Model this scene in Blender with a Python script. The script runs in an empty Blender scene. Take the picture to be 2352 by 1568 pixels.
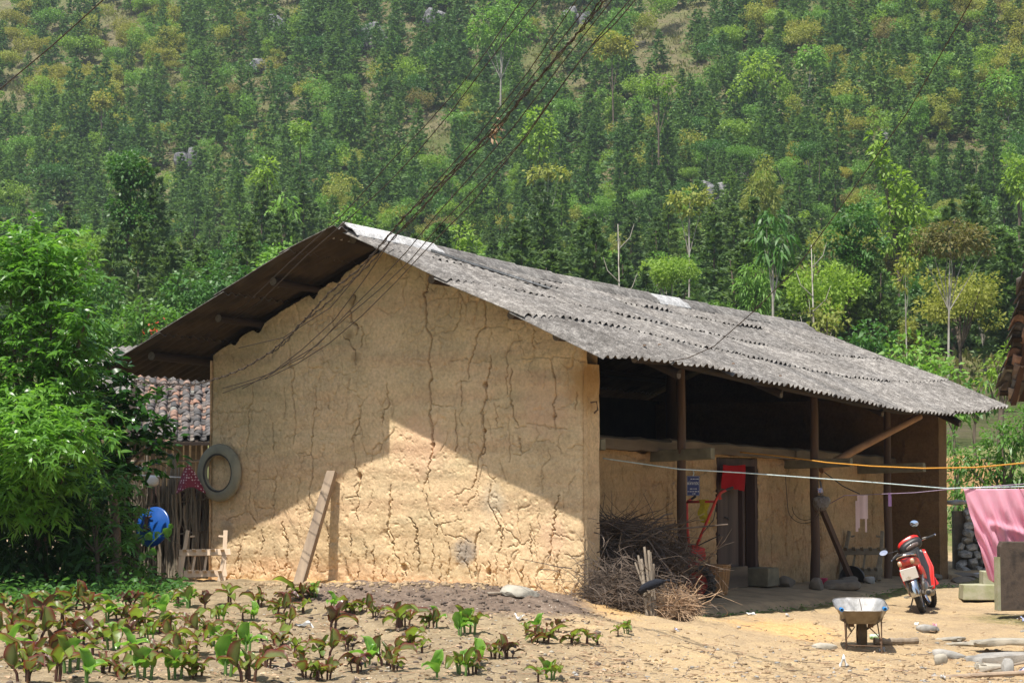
import bpy, bmesh, math, random
import numpy as np
from mathutils import Vector, Matrix, Euler
sc = bpy.context.scene
COL = sc.collection
random.seed(7)
RNG = np.random.default_rng(11)
# ---------------------------------------------------------------- camera, sky, sun, exposure
F = 5000.0; HZ = 1110.0; PITCH = math.atan((HZ-784)/F); EYE = 1.358
cd = bpy.data.cameras.new('camera'); cam = bpy.data.objects.new('camera', cd); COL.objects.link(cam)
cam.location = (0, 0, EYE); cam.rotation_euler = (math.pi/2+PITCH, 0, 0)
cd.sensor_width = 36.0; cd.lens = 36.0*F/2352; cd.clip_end = 3000; cd.clip_start = .5
sc.camera = cam
TH = math.radians(31)
UX, UY = math.sin(TH), math.cos(TH)            # long axis of the house
SUN_EL = math.radians(66.5)
SUN_AZ = math.atan2(-UX, -UY)+math.radians(0)                   # sun stands behind the viewer, over the near gable
w = bpy.data.worlds.new('World'); sc.world = w; w.use_nodes = True
nt = w.node_tree
bgn = nt.nodes['Background']; sky = nt.nodes.new('ShaderNodeTexSky')
sky.sky_type = 'NISHITA'; sky.sun_disc = False; sky.sun_elevation = SUN_EL; sky.sun_rotation = SUN_AZ
sky.air_density = 1.3; sky.dust_density = 2.2; sky.ozone_density = 1.0
nt.links.new(sky.outputs[0], bgn.inputs[0]); bgn.inputs[1].default_value = .10
sd = bpy.data.lights.new('sun', 'SUN'); sd.energy = 4.6; sd.angle = math.radians(.53); sd.color = (1, .955, .88)
so = bpy.data.objects.new('sun', sd); COL.objects.link(so)
sdir = Vector((math.sin(SUN_AZ)*math.cos(SUN_EL), math.cos(SUN_AZ)*math.cos(SUN_EL), math.sin(SUN_EL)))
so.rotation_euler = sdir.to_track_quat('Z', 'Y').to_euler(); so.location = sdir*60
sc.view_settings.view_transform = 'Standard'; sc.view_settings.look = 'None'
sc.view_settings.gamma = 1; sc.view_settings.use_curve_mapping = False
sc.view_settings.exposure = 0.78
sc.render.engine = 'CYCLES'
sc.cycles.max_bounces = 7; sc.cycles.diffuse_bounces = 4; sc.cycles.glossy_bounces = 3
sc.cycles.transmission_bounces = 4; sc.cycles.transparent_max_bounces = 6; sc.cycles.volume_bounces = 0
sc.cycles.use_denoising = True; sc.cycles.denoiser = "OPENIMAGEDENOISE"; sc.cycles.denoising_prefilter = "ACCURATE"
sc.cycles.sample_clamp_indirect = 6

# ---------------------------------------------------------------- geometry of the place
def ray(px, py):
    x = (px-1176)/F; u = -(py-784)/F
    return np.array([x, math.cos(PITCH)-math.sin(PITCH)*u, math.sin(PITCH)+math.cos(PITCH)*u])
CAM = np.array([0, 0, EYE])
def at(px, py, d):                     # a point of the photograph at depth d in metres
    r = ray(px, py); return CAM+r*(d/r[1])
OH = at(1340, 1368, F/190)             # near right-hand corner of the house
U3 = np.array([UX, UY, 0]); V3 = np.array([-UY, UX, 0])
HROT = math.pi/2-TH
def hw(a, b, z):                       # house coordinates -> world
    return OH+U3*a+V3*b+np.array([0, 0, z])
def on_plane(px, py, n, c):
    r = ray(px, py); t = (c-np.dot(n, CAM-OH))/np.dot(n, r); D = CAM+r*t-OH
    return np.array([D@U3, D@V3, D[2]])
def on_gable(px, py, a=0.0): return on_plane(px, py, U3, a)
def on_front(px, py, b=0.0): return on_plane(px, py, V3, b)

# numpy value noise
_PT = np.random.default_rng(5).random(4096)
def _h(ix, iy, iz): return _PT[(ix*374761+iy*668265+iz*974711) & 4095]
def vn(x, y, z=0.0):
    x = np.asarray(x, float); y = np.asarray(y, float); z = np.zeros_like(x)+z
    ix = np.floor(x).astype(np.int64); iy = np.floor(y).astype(np.int64); iz = np.floor(z).astype(np.int64)
    fx = x-ix; fy = y-iy; fz = z-iz
    fx = fx*fx*(3-2*fx); fy = fy*fy*(3-2*fy); fz = fz*fz*(3-2*fz)
    r = 0
    for dx in (0, 1):
        for dy in (0, 1):
            for dz in (0, 1):
                r = r+_h(ix+dx, iy+dy, iz+dz)*(fx if dx else 1-fx)*(fy if dy else 1-fy)*(fz if dz else 1-fz)
    return r
def fbm(x, y, z=0.0, o=4):
    s = 0; a = .5; t = 0
    for k in range(o):
        s = s+a*vn(x*2**k+17.3*k, y*2**k+3.1*k, z*2**k+7.7*k); t += a; a *= .5
    return s/t-.5

# ---------------------------------------------------------------- mesh helpers
class G:
    """collects shapes; build() links them as ONE mesh object"""
    def __init__(s): s.v = []; s.f = []; s.n = 0; s.at = {}
    def add(s, V, Fc):
        V = np.asarray(V, float).reshape(-1, 3)
        s.v.append(V); n = s.n
        s.f.extend([tuple(i+n for i in f) for f in Fc]); s.n += len(V)
        return s
    def box(s, c, d, R=None, jit=0.0, taper=None):
        P = np.array([(x, y, z) for x in (-.5, .5) for y in (-.5, .5) for z in (-.5, .5)])*np.array(d)
        if taper: P[:, :2] *= np.where(P[:, 2:3] > 0, taper, 1)
        if jit: P += RNG.normal(0, jit, P.shape)
        if R is not None: P = P@np.array(R).T
        return s.add(P+np.array(c), [(0, 1, 3, 2), (4, 6, 7, 5), (0, 4, 5, 1), (2, 3, 7, 6), (0, 2, 6, 4), (1, 5, 7, 3)])
    def beam(s, a, b, w, h, up=(0, 0, 1), jit=0.0, w2=None, h2=None):
        a = np.array(a, float); b = np.array(b, float); y = (b-a)/np.linalg.norm(b-a)
        x = np.cross(y, np.array(up, float))
        if np.linalg.norm(x) < 1e-4: x = np.cross(y, (1, 0, 0))
        x /= np.linalg.norm(x); z = np.cross(x, y)
        w2 = w2 or w; h2 = h2 or h
        P = np.array([p+x*i*ww/2+z*k*hh/2 for p, ww, hh in ((a, w, h), (b, w2, h2)) for i in (-1, 1) for k in (-1, 1)])
        if jit: P += RNG.normal(0, jit, P.shape)
        return s.add(P, [(0, 1, 3, 2), (4, 6, 7, 5), (0, 4, 5, 1), (2, 3, 7, 6), (0, 2, 6, 4), (1, 5, 7, 3)])
    def tube(s, pts, r, n=8, cap=True):
        P = np.asarray(pts, float); m = len(P)
        r = np.broadcast_to(np.asarray(r, float), (m,))
        T = np.gradient(P, axis=0); T /= np.maximum(np.linalg.norm(T, axis=1)[:, None], 1e-9)
        ref = np.array([0, 0, 1.0]) if abs(T[:, 2]).mean() < .8 else np.array([1.0, 0, 0])
        X = np.cross(T, ref); X /= np.maximum(np.linalg.norm(X, axis=1)[:, None], 1e-9); Y = np.cross(T, X)
        a = np.arange(n)*2*math.pi/n
        V = (P[:, None]+r[:, None, None]*(np.cos(a)[None, :, None]*X[:, None]+np.sin(a)[None, :, None]*Y[:, None])).reshape(-1, 3)
        Fc = [(i*n+j, i*n+(j+1) % n, (i+1)*n+(j+1) % n, (i+1)*n+j) for i in range(m-1) for j in range(n)]
        if cap: Fc += [tuple(range(n-1, -1, -1)), tuple((m-1)*n+j for j in range(n))]
        return s.add(V, Fc)
    def lathe(s, prof, n=24, axis='z', c=(0, 0, 0), arc=None):
        full = arc is None; a0, a1 = arc or (0, 2*math.pi)
        k = n if full else n+1
        a = a0+(a1-a0)*np.arange(k)/n
        V = []
        for (r, h) in prof:
            cx, sy = r*np.cos(a), r*np.sin(a); hh = np.full(k, h)
            V.append(np.stack({'z': (cx, sy, hh), 'x': (hh, cx, sy), 'y': (cx, hh, sy)}[axis], 1))
        V = np.concatenate(V)+np.array(c)
        Fc = []
        for i in range(len(prof)-1):
            for j in range(n):
                j2 = (j+1) % k
                Fc.append((i*k+j, i*k+j2, (i+1)*k+j2, (i+1)*k+j))
        return s.add(V, Fc)
    def loft(s, secs, cap=True):
        """secs: list of rings (same length) of 3D points"""
        n = len(secs[0]); V = np.concatenate([np.asarray(q, float) for q in secs])
        Fc = [(i*n+j, i*n+(j+1) % n, (i+1)*n+(j+1) % n, (i+1)*n+j) for i in range(len(secs)-1) for j in range(n)]
        if cap: Fc += [tuple(range(n-1, -1, -1)), tuple((len(secs)-1)*n+j for j in range(n))]
        return s.add(V, Fc)
    def grid(s, P):
        """P: (m,n,3) array of points"""
        m, n = P.shape[:2]
        Fc = [(i*n+j, i*n+j+1, (i+1)*n+j+1, (i+1)*n+j) for i in range(m-1) for j in range(n-1)]
        return s.add(P.reshape(-1, 3), Fc)
    def rock(s, c, r, sub=2, jit=.22, flat=1.0, seed=None, R=None):
        bm = bmesh.new(); bmesh.ops.create_icosphere(bm, subdivisions=sub, radius=1)
        V = np.array([v.co[:] for v in bm.verts]); Fc = [tuple(v.index for v in f.verts) for f in bm.faces]; bm.free()
        o = RNG.random(3)*50 if seed is None else np.array([seed*3.7, seed*1.3, seed*2.1])
        d = np.sign(V)*np.abs(V)**.72
        V = d*(1+jit*2.2*fbm(V[:, 0]*1.1+o[0], V[:, 1]*1.1+o[1], V[:, 2]*1.1+o[2], 3))[:, None]
        # knock flat facets
        for k in range(5):
            n_ = RNG.normal(0, 1, 3); n_ /= np.linalg.norm(n_); h = .72+.2*RNG.random()
            ex = np.maximum(V@n_-h, 0); V = V-ex[:, None]*n_
        V = V*np.array(r)*np.array((1, 1, flat))
        if R is not None: V = V@np.array(R).T
        return s.add(V+np.array(c), Fc)
    def mesh(s, name, mat=None, smooth=False, edge=None):
        me = bpy.data.meshes.new(name)
        V = np.concatenate(s.v) if s.v else np.zeros((0, 3))
        me.from_pydata(V.tolist(), [], s.f); 
        for k, a in s.at.items():
            t = me.attributes.new(k, 'FLOAT', 'POINT'); t.data.foreach_set('value', np.concatenate(a).astype(np.float32))
        if mat: me.materials.append(mat)
        if smooth: me.polygons.foreach_set('use_smooth', [True]*len(me.polygons))
        me.update()
        return me
    def build(s, name, mat=None, parent=None, smooth=False, loc=None, rot=None, autosmooth=None, bevel=None):
        me = s.mesh(name, mat, smooth)
        if autosmooth: me.set_sharp_from_angle(angle=math.radians(autosmooth))
        return link(name, me, parent, loc, rot, bevel)
def link(name, me, parent=None, loc=None, rot=None, bevel=None):
    o = bpy.data.objects.new(name, me); COL.objects.link(o)
    if parent is not None: o.parent = parent
    if loc is not None: o.location = [float(q) for q in loc]
    if rot is not None: o.rotation_euler = rot
    if bevel:
        m = o.modifiers.new('bevel', 'BEVEL'); m.width = bevel; m.segments = 2; m.limit_method = 'ANGLE'
    return o
def fastmesh(name, V, Q, mat=None, smooth=False, attrs=None):
    """big meshes: V (n,3), Q (m,k) index array of equal-sized faces"""
    me = bpy.data.meshes.new(name); V = np.ascontiguousarray(V, np.float32); Q = np.ascontiguousarray(Q, np.int32)
    me.vertices.add(len(V)); me.vertices.foreach_set('co', V.ravel())
    me.loops.add(Q.size); me.loops.foreach_set('vertex_index', Q.ravel())
    me.polygons.add(len(Q)); me.polygons.foreach_set('loop_start', np.arange(len(Q), dtype=np.int32)*Q.shape[1])
    if smooth: me.polygons.foreach_set('use_smooth', np.ones(len(Q), bool))
    for k, a in (attrs or {}).items():
        t = me.attributes.new(k, 'FLOAT', 'POINT'); t.data.foreach_set('value', np.ascontiguousarray(a, np.float32))
    me.update(calc_edges=True); me.validate()
    if mat: me.materials.append(mat)
    return me
def tag(o, label=None, cat=None, group=None, kind=None):
    if label: o['label'] = label
    if cat: o['category'] = cat
    if group: o['group'] = group
    if kind: o['kind'] = kind
    return o
def thing(name, label, cat, loc=(0, 0, 0), rz=0.0, group=None, rot=None):
    o = bpy.data.objects.new(name, None); COL.objects.link(o)
    o.empty_display_size = .1
    o.location = [float(q) for q in loc]; o.rotation_euler = rot if rot is not None else (0, 0, rz)
    return tag(o, label, cat, group)
def dup(root, loc, rz=0.0, scale=1.0, label=None, group=None):
    r = root.copy(); COL.objects.link(r); r.location = [float(q) for q in loc]; r.rotation_euler = (0, 0, rz); r.scale = (scale,)*3 if np.isscalar(scale) else scale
    if label: r['label'] = label
    if group: r['group'] = group
    for ch in root.children:
        c = ch.copy(); COL.objects.link(c); c.parent = r
        for g in ch.children:
            d = g.copy(); COL.objects.link(d); d.parent = c
    return r
def rotm(ax, ang): return np.array(Matrix.Rotation(ang, 3, ax))

# ---------------------------------------------------------------- leaves
def leaf_strips(P, D, L, W, droop=0.2, nseg=3, roll=None, fold=.0, rng=RNG):
    """n leaves as bent strips. P base, D direction (unit), L length, W full width. returns V, Q(quads)"""
    n = len(P); L = np.broadcast_to(L, (n,)); W = np.broadcast_to(W, (n,))
    D = D/np.maximum(np.linalg.norm(D, axis=1)[:, None], 1e-9)
    S = np.cross(D, np.array([0, 0, 1.0])+rng.normal(0, .25, (n, 3))); S /= np.maximum(np.linalg.norm(S, axis=1)[:, None], 1e-9)
    Nn = np.cross(S, D)
    if roll is None: roll = rng.normal(0, .5, n)
    S2 = S*np.cos(roll)[:, None]+Nn*np.sin(roll)[:, None]; N2 = np.cross(S2, D)
    t = np.linspace(0, 1, nseg+1); rows = []
    dr = np.broadcast_to(droop, (n,))
    for k, tk in enumerate(t):
        c = P+D*(L*tk)[:, None]+np.array([0, 0, -1.0])*(dr*L*tk*tk)[:, None]
        wk = W*.5*max(math.sin(math.pi*min(tk, 1)**.85)**.8 if 0 < tk < 1 else 0, .06)
        up = N2*(wk*fold)[:, None]
        rows += [c-S2*wk[:, None]+up, c+S2*wk[:, None]+up]
    V = np.stack(rows, 1)                       # n, 2(nseg+1), 3
    k = 2*(nseg+1); base = (np.arange(n)*k)[:, None, None]
    q = np.array([[2*i, 2*i+1, 2*i+3, 2*i+2] for i in range(nseg)])[None]
    return V.reshape(-1, 3), (base+q).reshape(-1, 4)
def cards(P, D, L, W, rng=RNG):
    """diamond leaves, one quad each"""
    n = len(P); D = D/np.maximum(np.linalg.norm(D, axis=1)[:, None], 1e-9)
    R = rng.normal(0, 1, (n, 3)); S = np.cross(D, R); S /= np.maximum(np.linalg.norm(S, axis=1)[:, None], 1e-9)
    L = np.broadcast_to(L, (n,))[:, None]; W = np.broadcast_to(W, (n,))[:, None]
    V = np.stack([P, P+D*L*.45+S*W*.5, P+D*L, P+D*L*.45-S*W*.5], 1)
    return V.reshape(-1, 3), (np.arange(n)*4)[:, None]+np.arange(4)[None]
def merge(parts):
    Vs = []; Qs = []; n = 0
    for V, Q in parts:
        Vs.append(V); Qs.append(Q+n); n += len(V)
    return np.concatenate(Vs), np.concatenate(Qs)
# ---------------------------------------------------------------- materials
def newmat(name):
    m = bpy.data.materials.new(name); m.use_nodes = True
    n = m.node_tree; b = n.nodes['Principled BSDF']
    return m, n, b
def N(n, t, **kw):
    x = n.nodes.new(t)
    for k, v in kw.items():
        if k in x.inputs: x.inputs[k].default_value = v
        else: setattr(x, k, v)
    return x
def ramp(n, fac, cols):
    r = n.nodes.new('ShaderNodeValToRGB'); e = r.color_ramp.elements
    while len(e) < len(cols): e.new(.5)
    for i, (p, c) in enumerate(cols):
        e[i].position = p; e[i].color = (*c, 1) if len(c) == 3 else c
    n.links.new(fac, r.inputs[0]); return r.outputs[0]
def coords(n, kind='Object', scale=None):
    if kind == 'World':
        o = n.nodes.new('ShaderNodeNewGeometry').outputs['Position']
    else:
        o = n.nodes.new('ShaderNodeTexCoord').outputs[kind]
    if scale is not None:
        mp = N(n, 'ShaderNodeMapping'); mp.inputs['Scale'].default_value = scale; n.links.new(o, mp.inputs[0]); o = mp.outputs[0]
    return o
def noise(n, co, scale, detail=6, rough=.6, dist=0):
    x = N(n, 'ShaderNodeTexNoise'); x.inputs['Scale'].default_value = scale; x.inputs['Detail'].default_value = detail
    x.inputs['Roughness'].default_value = rough; x.inputs['Distortion'].default_value = dist
    n.links.new(co, x.inputs['Vector']); return x.outputs[0]
def mixc(n, fac, a, b, mode='MIX'):
    x = n.nodes.new('ShaderNodeMix'); x.data_type = 'RGBA'; x.blend_type = mode
    for s, v in ((x.inputs[0], fac), (x.inputs[6], a), (x.inputs[7], b)):
        if isinstance(v, (int, float)): s.default_value = v
        elif isinstance(v, tuple): s.default_value = (*v, 1)
        else: n.links.new(v, s)
    return x.outputs[2]
def maths(n, op, a, b=None, clamp=False):
    x = n.nodes.new('ShaderNodeMath'); x.operation = op; x.use_clamp = clamp
    for s, v in zip(x.inputs, (a, b)):
        if v is None: continue
        if isinstance(v, (int, float)): s.default_value = v
        else: n.links.new(v, s)
    return x.outputs[0]
def bump(n, b, h, strength=.4, dist=.02, prev=None):
    x = n.nodes.new('ShaderNodeBump'); x.inputs['Strength'].default_value = strength; x.inputs['Distance'].default_value = dist
    n.links.new(h, x.inputs['Height'])
    if prev is not None: n.links.new(prev, x.inputs['Normal'])
    n.links.new(x.outputs[0], b.inputs['Normal']); return x.outputs[0]
def plain(name, c1, c2=None, scale=6, rough=.8, bmp=.25, bscale=40, bdist=.01, metal=0, spec=.3, stretch=None, kind='Object', detail=6, c3=None, rnd=.0, lo=.35, hi=.65):
    m, n, b = newmat(name); c2 = c2 or tuple(x*.7 for x in c1)
    co = coords(n, kind, stretch)
    f = noise(n, co, scale, detail)
    cols = [(lo, c1), (hi, c2)] if c3 is None else [(lo, c1), ((lo+hi)/2, c2), (hi, c3)]
    col = ramp(n, f, cols)
    if rnd:
        oi = n.nodes.new('ShaderNodeObjectInfo')
        col = mixc(n, rnd, col, ramp(n, oi.outputs['Random'], [(0, (.25, .25, .25)), (1, (1, 1, 1))]), 'MULTIPLY')
    n.links.new(col, b.inputs['Base Color'])
    b.inputs['Roughness'].default_value = rough; b.inputs['Metallic'].default_value = metal
    b.inputs['Specular IOR Level'].default_value = spec
    if bmp: bump(n, b, noise(n, co, bscale, 5), bmp, bdist)
    return m
def leafmat(name, cols, wscale=.15, fine=3.0, trans=.35, rough=.5, spec=.35, edge=None, rnd=.25, tcol=1.6):
    """foliage: colour drifts over the place and from plant to plant; light passes through the blades"""
    m, n, b = newmat(name); out = n.nodes['Material Output']
    wp = coords(n, 'World')
    f1 = noise(n, wp, wscale, 3); f2 = noise(n, wp, fine, 2)
    f = maths(n, 'ADD', maths(n, 'MULTIPLY', f1, .6), maths(n, 'MULTIPLY', f2, .4))
    k = len(cols); col = ramp(n, f, [(.33+.34*i/(max(k-1, 1)), c) for i, c in enumerate(cols)])
    if rnd:
        oi = n.nodes.new('ShaderNodeObjectInfo')
        col = mixc(n, rnd, col, ramp(n, oi.outputs['Random'], [(0, (.45, .5, .5)), (.5, (1, 1, 1)), (1, (1.25, 1.1, .55))]), 'MULTIPLY')
    if edge:
        a = n.nodes.new('ShaderNodeAttribute'); a.attribute_name = 'edge'
        col = mixc(n, ramp(n, a.outputs['Fac'], [(edge[1], (0, 0, 0)), (edge[2], (1, 1, 1))]), col, edge[0])
    n.links.new(col, b.inputs['Base Color']); b.inputs['Roughness'].default_value = rough; b.inputs['Specular IOR Level'].default_value = spec
    t = n.nodes.new('ShaderNodeBsdfTranslucent'); n.links.new(mixc(n, 1.0, col, (tcol, tcol*1.05, tcol*.55), 'MULTIPLY'), t.inputs[0])
    mx = n.nodes.new('ShaderNodeMixShader'); mx.inputs[0].default_value = trans
    n.links.new(b.outputs[0], mx.inputs[1]); n.links.new(t.outputs[0], mx.inputs[2]); n.links.new(mx.outputs[0], out.inputs[0])
    return m
M = {}
def mud(name, tint=(1, 1, 1), scale=1.0, pale=0.0, stains=()):
    m, n, b = newmat(name)
    co = coords(n, 'Object')
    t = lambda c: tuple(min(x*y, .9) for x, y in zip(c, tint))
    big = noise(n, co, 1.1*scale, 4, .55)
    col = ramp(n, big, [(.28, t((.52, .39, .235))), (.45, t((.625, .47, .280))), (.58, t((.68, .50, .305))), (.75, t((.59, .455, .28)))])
    lay = noise(n, coords(n, 'Object', (.35, .35, 3.2)), 1.0, 5, .6)                # rammed courses of slightly different earth
    col = mixc(n, maths(n, 'MULTIPLY', ramp(n, lay, [(.48, (0, 0, 0)), (.62, (1, 1, 1))]), .55), col, t((.58, .385, .235)))
    lay2 = noise(n, coords(n, 'Object', (.5, .5, 2.3)), 1.4, 5, .6)
    col = mixc(n, maths(n, 'MULTIPLY', ramp(n, lay2, [(.52, (0, 0, 0)), (.66, (1, 1, 1))]), .5), col, t((.385, .325, .205)))
    fine = noise(n, co, 26, 6, .7)
    col = mixc(n, .42, col, ramp(n, fine, [(.34, (.45, .42, .38)), (.6, (1.12, 1.1, 1.06))]), 'MULTIPLY')
    col = mixc(n, .38, col, ramp(n, noise(n, co, 7, 7, .75), [(.34, (.62, .58, .54)), (.50, (1, 1, 1)), (.68, (1.2, 1.16, 1.1))]), 'MULTIPLY')
    # embedded grey stones
    vo = N(n, 'ShaderNodeTexVoronoi'); vo.inputs['Scale'].default_value = 15; n.links.new(co, vo.inputs['Vector'])
    sp = ramp(n, vo.outputs['Distance'], [(.05, (1, 1, 1)), (.13, (0, 0, 0))])
    few = ramp(n, noise(n, co, 2.3, 3), [(.5, (0, 0, 0)), (.62, (.8, .8, .8))])
    col = mixc(n, maths(n, 'MULTIPLY', sp, few), col, t((.25, .23, .18)))
    for c, r_, cc, k_ in stains:                                  # smoke marks, damp and redder earth on the wall
        dv = n.nodes.new('ShaderNodeVectorMath'); dv.operation = 'DISTANCE'; n.links.new(co, dv.inputs[0]); dv.inputs[1].default_value = [float(q) for q in c]
        e_ = maths(n, 'ADD', maths(n, 'DIVIDE', dv.outputs['Value'], r_), maths(n, 'MULTIPLY', maths(n, 'SUBTRACT', noise(n, co, 6, 5, .7), .5), 1.3))
        col = mixc(n, maths(n, 'MULTIPLY', ramp(n, e_, [(.45, (1, 1, 1)), (1.0, (0, 0, 0))]), k_), col, cc)
    n.links.new(col, b.inputs['Base Color']); b.inputs['Roughness'].default_value = .95; b.inputs['Specular IOR Level'].default_value = .1
    p = bump(n, b, noise(n, co, 38, 6, .7), .55, .012)
    # hairline drying cracks in the skin
    ds = n.nodes.new('ShaderNodeVectorMath'); ds.operation = 'MULTIPLY_ADD'
    nz = N(n, 'ShaderNodeTexNoise'); nz.inputs['Scale'].default_value = 5; nz.inputs['Detail'].default_value = 4; n.links.new(co, nz.inputs['Vector'])
    n.links.new(nz.outputs['Color'], ds.inputs[0]); ds.inputs[1].default_value = (.16, .16, .16); n.links.new(coords(n, 'Object', (1, 1, .62)), ds.inputs[2])
    v2 = N(n, 'ShaderNodeTexVoronoi'); v2.feature = 'DISTANCE_TO_EDGE'; v2.inputs['Scale'].default_value = 8.5; n.links.new(ds.outputs[0], v2.inputs['Vector'])
    p = bump(n, b, ramp(n, v2.outputs['Distance'], [(0, (0, 0, 0)), (.03, (1, 1, 1))]), .22, .008, p)
    v3 = N(n, 'ShaderNodeTexVoronoi'); v3.inputs['Scale'].default_value = 9; n.links.new(co, v3.inputs['Vector'])
    bump(n, b, ramp(n, v3.outputs['Distance'], [(.08, (0, 0, 0)), (.2, (1, 1, 1))]), .4, .012, p)
    return m
M['mud'] = mud('rammed_earth')
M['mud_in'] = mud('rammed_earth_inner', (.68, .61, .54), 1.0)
M['mud_dark'] = mud('shaded_earth', (.27, .22, .175), 1.0)  # earth tint lowered: shade at the far porch end put into colour
M['shade_black'] = plain('painted_shade', (.030, .022, .016), (.016, .012, .009), 4, .95, .3, 20)  # near-black stands in for the deep shade of the loft
M['soffit'] = plain('shaded_underside', (.078, .054, .035), (.035, .025, .017), 2.5, .95, .3, 30, kind='World')  # shade beneath the roof sheets put into this dark brown
M['floor'] = plain('earth_floor', (.36, .27, .16), (.24, .185, .115), 3, .95, .6, 30, .02, spec=.1)
M['soil_clod'] = plain('dry_clods', (.40, .29, .17), (.26, .19, .12), 4, .95, .5, 30, .01, spec=.1)
# corrugated fibre cement, lichen-grey, weathered
def fibre(name, c1, c2, c3, stain=.5):
    m, n, b = newmat(name); co = coords(n, 'World')
    col = ramp(n, noise(n, co, 9, 8, .75), [(.36, c1), (.5, c2), (.62, c3)])
    streak = noise(n, coords(n, 'Object', (9, .6, 1)), 1.2, 5)
    col = mixc(n, stain*.6, col, ramp(n, streak, [(.35, (.42, .40, .37)), (.6, (1.05, 1.05, 1.05))]), 'MULTIPLY')
    spk = noise(n, co, 55, 4, .8)
    col = mixc(n, .75, col, ramp(n, spk, [(.36, (.28, .27, .26)), (.5, (.9, .9, .9)), (.64, (1.45, 1.42, 1.38))]), 'MULTIPLY')
    oi = n.nodes.new('ShaderNodeObjectInfo')
    col = mixc(n, .45, col, ramp(n, oi.outputs['Random'], [(0, (.55, .55, .56)), (.5, (.95, .93, .91)), (1, (1.3, 1.27, 1.23))]), 'MULTIPLY')
    big = noise(n, co, .9, 5, .7); col = mixc(n, .5, col, ramp(n, big, [(.36, (.55, .53, .50)), (.6, (1.15, 1.14, 1.12))]), 'MULTIPLY')
    n.links.new(col, b.inputs['Base Color']); b.inputs['Roughness'].default_value = .92; b.inputs['Specular IOR Level'].default_value = .15
    bump(n, b, noise(n, co, 60, 6, .75), .6, .008)
    return m
M['fibre'] = fibre('fibre_cement_sheet', (.12, .112, .104), (.205, .193, .18), (.33, .315, .295))
M['fibre_new'] = fibre('pale_ridge_sheet', (.34, .34, .34), (.48, .48, .48), (.62, .62, .61), .3)
M['log'] = plain('old_log', (.14, .085, .055), (.06, .038, .027), 3, .85, .6, 18, .01, stretch=(1, 1, .12), rnd=.2)
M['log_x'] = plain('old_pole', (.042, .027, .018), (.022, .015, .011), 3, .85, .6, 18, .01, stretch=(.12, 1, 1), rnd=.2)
M['brace'] = plain('reddish_pole', (.36, .19, .09), (.24, .125, .06), 4, .7, .4, 20, .006)
M['endgrain'] = plain('log_end', (.17, .13, .10), (.10, .08, .06), 30, .9, .3, 60)
M['beam'] = plain('grey_beam', (.19, .14, .09), (.085, .062, .042), 4, .9, .6, 22, .01, stretch=(.15, 1, 1))
M['bracket'] = plain('green_grey_timber', (.22, .19, .12), (.13, .115, .075), 5, .9, .4, 25, .006)
M['door'] = plain('door_wood', (.115, .075, .055), (.055, .036, .028), 4, .75, .5, 30, .006, stretch=(1, 1, .08))
M['doorframe'] = plain('door_frame_wood', (.09, .05, .036), (.045, .026, .02), 5, .75, .4, 30, .006, stretch=(1, 1, .1))
M['plank'] = plain('sawn_plank', (.36, .27, .185), (.22, .165, .12), 6, .85, .45, 40, .005, stretch=(1, 1, .1))
M['frame'] = plain('bare_wood', (.66, .51, .37), (.50, .38, .27), 8, .75, .25, 50, .004, stretch=(1, 1, .2))
M['oldframe'] = plain('dusty_wood', (.26, .22, .15), (.16, .13, .09), 8, .9, .3, 50, .004)
M['stalk'] = plain('dry_cane', (.34, .29, .215), (.155, .12, .085), 9, .7, .25, 50, .004, stretch=(1, 1, .35), rnd=.5)
M['twig'] = plain('grey_brush', (.17, .13, .10), (.055, .04, .03), 5, .85, .2, 60, .003, kind='World')
M['twig_pale'] = plain('pale_brush', (.50, .35, .22), (.24, .15, .09), 6, .8, .2, 60, .003, kind='World')
M['polewood'] = plain('dry_pole', (.36, .30, .23), (.17, .135, .10), 5, .85, .4, 40, .004, stretch=(1, 1, .3), rnd=.35)
M['rubber'] = plain('tyre_rubber', (.022, .022, .022), (.05, .047, .042), 10, .75, .3, 60, .004, spec=.25)
M['grey_ring'] = plain('dusty_rubber_ring', (.165, .16, .12), (.25, .23, .165), 5, .85, .3, 40, .005)
M['tub'] = plain('black_rubber_tub', (.035, .035, .036), (.07, .068, .065), 5, .5, .2, 40, .004, spec=.5)
M['blue'] = plain('blue_lid', (.006, .055, .24), (.010, .075, .30), 4, .28, .05, 30, .004, spec=.55)
M['chrome'] = plain('chrome', (.72, .72, .72), (.5, .5, .5), 6, .16, 0, metal=1)
M['dullsteel'] = plain('dull_steel', (.42, .41, .39), (.22, .19, .16), 7, .45, .1, 40, .003, metal=.85)
M['galv'] = plain('galvanised_tray', (.33, .33, .33), (.17, .165, .155), 7, .5, .4, 9, .02, metal=.1, spec=.6)
M['tray_out'] = plain('rusty_tray', (.30, .255, .19), (.20, .155, .105), 9, .6, .2, 40, .004, metal=.35)
M['rust'] = plain('rusty_steel', (.17, .105, .065), (.09, .06, .04), 12, .8, .3, 60, .003, metal=.3)
M['wheel_dirt'] = plain('muddy_wheel', (.085, .065, .045), (.15, .115, .075), 12, .9, .5, 50, .004)
M['bluepipe'] = plain('blue_grip', (.03, .22, .55), (.02, .16, .42), 6, .4, 0)
M['red'] = plain('red_paint', (.60, .022, .018), (.30, .035, .025), 9, .3, .05, 60, .002, spec=.5, lo=.45, hi=.75)
M['redmatt'] = plain('tractor_red', (.50, .035, .025), (.33, .03, .022), 7, .42, .1, 40, .003)
M['redlens'] = plain('red_lens', (.34, .02, .012), (.25, .012, .01), 8, .12, .1, 90, .002, spec=.7)
M['amber'] = plain('pale_lens', (.52, .34, .22), (.45, .28, .18), 8, .2, 0, spec=.6)
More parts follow.
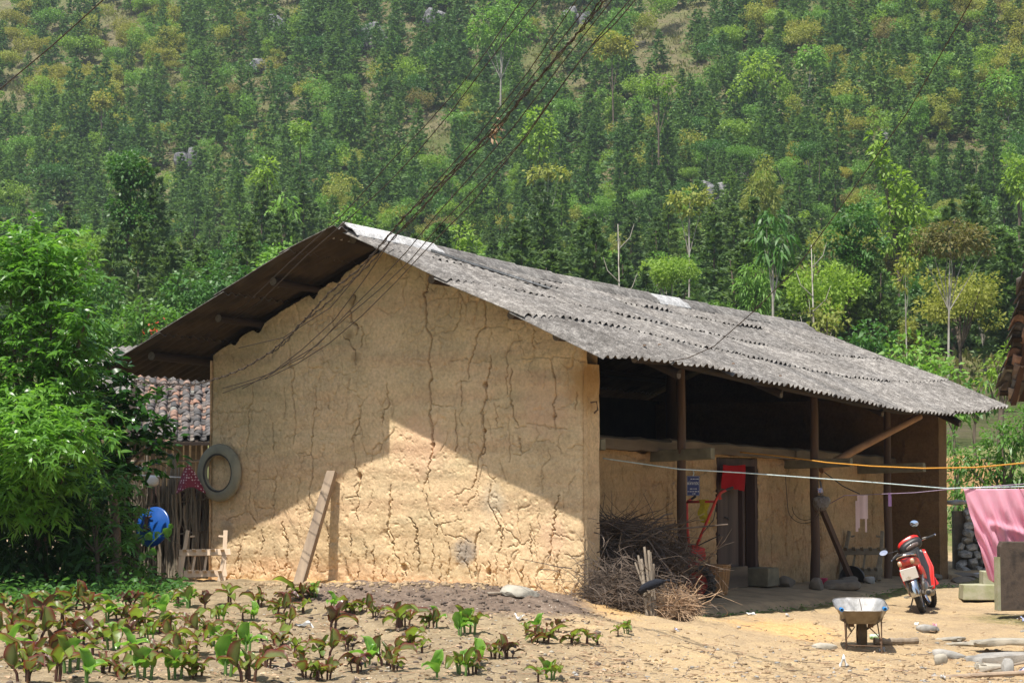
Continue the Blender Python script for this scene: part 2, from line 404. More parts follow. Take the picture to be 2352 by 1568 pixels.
M['black'] = plain('black_plastic', (.018, .018, .019), (.03, .03, .03), 8, .45, .1, 60, .002, spec=.4)
M['seat'] = plain('seat_vinyl', (.03, .027, .025), (.055, .05, .045), 8, .55, .2, 60, .002)
M['whiteplate'] = plain('dirty_white_plate', (.82, .80, .76), (.48, .41, .30), 9, .5, .05, lo=.55, hi=.66)
M['dial'] = plain('dial_glass', (.10, .085, .08), (.22, .17, .15), 25, .15, 0, spec=.6)
M['mirror'] = plain('mirror_glass', (.85, .87, .9), (.8, .82, .85), 2, .03, 0, metal=1)
M['basket'] = None
M['signblue'] = plain('sign_blue', (.012, .022, .12), (.016, .03, .15), 4, .35, 0, spec=.4)
M['signwhite'] = plain('sign_white', (.62, .62, .62), (.5, .5, .5), 6, .5, 0)
M['white'] = plain('white_plastic', (.74, .74, .73), (.62, .62, .60), 5, .4, .05)
M['concrete'] = plain('mossy_concrete', (.36, .34, .25), (.24, .25, .13), 5, .9, .4, 40, .006)
M['slab_dark'] = plain('stained_slab', (.045, .034, .028), (.080, .060, .046), 3.5, .9, .5, 25, .01, c3=(.030, .024, .020))
M['limestone'] = plain('limestone', (.40, .365, .295), (.24, .22, .18), 5, .9, .5, 22, .015)
M['stone'] = plain('grey_stone', (.46, .44, .40), (.24, .23, .21), 5, .9, .5, 22, .015, rnd=.35)
M['stone_dark'] = plain('shade_stone', (.21, .175, .13), (.13, .11, .085), 6, .9, .5, 22, .012, rnd=.2)
M['rockgrey'] = plain('hill_rock', (.20, .20, .205), (.085, .085, .09), 1.2, .95, .8, 4, .12, kind='World', c3=(.33, .32, .31))
M['tile'] = None
M['wire'] = plain('cable', (.040, .026, .018), (.055, .038, .026), 6, .6, 0)
M['wire_pale'] = plain('pale_cable', (.26, .20, .14), (.20, .15, .10), 6, .6, 0)
M['rope_y'] = plain('orange_rope', (.62, .30, .045), (.48, .22, .03), 60, .8, .3, 90, .002)
M['rope_w'] = plain('pale_rope', (.62, .70, .68), (.40, .52, .52), 20, .7, .2, 90, .002)
M['rope_p'] = plain('lilac_cord', (.42, .32, .42), (.32, .24, .34), 20, .7, 0)
M['trunk'] = plain('bark', (.17, .13, .095), (.08, .06, .045), 8, .9, .6, 20, .02, stretch=(1, 1, .3))
M['trunk_pale'] = plain('pale_bark', (.40, .37, .32), (.22, .19, .155), 6, .9, .4, 20, .02, stretch=(1, 1, .5))
def tilemat():
    m, n, b = newmat('roof_tile'); oi = n.nodes.new('ShaderNodeObjectInfo'); co = coords(n, 'World')
    col = ramp(n, oi.outputs['Random'], [(0, (.06, .058, .057)), (.42, (.12, .11, .105)), (.62, (.165, .13, .112)), (.86, (.29, .165, .115)), (1, (.20, .21, .19))])
    col = mixc(n, .6, col, ramp(n, noise(n, co, 18, 6), [(.35, (.42, .42, .42)), (.62, (1.15, 1.1, 1.05))]), 'MULTIPLY')
    n.links.new(col, b.inputs['Base Color']); b.inputs['Roughness'].default_value = .9
    bump(n, b, noise(n, co, 60, 4), .3, .005); return m
M['tile'] = tilemat()
def basketmat():
    m, n, b = newmat('woven_cane'); co = coords(n, 'Object')
    w1 = N(n, 'ShaderNodeTexWave'); w1.bands_direction = 'Z'; w1.inputs['Scale'].default_value = 22; w1.inputs['Distortion'].default_value = 1; n.links.new(co, w1.inputs['Vector'])
    col = ramp(n, w1.outputs['Fac'], [(.1, (.14, .075, .03)), (.7, (.34, .19, .075))])
    n.links.new(col, b.inputs['Base Color']); b.inputs['Roughness'].default_value = .6; bump(n, b, noise(n, co, 70, 3), .4, .005); return m
M['basket'] = basketmat()
def cloth(name, c1, c2, trans=.4, scale=3, rough=.9, alpha=1.0):
    m, n, b = newmat(name); out = n.nodes['Material Output']; co = coords(n, 'Object')
    col = ramp(n, noise(n, co, scale, 5), [(.35, c1), (.65, c2)])
    n.links.new(col, b.inputs['Base Color']); b.inputs['Roughness'].default_value = rough; b.inputs['Specular IOR Level'].default_value = .1
    t = n.nodes.new('ShaderNodeBsdfTranslucent'); n.links.new(col, t.inputs[0]); mx = n.nodes.new('ShaderNodeMixShader'); mx.inputs[0].default_value = trans
    n.links.new(b.outputs[0], mx.inputs[1]); n.links.new(t.outputs[0], mx.inputs[2]); n.links.new(mx.outputs[0], out.inputs[0])
    bump(n, b, noise(n, co, 220, 2), .2, .002); return m
M['pink'] = cloth('pink_net', (.93, .50, .63), (.95, .60, .71), .5)
M['redcloth'] = cloth('red_cloth', (.40, .012, .015), (.33, .01, .012), .2)
M['yellowcloth'] = cloth('yellow_rag', (.42, .34, .03), (.28, .22, .02), .2, 20)
M['palecloth'] = cloth('pale_pink_cloth', (.80, .62, .60), (.70, .54, .52), .3)
M['lilac'] = cloth('lilac_cloth', (.22, .13, .25), (.17, .10, .2), .2)
M['blackcloth'] = cloth('black_wrap', (.016, .018, .024), (.03, .032, .04), .05)
M['bag'] = cloth('clear_bag', (.40, .37, .33), (.24, .19, .15), .4, 30, .3)
M['litter_white'] = cloth('white_scrap', (.72, .72, .70), (.6, .62, .62), .3)
M['litter_blue'] = plain('printed_wrapper', (.06, .12, .52), (.60, .62, .66), 26, .35, .1, c3=(.50, .05, .10))
M['litter_green'] = plain('green_can', (.10, .42, .06), (.65, .68, .60), 30, .3, 0)
def dots():
    m, n, b = newmat('spotted_red_cloth'); co = coords(n, 'Object')
    v = N(n, 'ShaderNodeTexVoronoi'); v.inputs['Scale'].default_value = 26; v.inputs['Randomness'].default_value = .35; n.links.new(co, v.inputs['Vector'])
    col = ramp(n, v.outputs['Distance'], [(.25, (.50, .36, .36)), (.36, (.17, .012, .03))])
    n.links.new(col, b.inputs['Base Color']); b.inputs['Roughness'].default_value = .7; return m
M['dots'] = dots()
# ground: sandy yard, grey-brown tilled patch, ochre wash at the foot of the wall
def groundmat():
    m, n, b = newmat('bare_earth'); co = coords(n, 'World')
    base = ramp(n, noise(n, co, 1.1, 8, .7), [(.32, (.27, .20, .12)), (.46, (.37, .275, .165)), (.66, (.45, .33, .18))])
    def att(k): 
        a = n.nodes.new('ShaderNodeAttribute'); a.attribute_name = k; return a.outputs['Fac']
    nz = noise(n, co, 3.2, 6, .7)
    def mask(k, lo=.35, hi=.65): return ramp(n, maths(n, 'ADD', att(k), maths(n, 'MULTIPLY', maths(n, 'SUBTRACT', nz, .5), .9)), [(lo, (0, 0, 0)), (hi, (1, 1, 1))])
    col = mixc(n, mask('garden', .3, .8), base, ramp(n, noise(n, co, 4, 6), [(.35, (.19, .145, .09)), (.65, (.32, .25, .155))]))
    col = mixc(n, mask('soil'), col, ramp(n, noise(n, co, 7, 6), [(.35, (.125, .092, .070)), (.65, (.205, .155, .118))]))
    col = mixc(n, mask('ochre'), col, ramp(n, noise(n, co, 5, 6), [(.35, (.50, .31, .135)), (.65, (.58, .385, .18))]))
    col = mixc(n, mask('moss', .4, .75), col, ramp(n, noise(n, co, 9, 6), [(.35, (.10, .105, .04)), (.65, (.22, .185, .085))]))
    col = mixc(n, mask('wild'), col, ramp(n, noise(n, co, .9, 7, .7), [(.35, (.10, .13, .04)), (.5, (.17, .17, .07)), (.65, (.12, .16, .045))]))
    col = mixc(n, .6, col, ramp(n, noise(n, co, 34, 6, .75), [(.3, (.50, .48, .45)), (.55, (1.02, 1, .98)), (.7, (1.35, 1.33, 1.3))]), 'MULTIPLY')
    v = N(n, 'ShaderNodeTexVoronoi'); v.inputs['Scale'].default_value = 24; n.links.new(co, v.inputs['Vector'])
    few = ramp(n, noise(n, co, 6, 3), [(.5, (0, 0, 0)), (.6, (.9, .9, .9))])
    col = mixc(n, maths(n, 'MULTIPLY', ramp(n, v.outputs['Distance'], [(.12, (1, 1, 1)), (.2, (0, 0, 0))]), few), col, (.58, .54, .45))
    n.links.new(col, b.inputs['Base Color']); b.inputs['Roughness'].default_value = .95; b.inputs['Specular IOR Level'].default_value = .1
    p = bump(n, b, noise(n, co, 16, 8, .75), .7, .03)
    bump(n, b, v.outputs['Distance'], .25, .015, p)
    return m
M['ground'] = groundmat()
def hillmat():
    m, n, b = newmat('hillside_grass'); co = coords(n, 'World')
    col = ramp(n, noise(n, co, .11, 8, .7), [(.34, (.11, .14, .045)), (.46, (.165, .17, .075)), (.56, (.195, .17, .10)), (.66, (.13, .165, .05))])
    col = mixc(n, .7, col, ramp(n, noise(n, co, 1.3, 6, .75), [(.32, (.4, .42, .36)), (.66, (1.3, 1.25, 1.2))]), 'MULTIPLY')
    rk = ramp(n, noise(n, co, .22, 6, .8), [(.60, (0, 0, 0)), (.66, (.8, .8, .8))])
    col = mixc(n, rk, col, (.17, .165, .165))
    n.links.new(col, b.inputs['Base Color']); b.inputs['Roughness'].default_value = .95; b.inputs['Specular IOR Level'].default_value = .1
    bump(n, b, noise(n, co, 1.6, 8, .8), 1.0, .5); return m
M['hill'] = hillmat()
# foliage
M['fir'] = leafmat('conifer_needles', [(.060, .125, .042), (.098, .178, .052), (.155, .245, .060)], .09, 1.5, .3, .6, .2)
M['fir_low'] = leafmat('dusty_conifer_needles', [(.060, .112, .042), (.095, .158, .054), (.145, .215, .062)], .12, 2, .3, .55, .3)
M['bl_dark'] = leafmat('dark_broadleaf', [(.045, .125, .024), (.080, .185, .033)], .2, 1.5, .3, .45, .35)
M['bl_mid'] = leafmat('mid_broadleaf', [(.12, .245, .045), (.18, .32, .056)], .12, 1.2, .35, .5, .3)
M['bl_lime'] = leafmat('lime_broadleaf', [(.155, .265, .040), (.235, .345, .050)], .12, 1.2, .4, .5, .3)
M['bl_olive'] = leafmat('olive_broadleaf', [(.20, .235, .055), (.28, .295, .07)], .12, 1.2, .35, .6, .2)
M['bl_ochre'] = leafmat('ochre_broadleaf', [(.23, .235, .05), (.30, .285, .055)], .12, 1.2, .35, .6, .2)
M['bl_russet'] = leafmat('russet_broadleaf', [(.145, .14, .055), (.20, .175, .068)], .3, 1.2, .3, .7, .15)
M['under'] = leafmat('hillside_scrub', [(.085, .135, .036), (.14, .17, .052), (.205, .185, .09), (.13, .195, .045), (.215, .195, .11)], .16, 1.1, .25, .8, .1, rnd=0)
M['peach'] = leafmat('peach_leaf', [(.060, .150, .026), (.105, .23, .036), (.175, .33, .050)], .5, 5, .42, .34, .45, rnd=0, tcol=1.9)
M['peach_low'] = leafmat('shade_leaf', [(.050, .145, .032), (.095, .22, .045)], .6, 5, .4, .4, .4, rnd=0)
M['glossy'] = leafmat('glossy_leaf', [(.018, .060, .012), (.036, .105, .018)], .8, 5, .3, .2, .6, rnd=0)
M['shrubleaf'] = leafmat('shrub_leaf', [(.07, .165, .03), (.115, .235, .04)], .5, 4, .4, .4, .4, rnd=0)
M['redleaf'] = leafmat('red_new_leaf', [(.34, .05, .03), (.42, .10, .04)], .5, 4, .4, .4, .3, rnd=0)
M['weed'] = leafmat('weed_leaf', [(.05, .13, .03), (.09, .20, .045)], .9, 6, .4, .45, .3, rnd=0)
M['canna'] = leafmat('canna_leaf', [(.10, .15, .032), (.16, .215, .04), (.12, .185, .042)], 1.5, 4, .45, .42, .5, edge=((.13, .028, .022), .72, 1.0), rnd=.25, tcol=1.9)
M['canna_p'] = leafmat('canna_leaf_purple', [(.085, .085, .036), (.12, .14, .04), (.155, .18, .042)], 1.5, 5, .38, .42, .5, edge=((.14, .022, .020), .5, .98), rnd=.35, tcol=1.9)
M['canna_d'] = leafmat('canna_leaf_dark', [(.065, .045, .032), (.10, .085, .045)], 1.5, 5, .3, .32, .5, edge=((.10, .018, .018), .5, 1.0), rnd=.3)
M['canna_g'] = leafmat('canna_leaf_green', [(.10, .23, .035), (.16, .31, .05)], 1.5, 4, .45, .33, .5, edge=((.20, .35, .06), .6, 1.0), rnd=.2, tcol=1.7)
M['stem_p'] = plain('purple_stem', (.055, .022, .020), (.10, .05, .025), 9, .5, 0)
M['stem_g'] = plain('green_stem', (.11, .20, .05), (.07, .13, .03), 9, .5, 0)

M['thicket'] = leafmat('shaded_thicket_leaf', [(.016, .045, .010), (.030, .075, .014)], .6, 4, .25, .5, .2, rnd=0)  # leaves coloured very dark to carry the shade under the peach tree
# ---------------------------------------------------------------- terrain
_A = []
for a, b, z in [(-.1, 0, 0), (-.1, 1.5, .05), (-.1, 3, .08), (-.1, 4.5, .08), (-.1, 5.8, .06), (-.4, .1, -.03), (-.6, 2.5, .03),
                (2, -.8, -.36), (4, -.8, -.38), (6, -.8, -.39), (8, -.8, -.36), (10, -.8, -.28), (12.8, -.6, -.2), (14.5, -.3, -.15),
                (1, .5, -.18), (6, .5, -.3), (12, .5, -.25), (6, 3, -.1), (12, 5, .2), (3, 6.5, .15), (8, 7, .4)]:
    p = hw(a, b, z); _A.append(p)
for px, py, d in [(-200, 1568, 17.3), (400, 1568, 17.4), (1176, 1568, 17.7), (600, 1450, 22), (100, 1440, 22.2), (900, 1400, 24.3), (1300, 1450, 22.5), (1985, 1500, 25),
                  (1700, 1450, 24.5), (1500, 1430, 24.6), (2110, 1402, 31), (2250, 1450, 27.5), (2352, 1568, 20.5), (1800, 1568, 19.2), (2200, 1346, 36),
                  (2340, 1402, 31), (1850, 1412, 28.2), (100, 1392, 24.2), (0, 1345, 27), (430, 1334, 28.6), (2600, 1560, 21), (1420, 1412, 25.3)]:
    _A.append(at(px, py, d))
_A += [np.array(q) for q in [(-9, 32, .25), (-12, 40, .8), (0, 48, 1.3), (12, 42, -.1), (13, 50, .9), (-8, 8, -.3), (0, 6, -.3), (10, 8, -.6), (14, 24, -.6)]]
_A = np.array(_A)
def _tps(r2): return .5*r2*np.log(np.maximum(r2, 1e-9))
_n = len(_A); _K = _tps(((_A[:, None, :2]-_A[None, :, :2])**2).sum(2))+np.eye(_n)*.15
_Pm = np.c_[np.ones(_n), _A[:, :2]]
_S = np.linalg.solve(np.block([[_K, _Pm], [_Pm.T, np.zeros((3, 3))]]), np.r_[_A[:, 2], np.zeros(3)])
_D = np.array([0, 46, 58, 75, 100, 130, 170, 200, 230, 260, 285, 330, 430, 600])
_E = np.array([-.4, 1.0, 2.4, 4.1, 7.2, 11.2, 16.7, 23.4, 35.0, 49.7, 64.6, 94, 158, 230])
def hillz(x, y):
    x = np.asarray(x, float); y = np.asarray(y, float)
    de = y+.30*np.clip(x, -90, 90)*np.clip((y-90)/100, 0, 1)+7*fbm(x*.022, y*.022, 3, 3)*np.clip((y-80)/60, 0, 1)
    z = np.interp(de, _D, _E)
    k = np.clip((y-60)/60, 0, 1)
    return z+k*(3.2*fbm(x*.05, y*.05, 1, 4)+1.2*fbm(x*.22, y*.22, 2, 3))+.25*fbm(x*.3, y*.3, 4, 3)
def nearz(x, y):
    sh = np.shape(x); x = np.clip(np.asarray(x, float).ravel(), -13, 15); y = np.clip(np.asarray(y, float).ravel(), 4, 56)
    out = np.empty(len(x))
    for i in range(0, len(x), 20000):
        X = np.c_[x[i:i+20000], y[i:i+20000]]
        out[i:i+20000] = _tps(((X[:, None]-_A[None, :, :2])**2).sum(2))@_S[:_n]+np.c_[np.ones(len(X)), X]@_S[_n:]
    return out.reshape(sh)
def gz(x, y):
    x = np.asarray(x, float); y = np.asarray(y, float)
    t = np.clip((y-38)/14, 0, 1); t = t*t*(3-2*t)
    return nearz(x, y)*(1-t)+hillz(x, y)*t
def gz1(x, y): return float(gz(np.array([x]), np.array([y]))[0])
def on_ground(px, py, d0=13, d1=60):
    """where the line of sight through a pixel meets the ground"""
    ds = np.linspace(d0, d1, 500); r = ray(px, py); P = CAM[None]+r[None]*(ds/r[1])[:, None]
    dz = P[:, 2]-gz(P[:, 0], P[:, 1]); k = np.argmax(dz < 0) if (dz < 0).any() else len(ds)-1
    return P[k]
def grid_mesh(xs, ys, Z):
    X, Y = np.meshgrid(xs, ys); V = np.stack([X.ravel(), Y.ravel(), Z.ravel()], 1)
    nx, ny = len(xs), len(ys); i = np.arange((ny-1)*(nx-1)); r = i//(nx-1); c = i % (nx-1)
    q = r*nx+c; return V, np.stack([q, q+1, q+nx+1, q+nx], 1)
# near ground
xs = np.r_[np.linspace(-60, -8, 40), np.arange(-7.9, 9.6, .045), np.linspace(9.8, 60, 40)]
ys = np.r_[np.linspace(-12, 14.8, 30), np.arange(15, 34.5, .05), np.linspace(34.7, 58, 70)]
X, Y = np.meshgrid(xs, ys); Z = gz(X, Y)
rel = np.stack([X, Y], 2)-OH[:2]; Ah = rel@U3[:2]; Bh = rel@V3[:2]
# tilled mound in front of the gable, garden, ochre wash at the wall foot, mossy bank
def blob(px, py, rx, ry, d=None):
    c = on_ground(px, py) if d is None else at(px, py, d)
    return np.exp(-(((X-c[0])/rx)**2+((Y-c[1])/ry)**2))
soil = blob(1030, 1385, 1.25, 1.5)*1.1+blob(820, 1375, .9, 1.0)*.7+blob(1250, 1400, .7, .9)*.6
soil = np.clip(soil*1.25, 0, 1)
garden = 1/(1+np.exp((X-.9+.14*(Y-20))*1.3))
ochre = np.exp(-np.clip(-Ah-.02, 0, 9)**2/.16)*(Bh > -.9)*(Bh < 6.2)*(Ah < .5)+.75*blob(1790, 1445, 1.0, 1.3)+.6*blob(1400, 1415, .5, .9)
moss = np.exp(-((Bh+.62)/.30)**2)*(Ah > .9)*np.clip((Ah-.9), 0, 1)+.75*blob(2330, 1425, .9, 1.6)+.45*blob(60, 1400, 1.8, 1.5)
r1 = fbm(X*.9, Y*.9, 1, 4)*.13; r2 = fbm(X*4, Y*4, 2, 4)*.075; r3 = np.abs(fbm(X*11, Y*11, 5, 3))*.06
rough = .55+1.1*soil+.45*garden
near = np.clip((Y-14)/3, 0, 1)*np.clip((40-Y)/4, 0, 1)
Zg = Z+near*(r1*.5+r2*rough+r3*rough)+.10*soil*np.clip(-Ah*1.2, 0, 1)+near*.02*fbm(X*2.2, Y*2.2, 8, 2)*garden
rd = np.random.default_rng(12)                                         # scuffs and foot-dents in the trodden yard
for _ in range(420):
    cx_, cy_ = rd.uniform(-1, 5.2), rd.uniform(18.5, 31); q1, q2 = rd.uniform(.07, .17), rd.uniform(.05, .10); an_ = rd.uniform(0, 3.1)
    i0, i1 = np.searchsorted(ys, [cy_-.4, cy_+.4]); j0, j1 = np.searchsorted(xs, [cx_-.4, cx_+.4]); dx_ = X[i0:i1, j0:j1]-cx_; dy_ = Y[i0:i1, j0:j1]-cy_
    e_ = ((dx_*math.cos(an_)+dy_*math.sin(an_))/q1)**2+((dy_*math.cos(an_)-dx_*math.sin(an_))/q2)**2; Zg[i0:i1, j0:j1] += rd.uniform(.012, .03)*(-np.exp(-e_)+.55*np.exp(-(np.sqrt(e_)-1.5)**2*3))
# under the house and below the porch bank the ground stays low
ins = (Ah > .35)*(Ah < 12.6)*(Bh > -.35)*(Bh < 5.6)
Zg = np.where(ins, np.minimum(Zg, -.5), Zg)
def zfield(x, y):
    i = np.clip(np.searchsorted(ys, y)-1, 0, len(ys)-2); j = np.clip(np.searchsorted(xs, x)-1, 0, len(xs)-2)
    u = (x-xs[j])/(xs[j+1]-xs[j]); v = (y-ys[i])/(ys[i+1]-ys[i])
    return Zg[i, j]*(1-u)*(1-v)+Zg[i, j+1]*u*(1-v)+Zg[i+1, j]*(1-u)*v+Zg[i+1, j+1]*u*v
def foot(px, py, d0=13, d1=57):
    ds = np.linspace(d0, d1, 700); r = ray(px, py); P = CAM[None]+r[None]*(ds/r[1])[:, None]
    dz = P[:, 2]-zfield(P[:, 0], P[:, 1]); k = np.argmax(dz < 0) if (dz < 0).any() else len(ds)-1
    return np.array([P[k, 0], P[k, 1], float(zfield(P[k, 0], P[k, 1]))])
wild = np.clip(np.maximum.reduce([(-X-7.6-.25*(Y-20))/2.5, (Y-40+.2*np.abs(X))/5, (X-11)/3]), 0, 1)
V, Q = grid_mesh(xs, ys, Zg)
tag(link('ground', fastmesh('ground', V, Q, M['ground'], True, {'soil': soil.ravel(), 'garden': garden.ravel(), 'ochre': np.clip(ochre, 0, 1).ravel(), 'moss': np.clip(moss, 0, 1).ravel(), 'wild': wild.ravel()})), kind='structure')
# hillside
hx = np.linspace(-230, 230, 231); hy = np.r_[np.linspace(58, 300, 140), np.linspace(303, 520, 60)]
HX, HY = np.meshgrid(hx, hy); HZm = gz(HX, HY)
V, Q = grid_mesh(hx, hy, HZm)
tag(link('hillside', fastmesh('hillside', V, Q, M['hill'], True)), kind='structure')
def on_hill(px, py, d0=58, d1=420):
    ds = np.linspace(d0, d1, 700); r = ray(px, py); P = CAM[None]+r[None]*(ds/r[1])[:, None]
    dz = P[:, 2]-gz(P[:, 0], P[:, 1]); k = np.argmax(dz < 0) if (dz < 0).any() else len(ds)-1
    return P[k]
# red-earth cutting behind the far corner of the house
g = G(); c = at(2205, 985, 46)
a_ = np.linspace(0, 1, 22)
P = np.array([[(c[0]-1.6+3.6*u, c[1]+1.5*v+.3*math.sin(7*u), gz1(c[0], c[1])-.2+(1.15*(1-abs(2*u-1)**2.2)+.2)*v) for u in a_] for v in np.linspace(0, 1, 10)])
P += RNG.normal(0, .05, P.shape)
tag(g.grid(P).build('earth_cutting', plain('red_earth', (.33, .19, .085), (.23, .14, .065), 3, .95, .6, 12, .03), smooth=True), kind='structure')
# ---------------------------------------------------------------- the earthen house
W = 5.76; L = 12.75; TW = .40; IB = .90
house = thing('earthen_house', 'rammed earth house with cracked ochre walls and grey corrugated sheet roof', 'house', OH, HROT)
RA = np.array([-1.2, -.95, .2, 1.7, 3.5, 7.4, 10.7, 13.45, 14]); RZ = np.array([4.56, 4.54, 4.5, 4.42, 4.35, 4.26, 4.22, 4.18, 4.18])
EA = np.array([-1.2, -.95, 0, 1.5, 2.8, 3.9, 5.65, 7.3, 9.3, 11.0, 12.2, 13.3, 14]); EZ = np.array([2.71, 2.72, 2.79, 2.79, 2.71, 2.66, 2.575, 2.48, 2.40, 2.42, 2.50, 2.61, 2.66])
RB = 2.90; EB = -.82; LB = 6.62
def roofz(a, b):
    zr = np.interp(a, RA, RZ); ze = np.interp(a, EA, EZ)
    b = np.asarray(b, float)
    t = np.clip((RB-b)/(RB-EB), 0, 1.1); tl = np.clip((b-RB)/(LB-RB), 0, 1.1)
    sag = .05*np.sin(math.pi*np.clip(t, 0, 1)*2)*-1
    return np.where(b <= RB, zr+(ze-zr)*t+sag*.8, zr+(2.79-.02*np.clip(a, 0, 13)-zr)*tl)
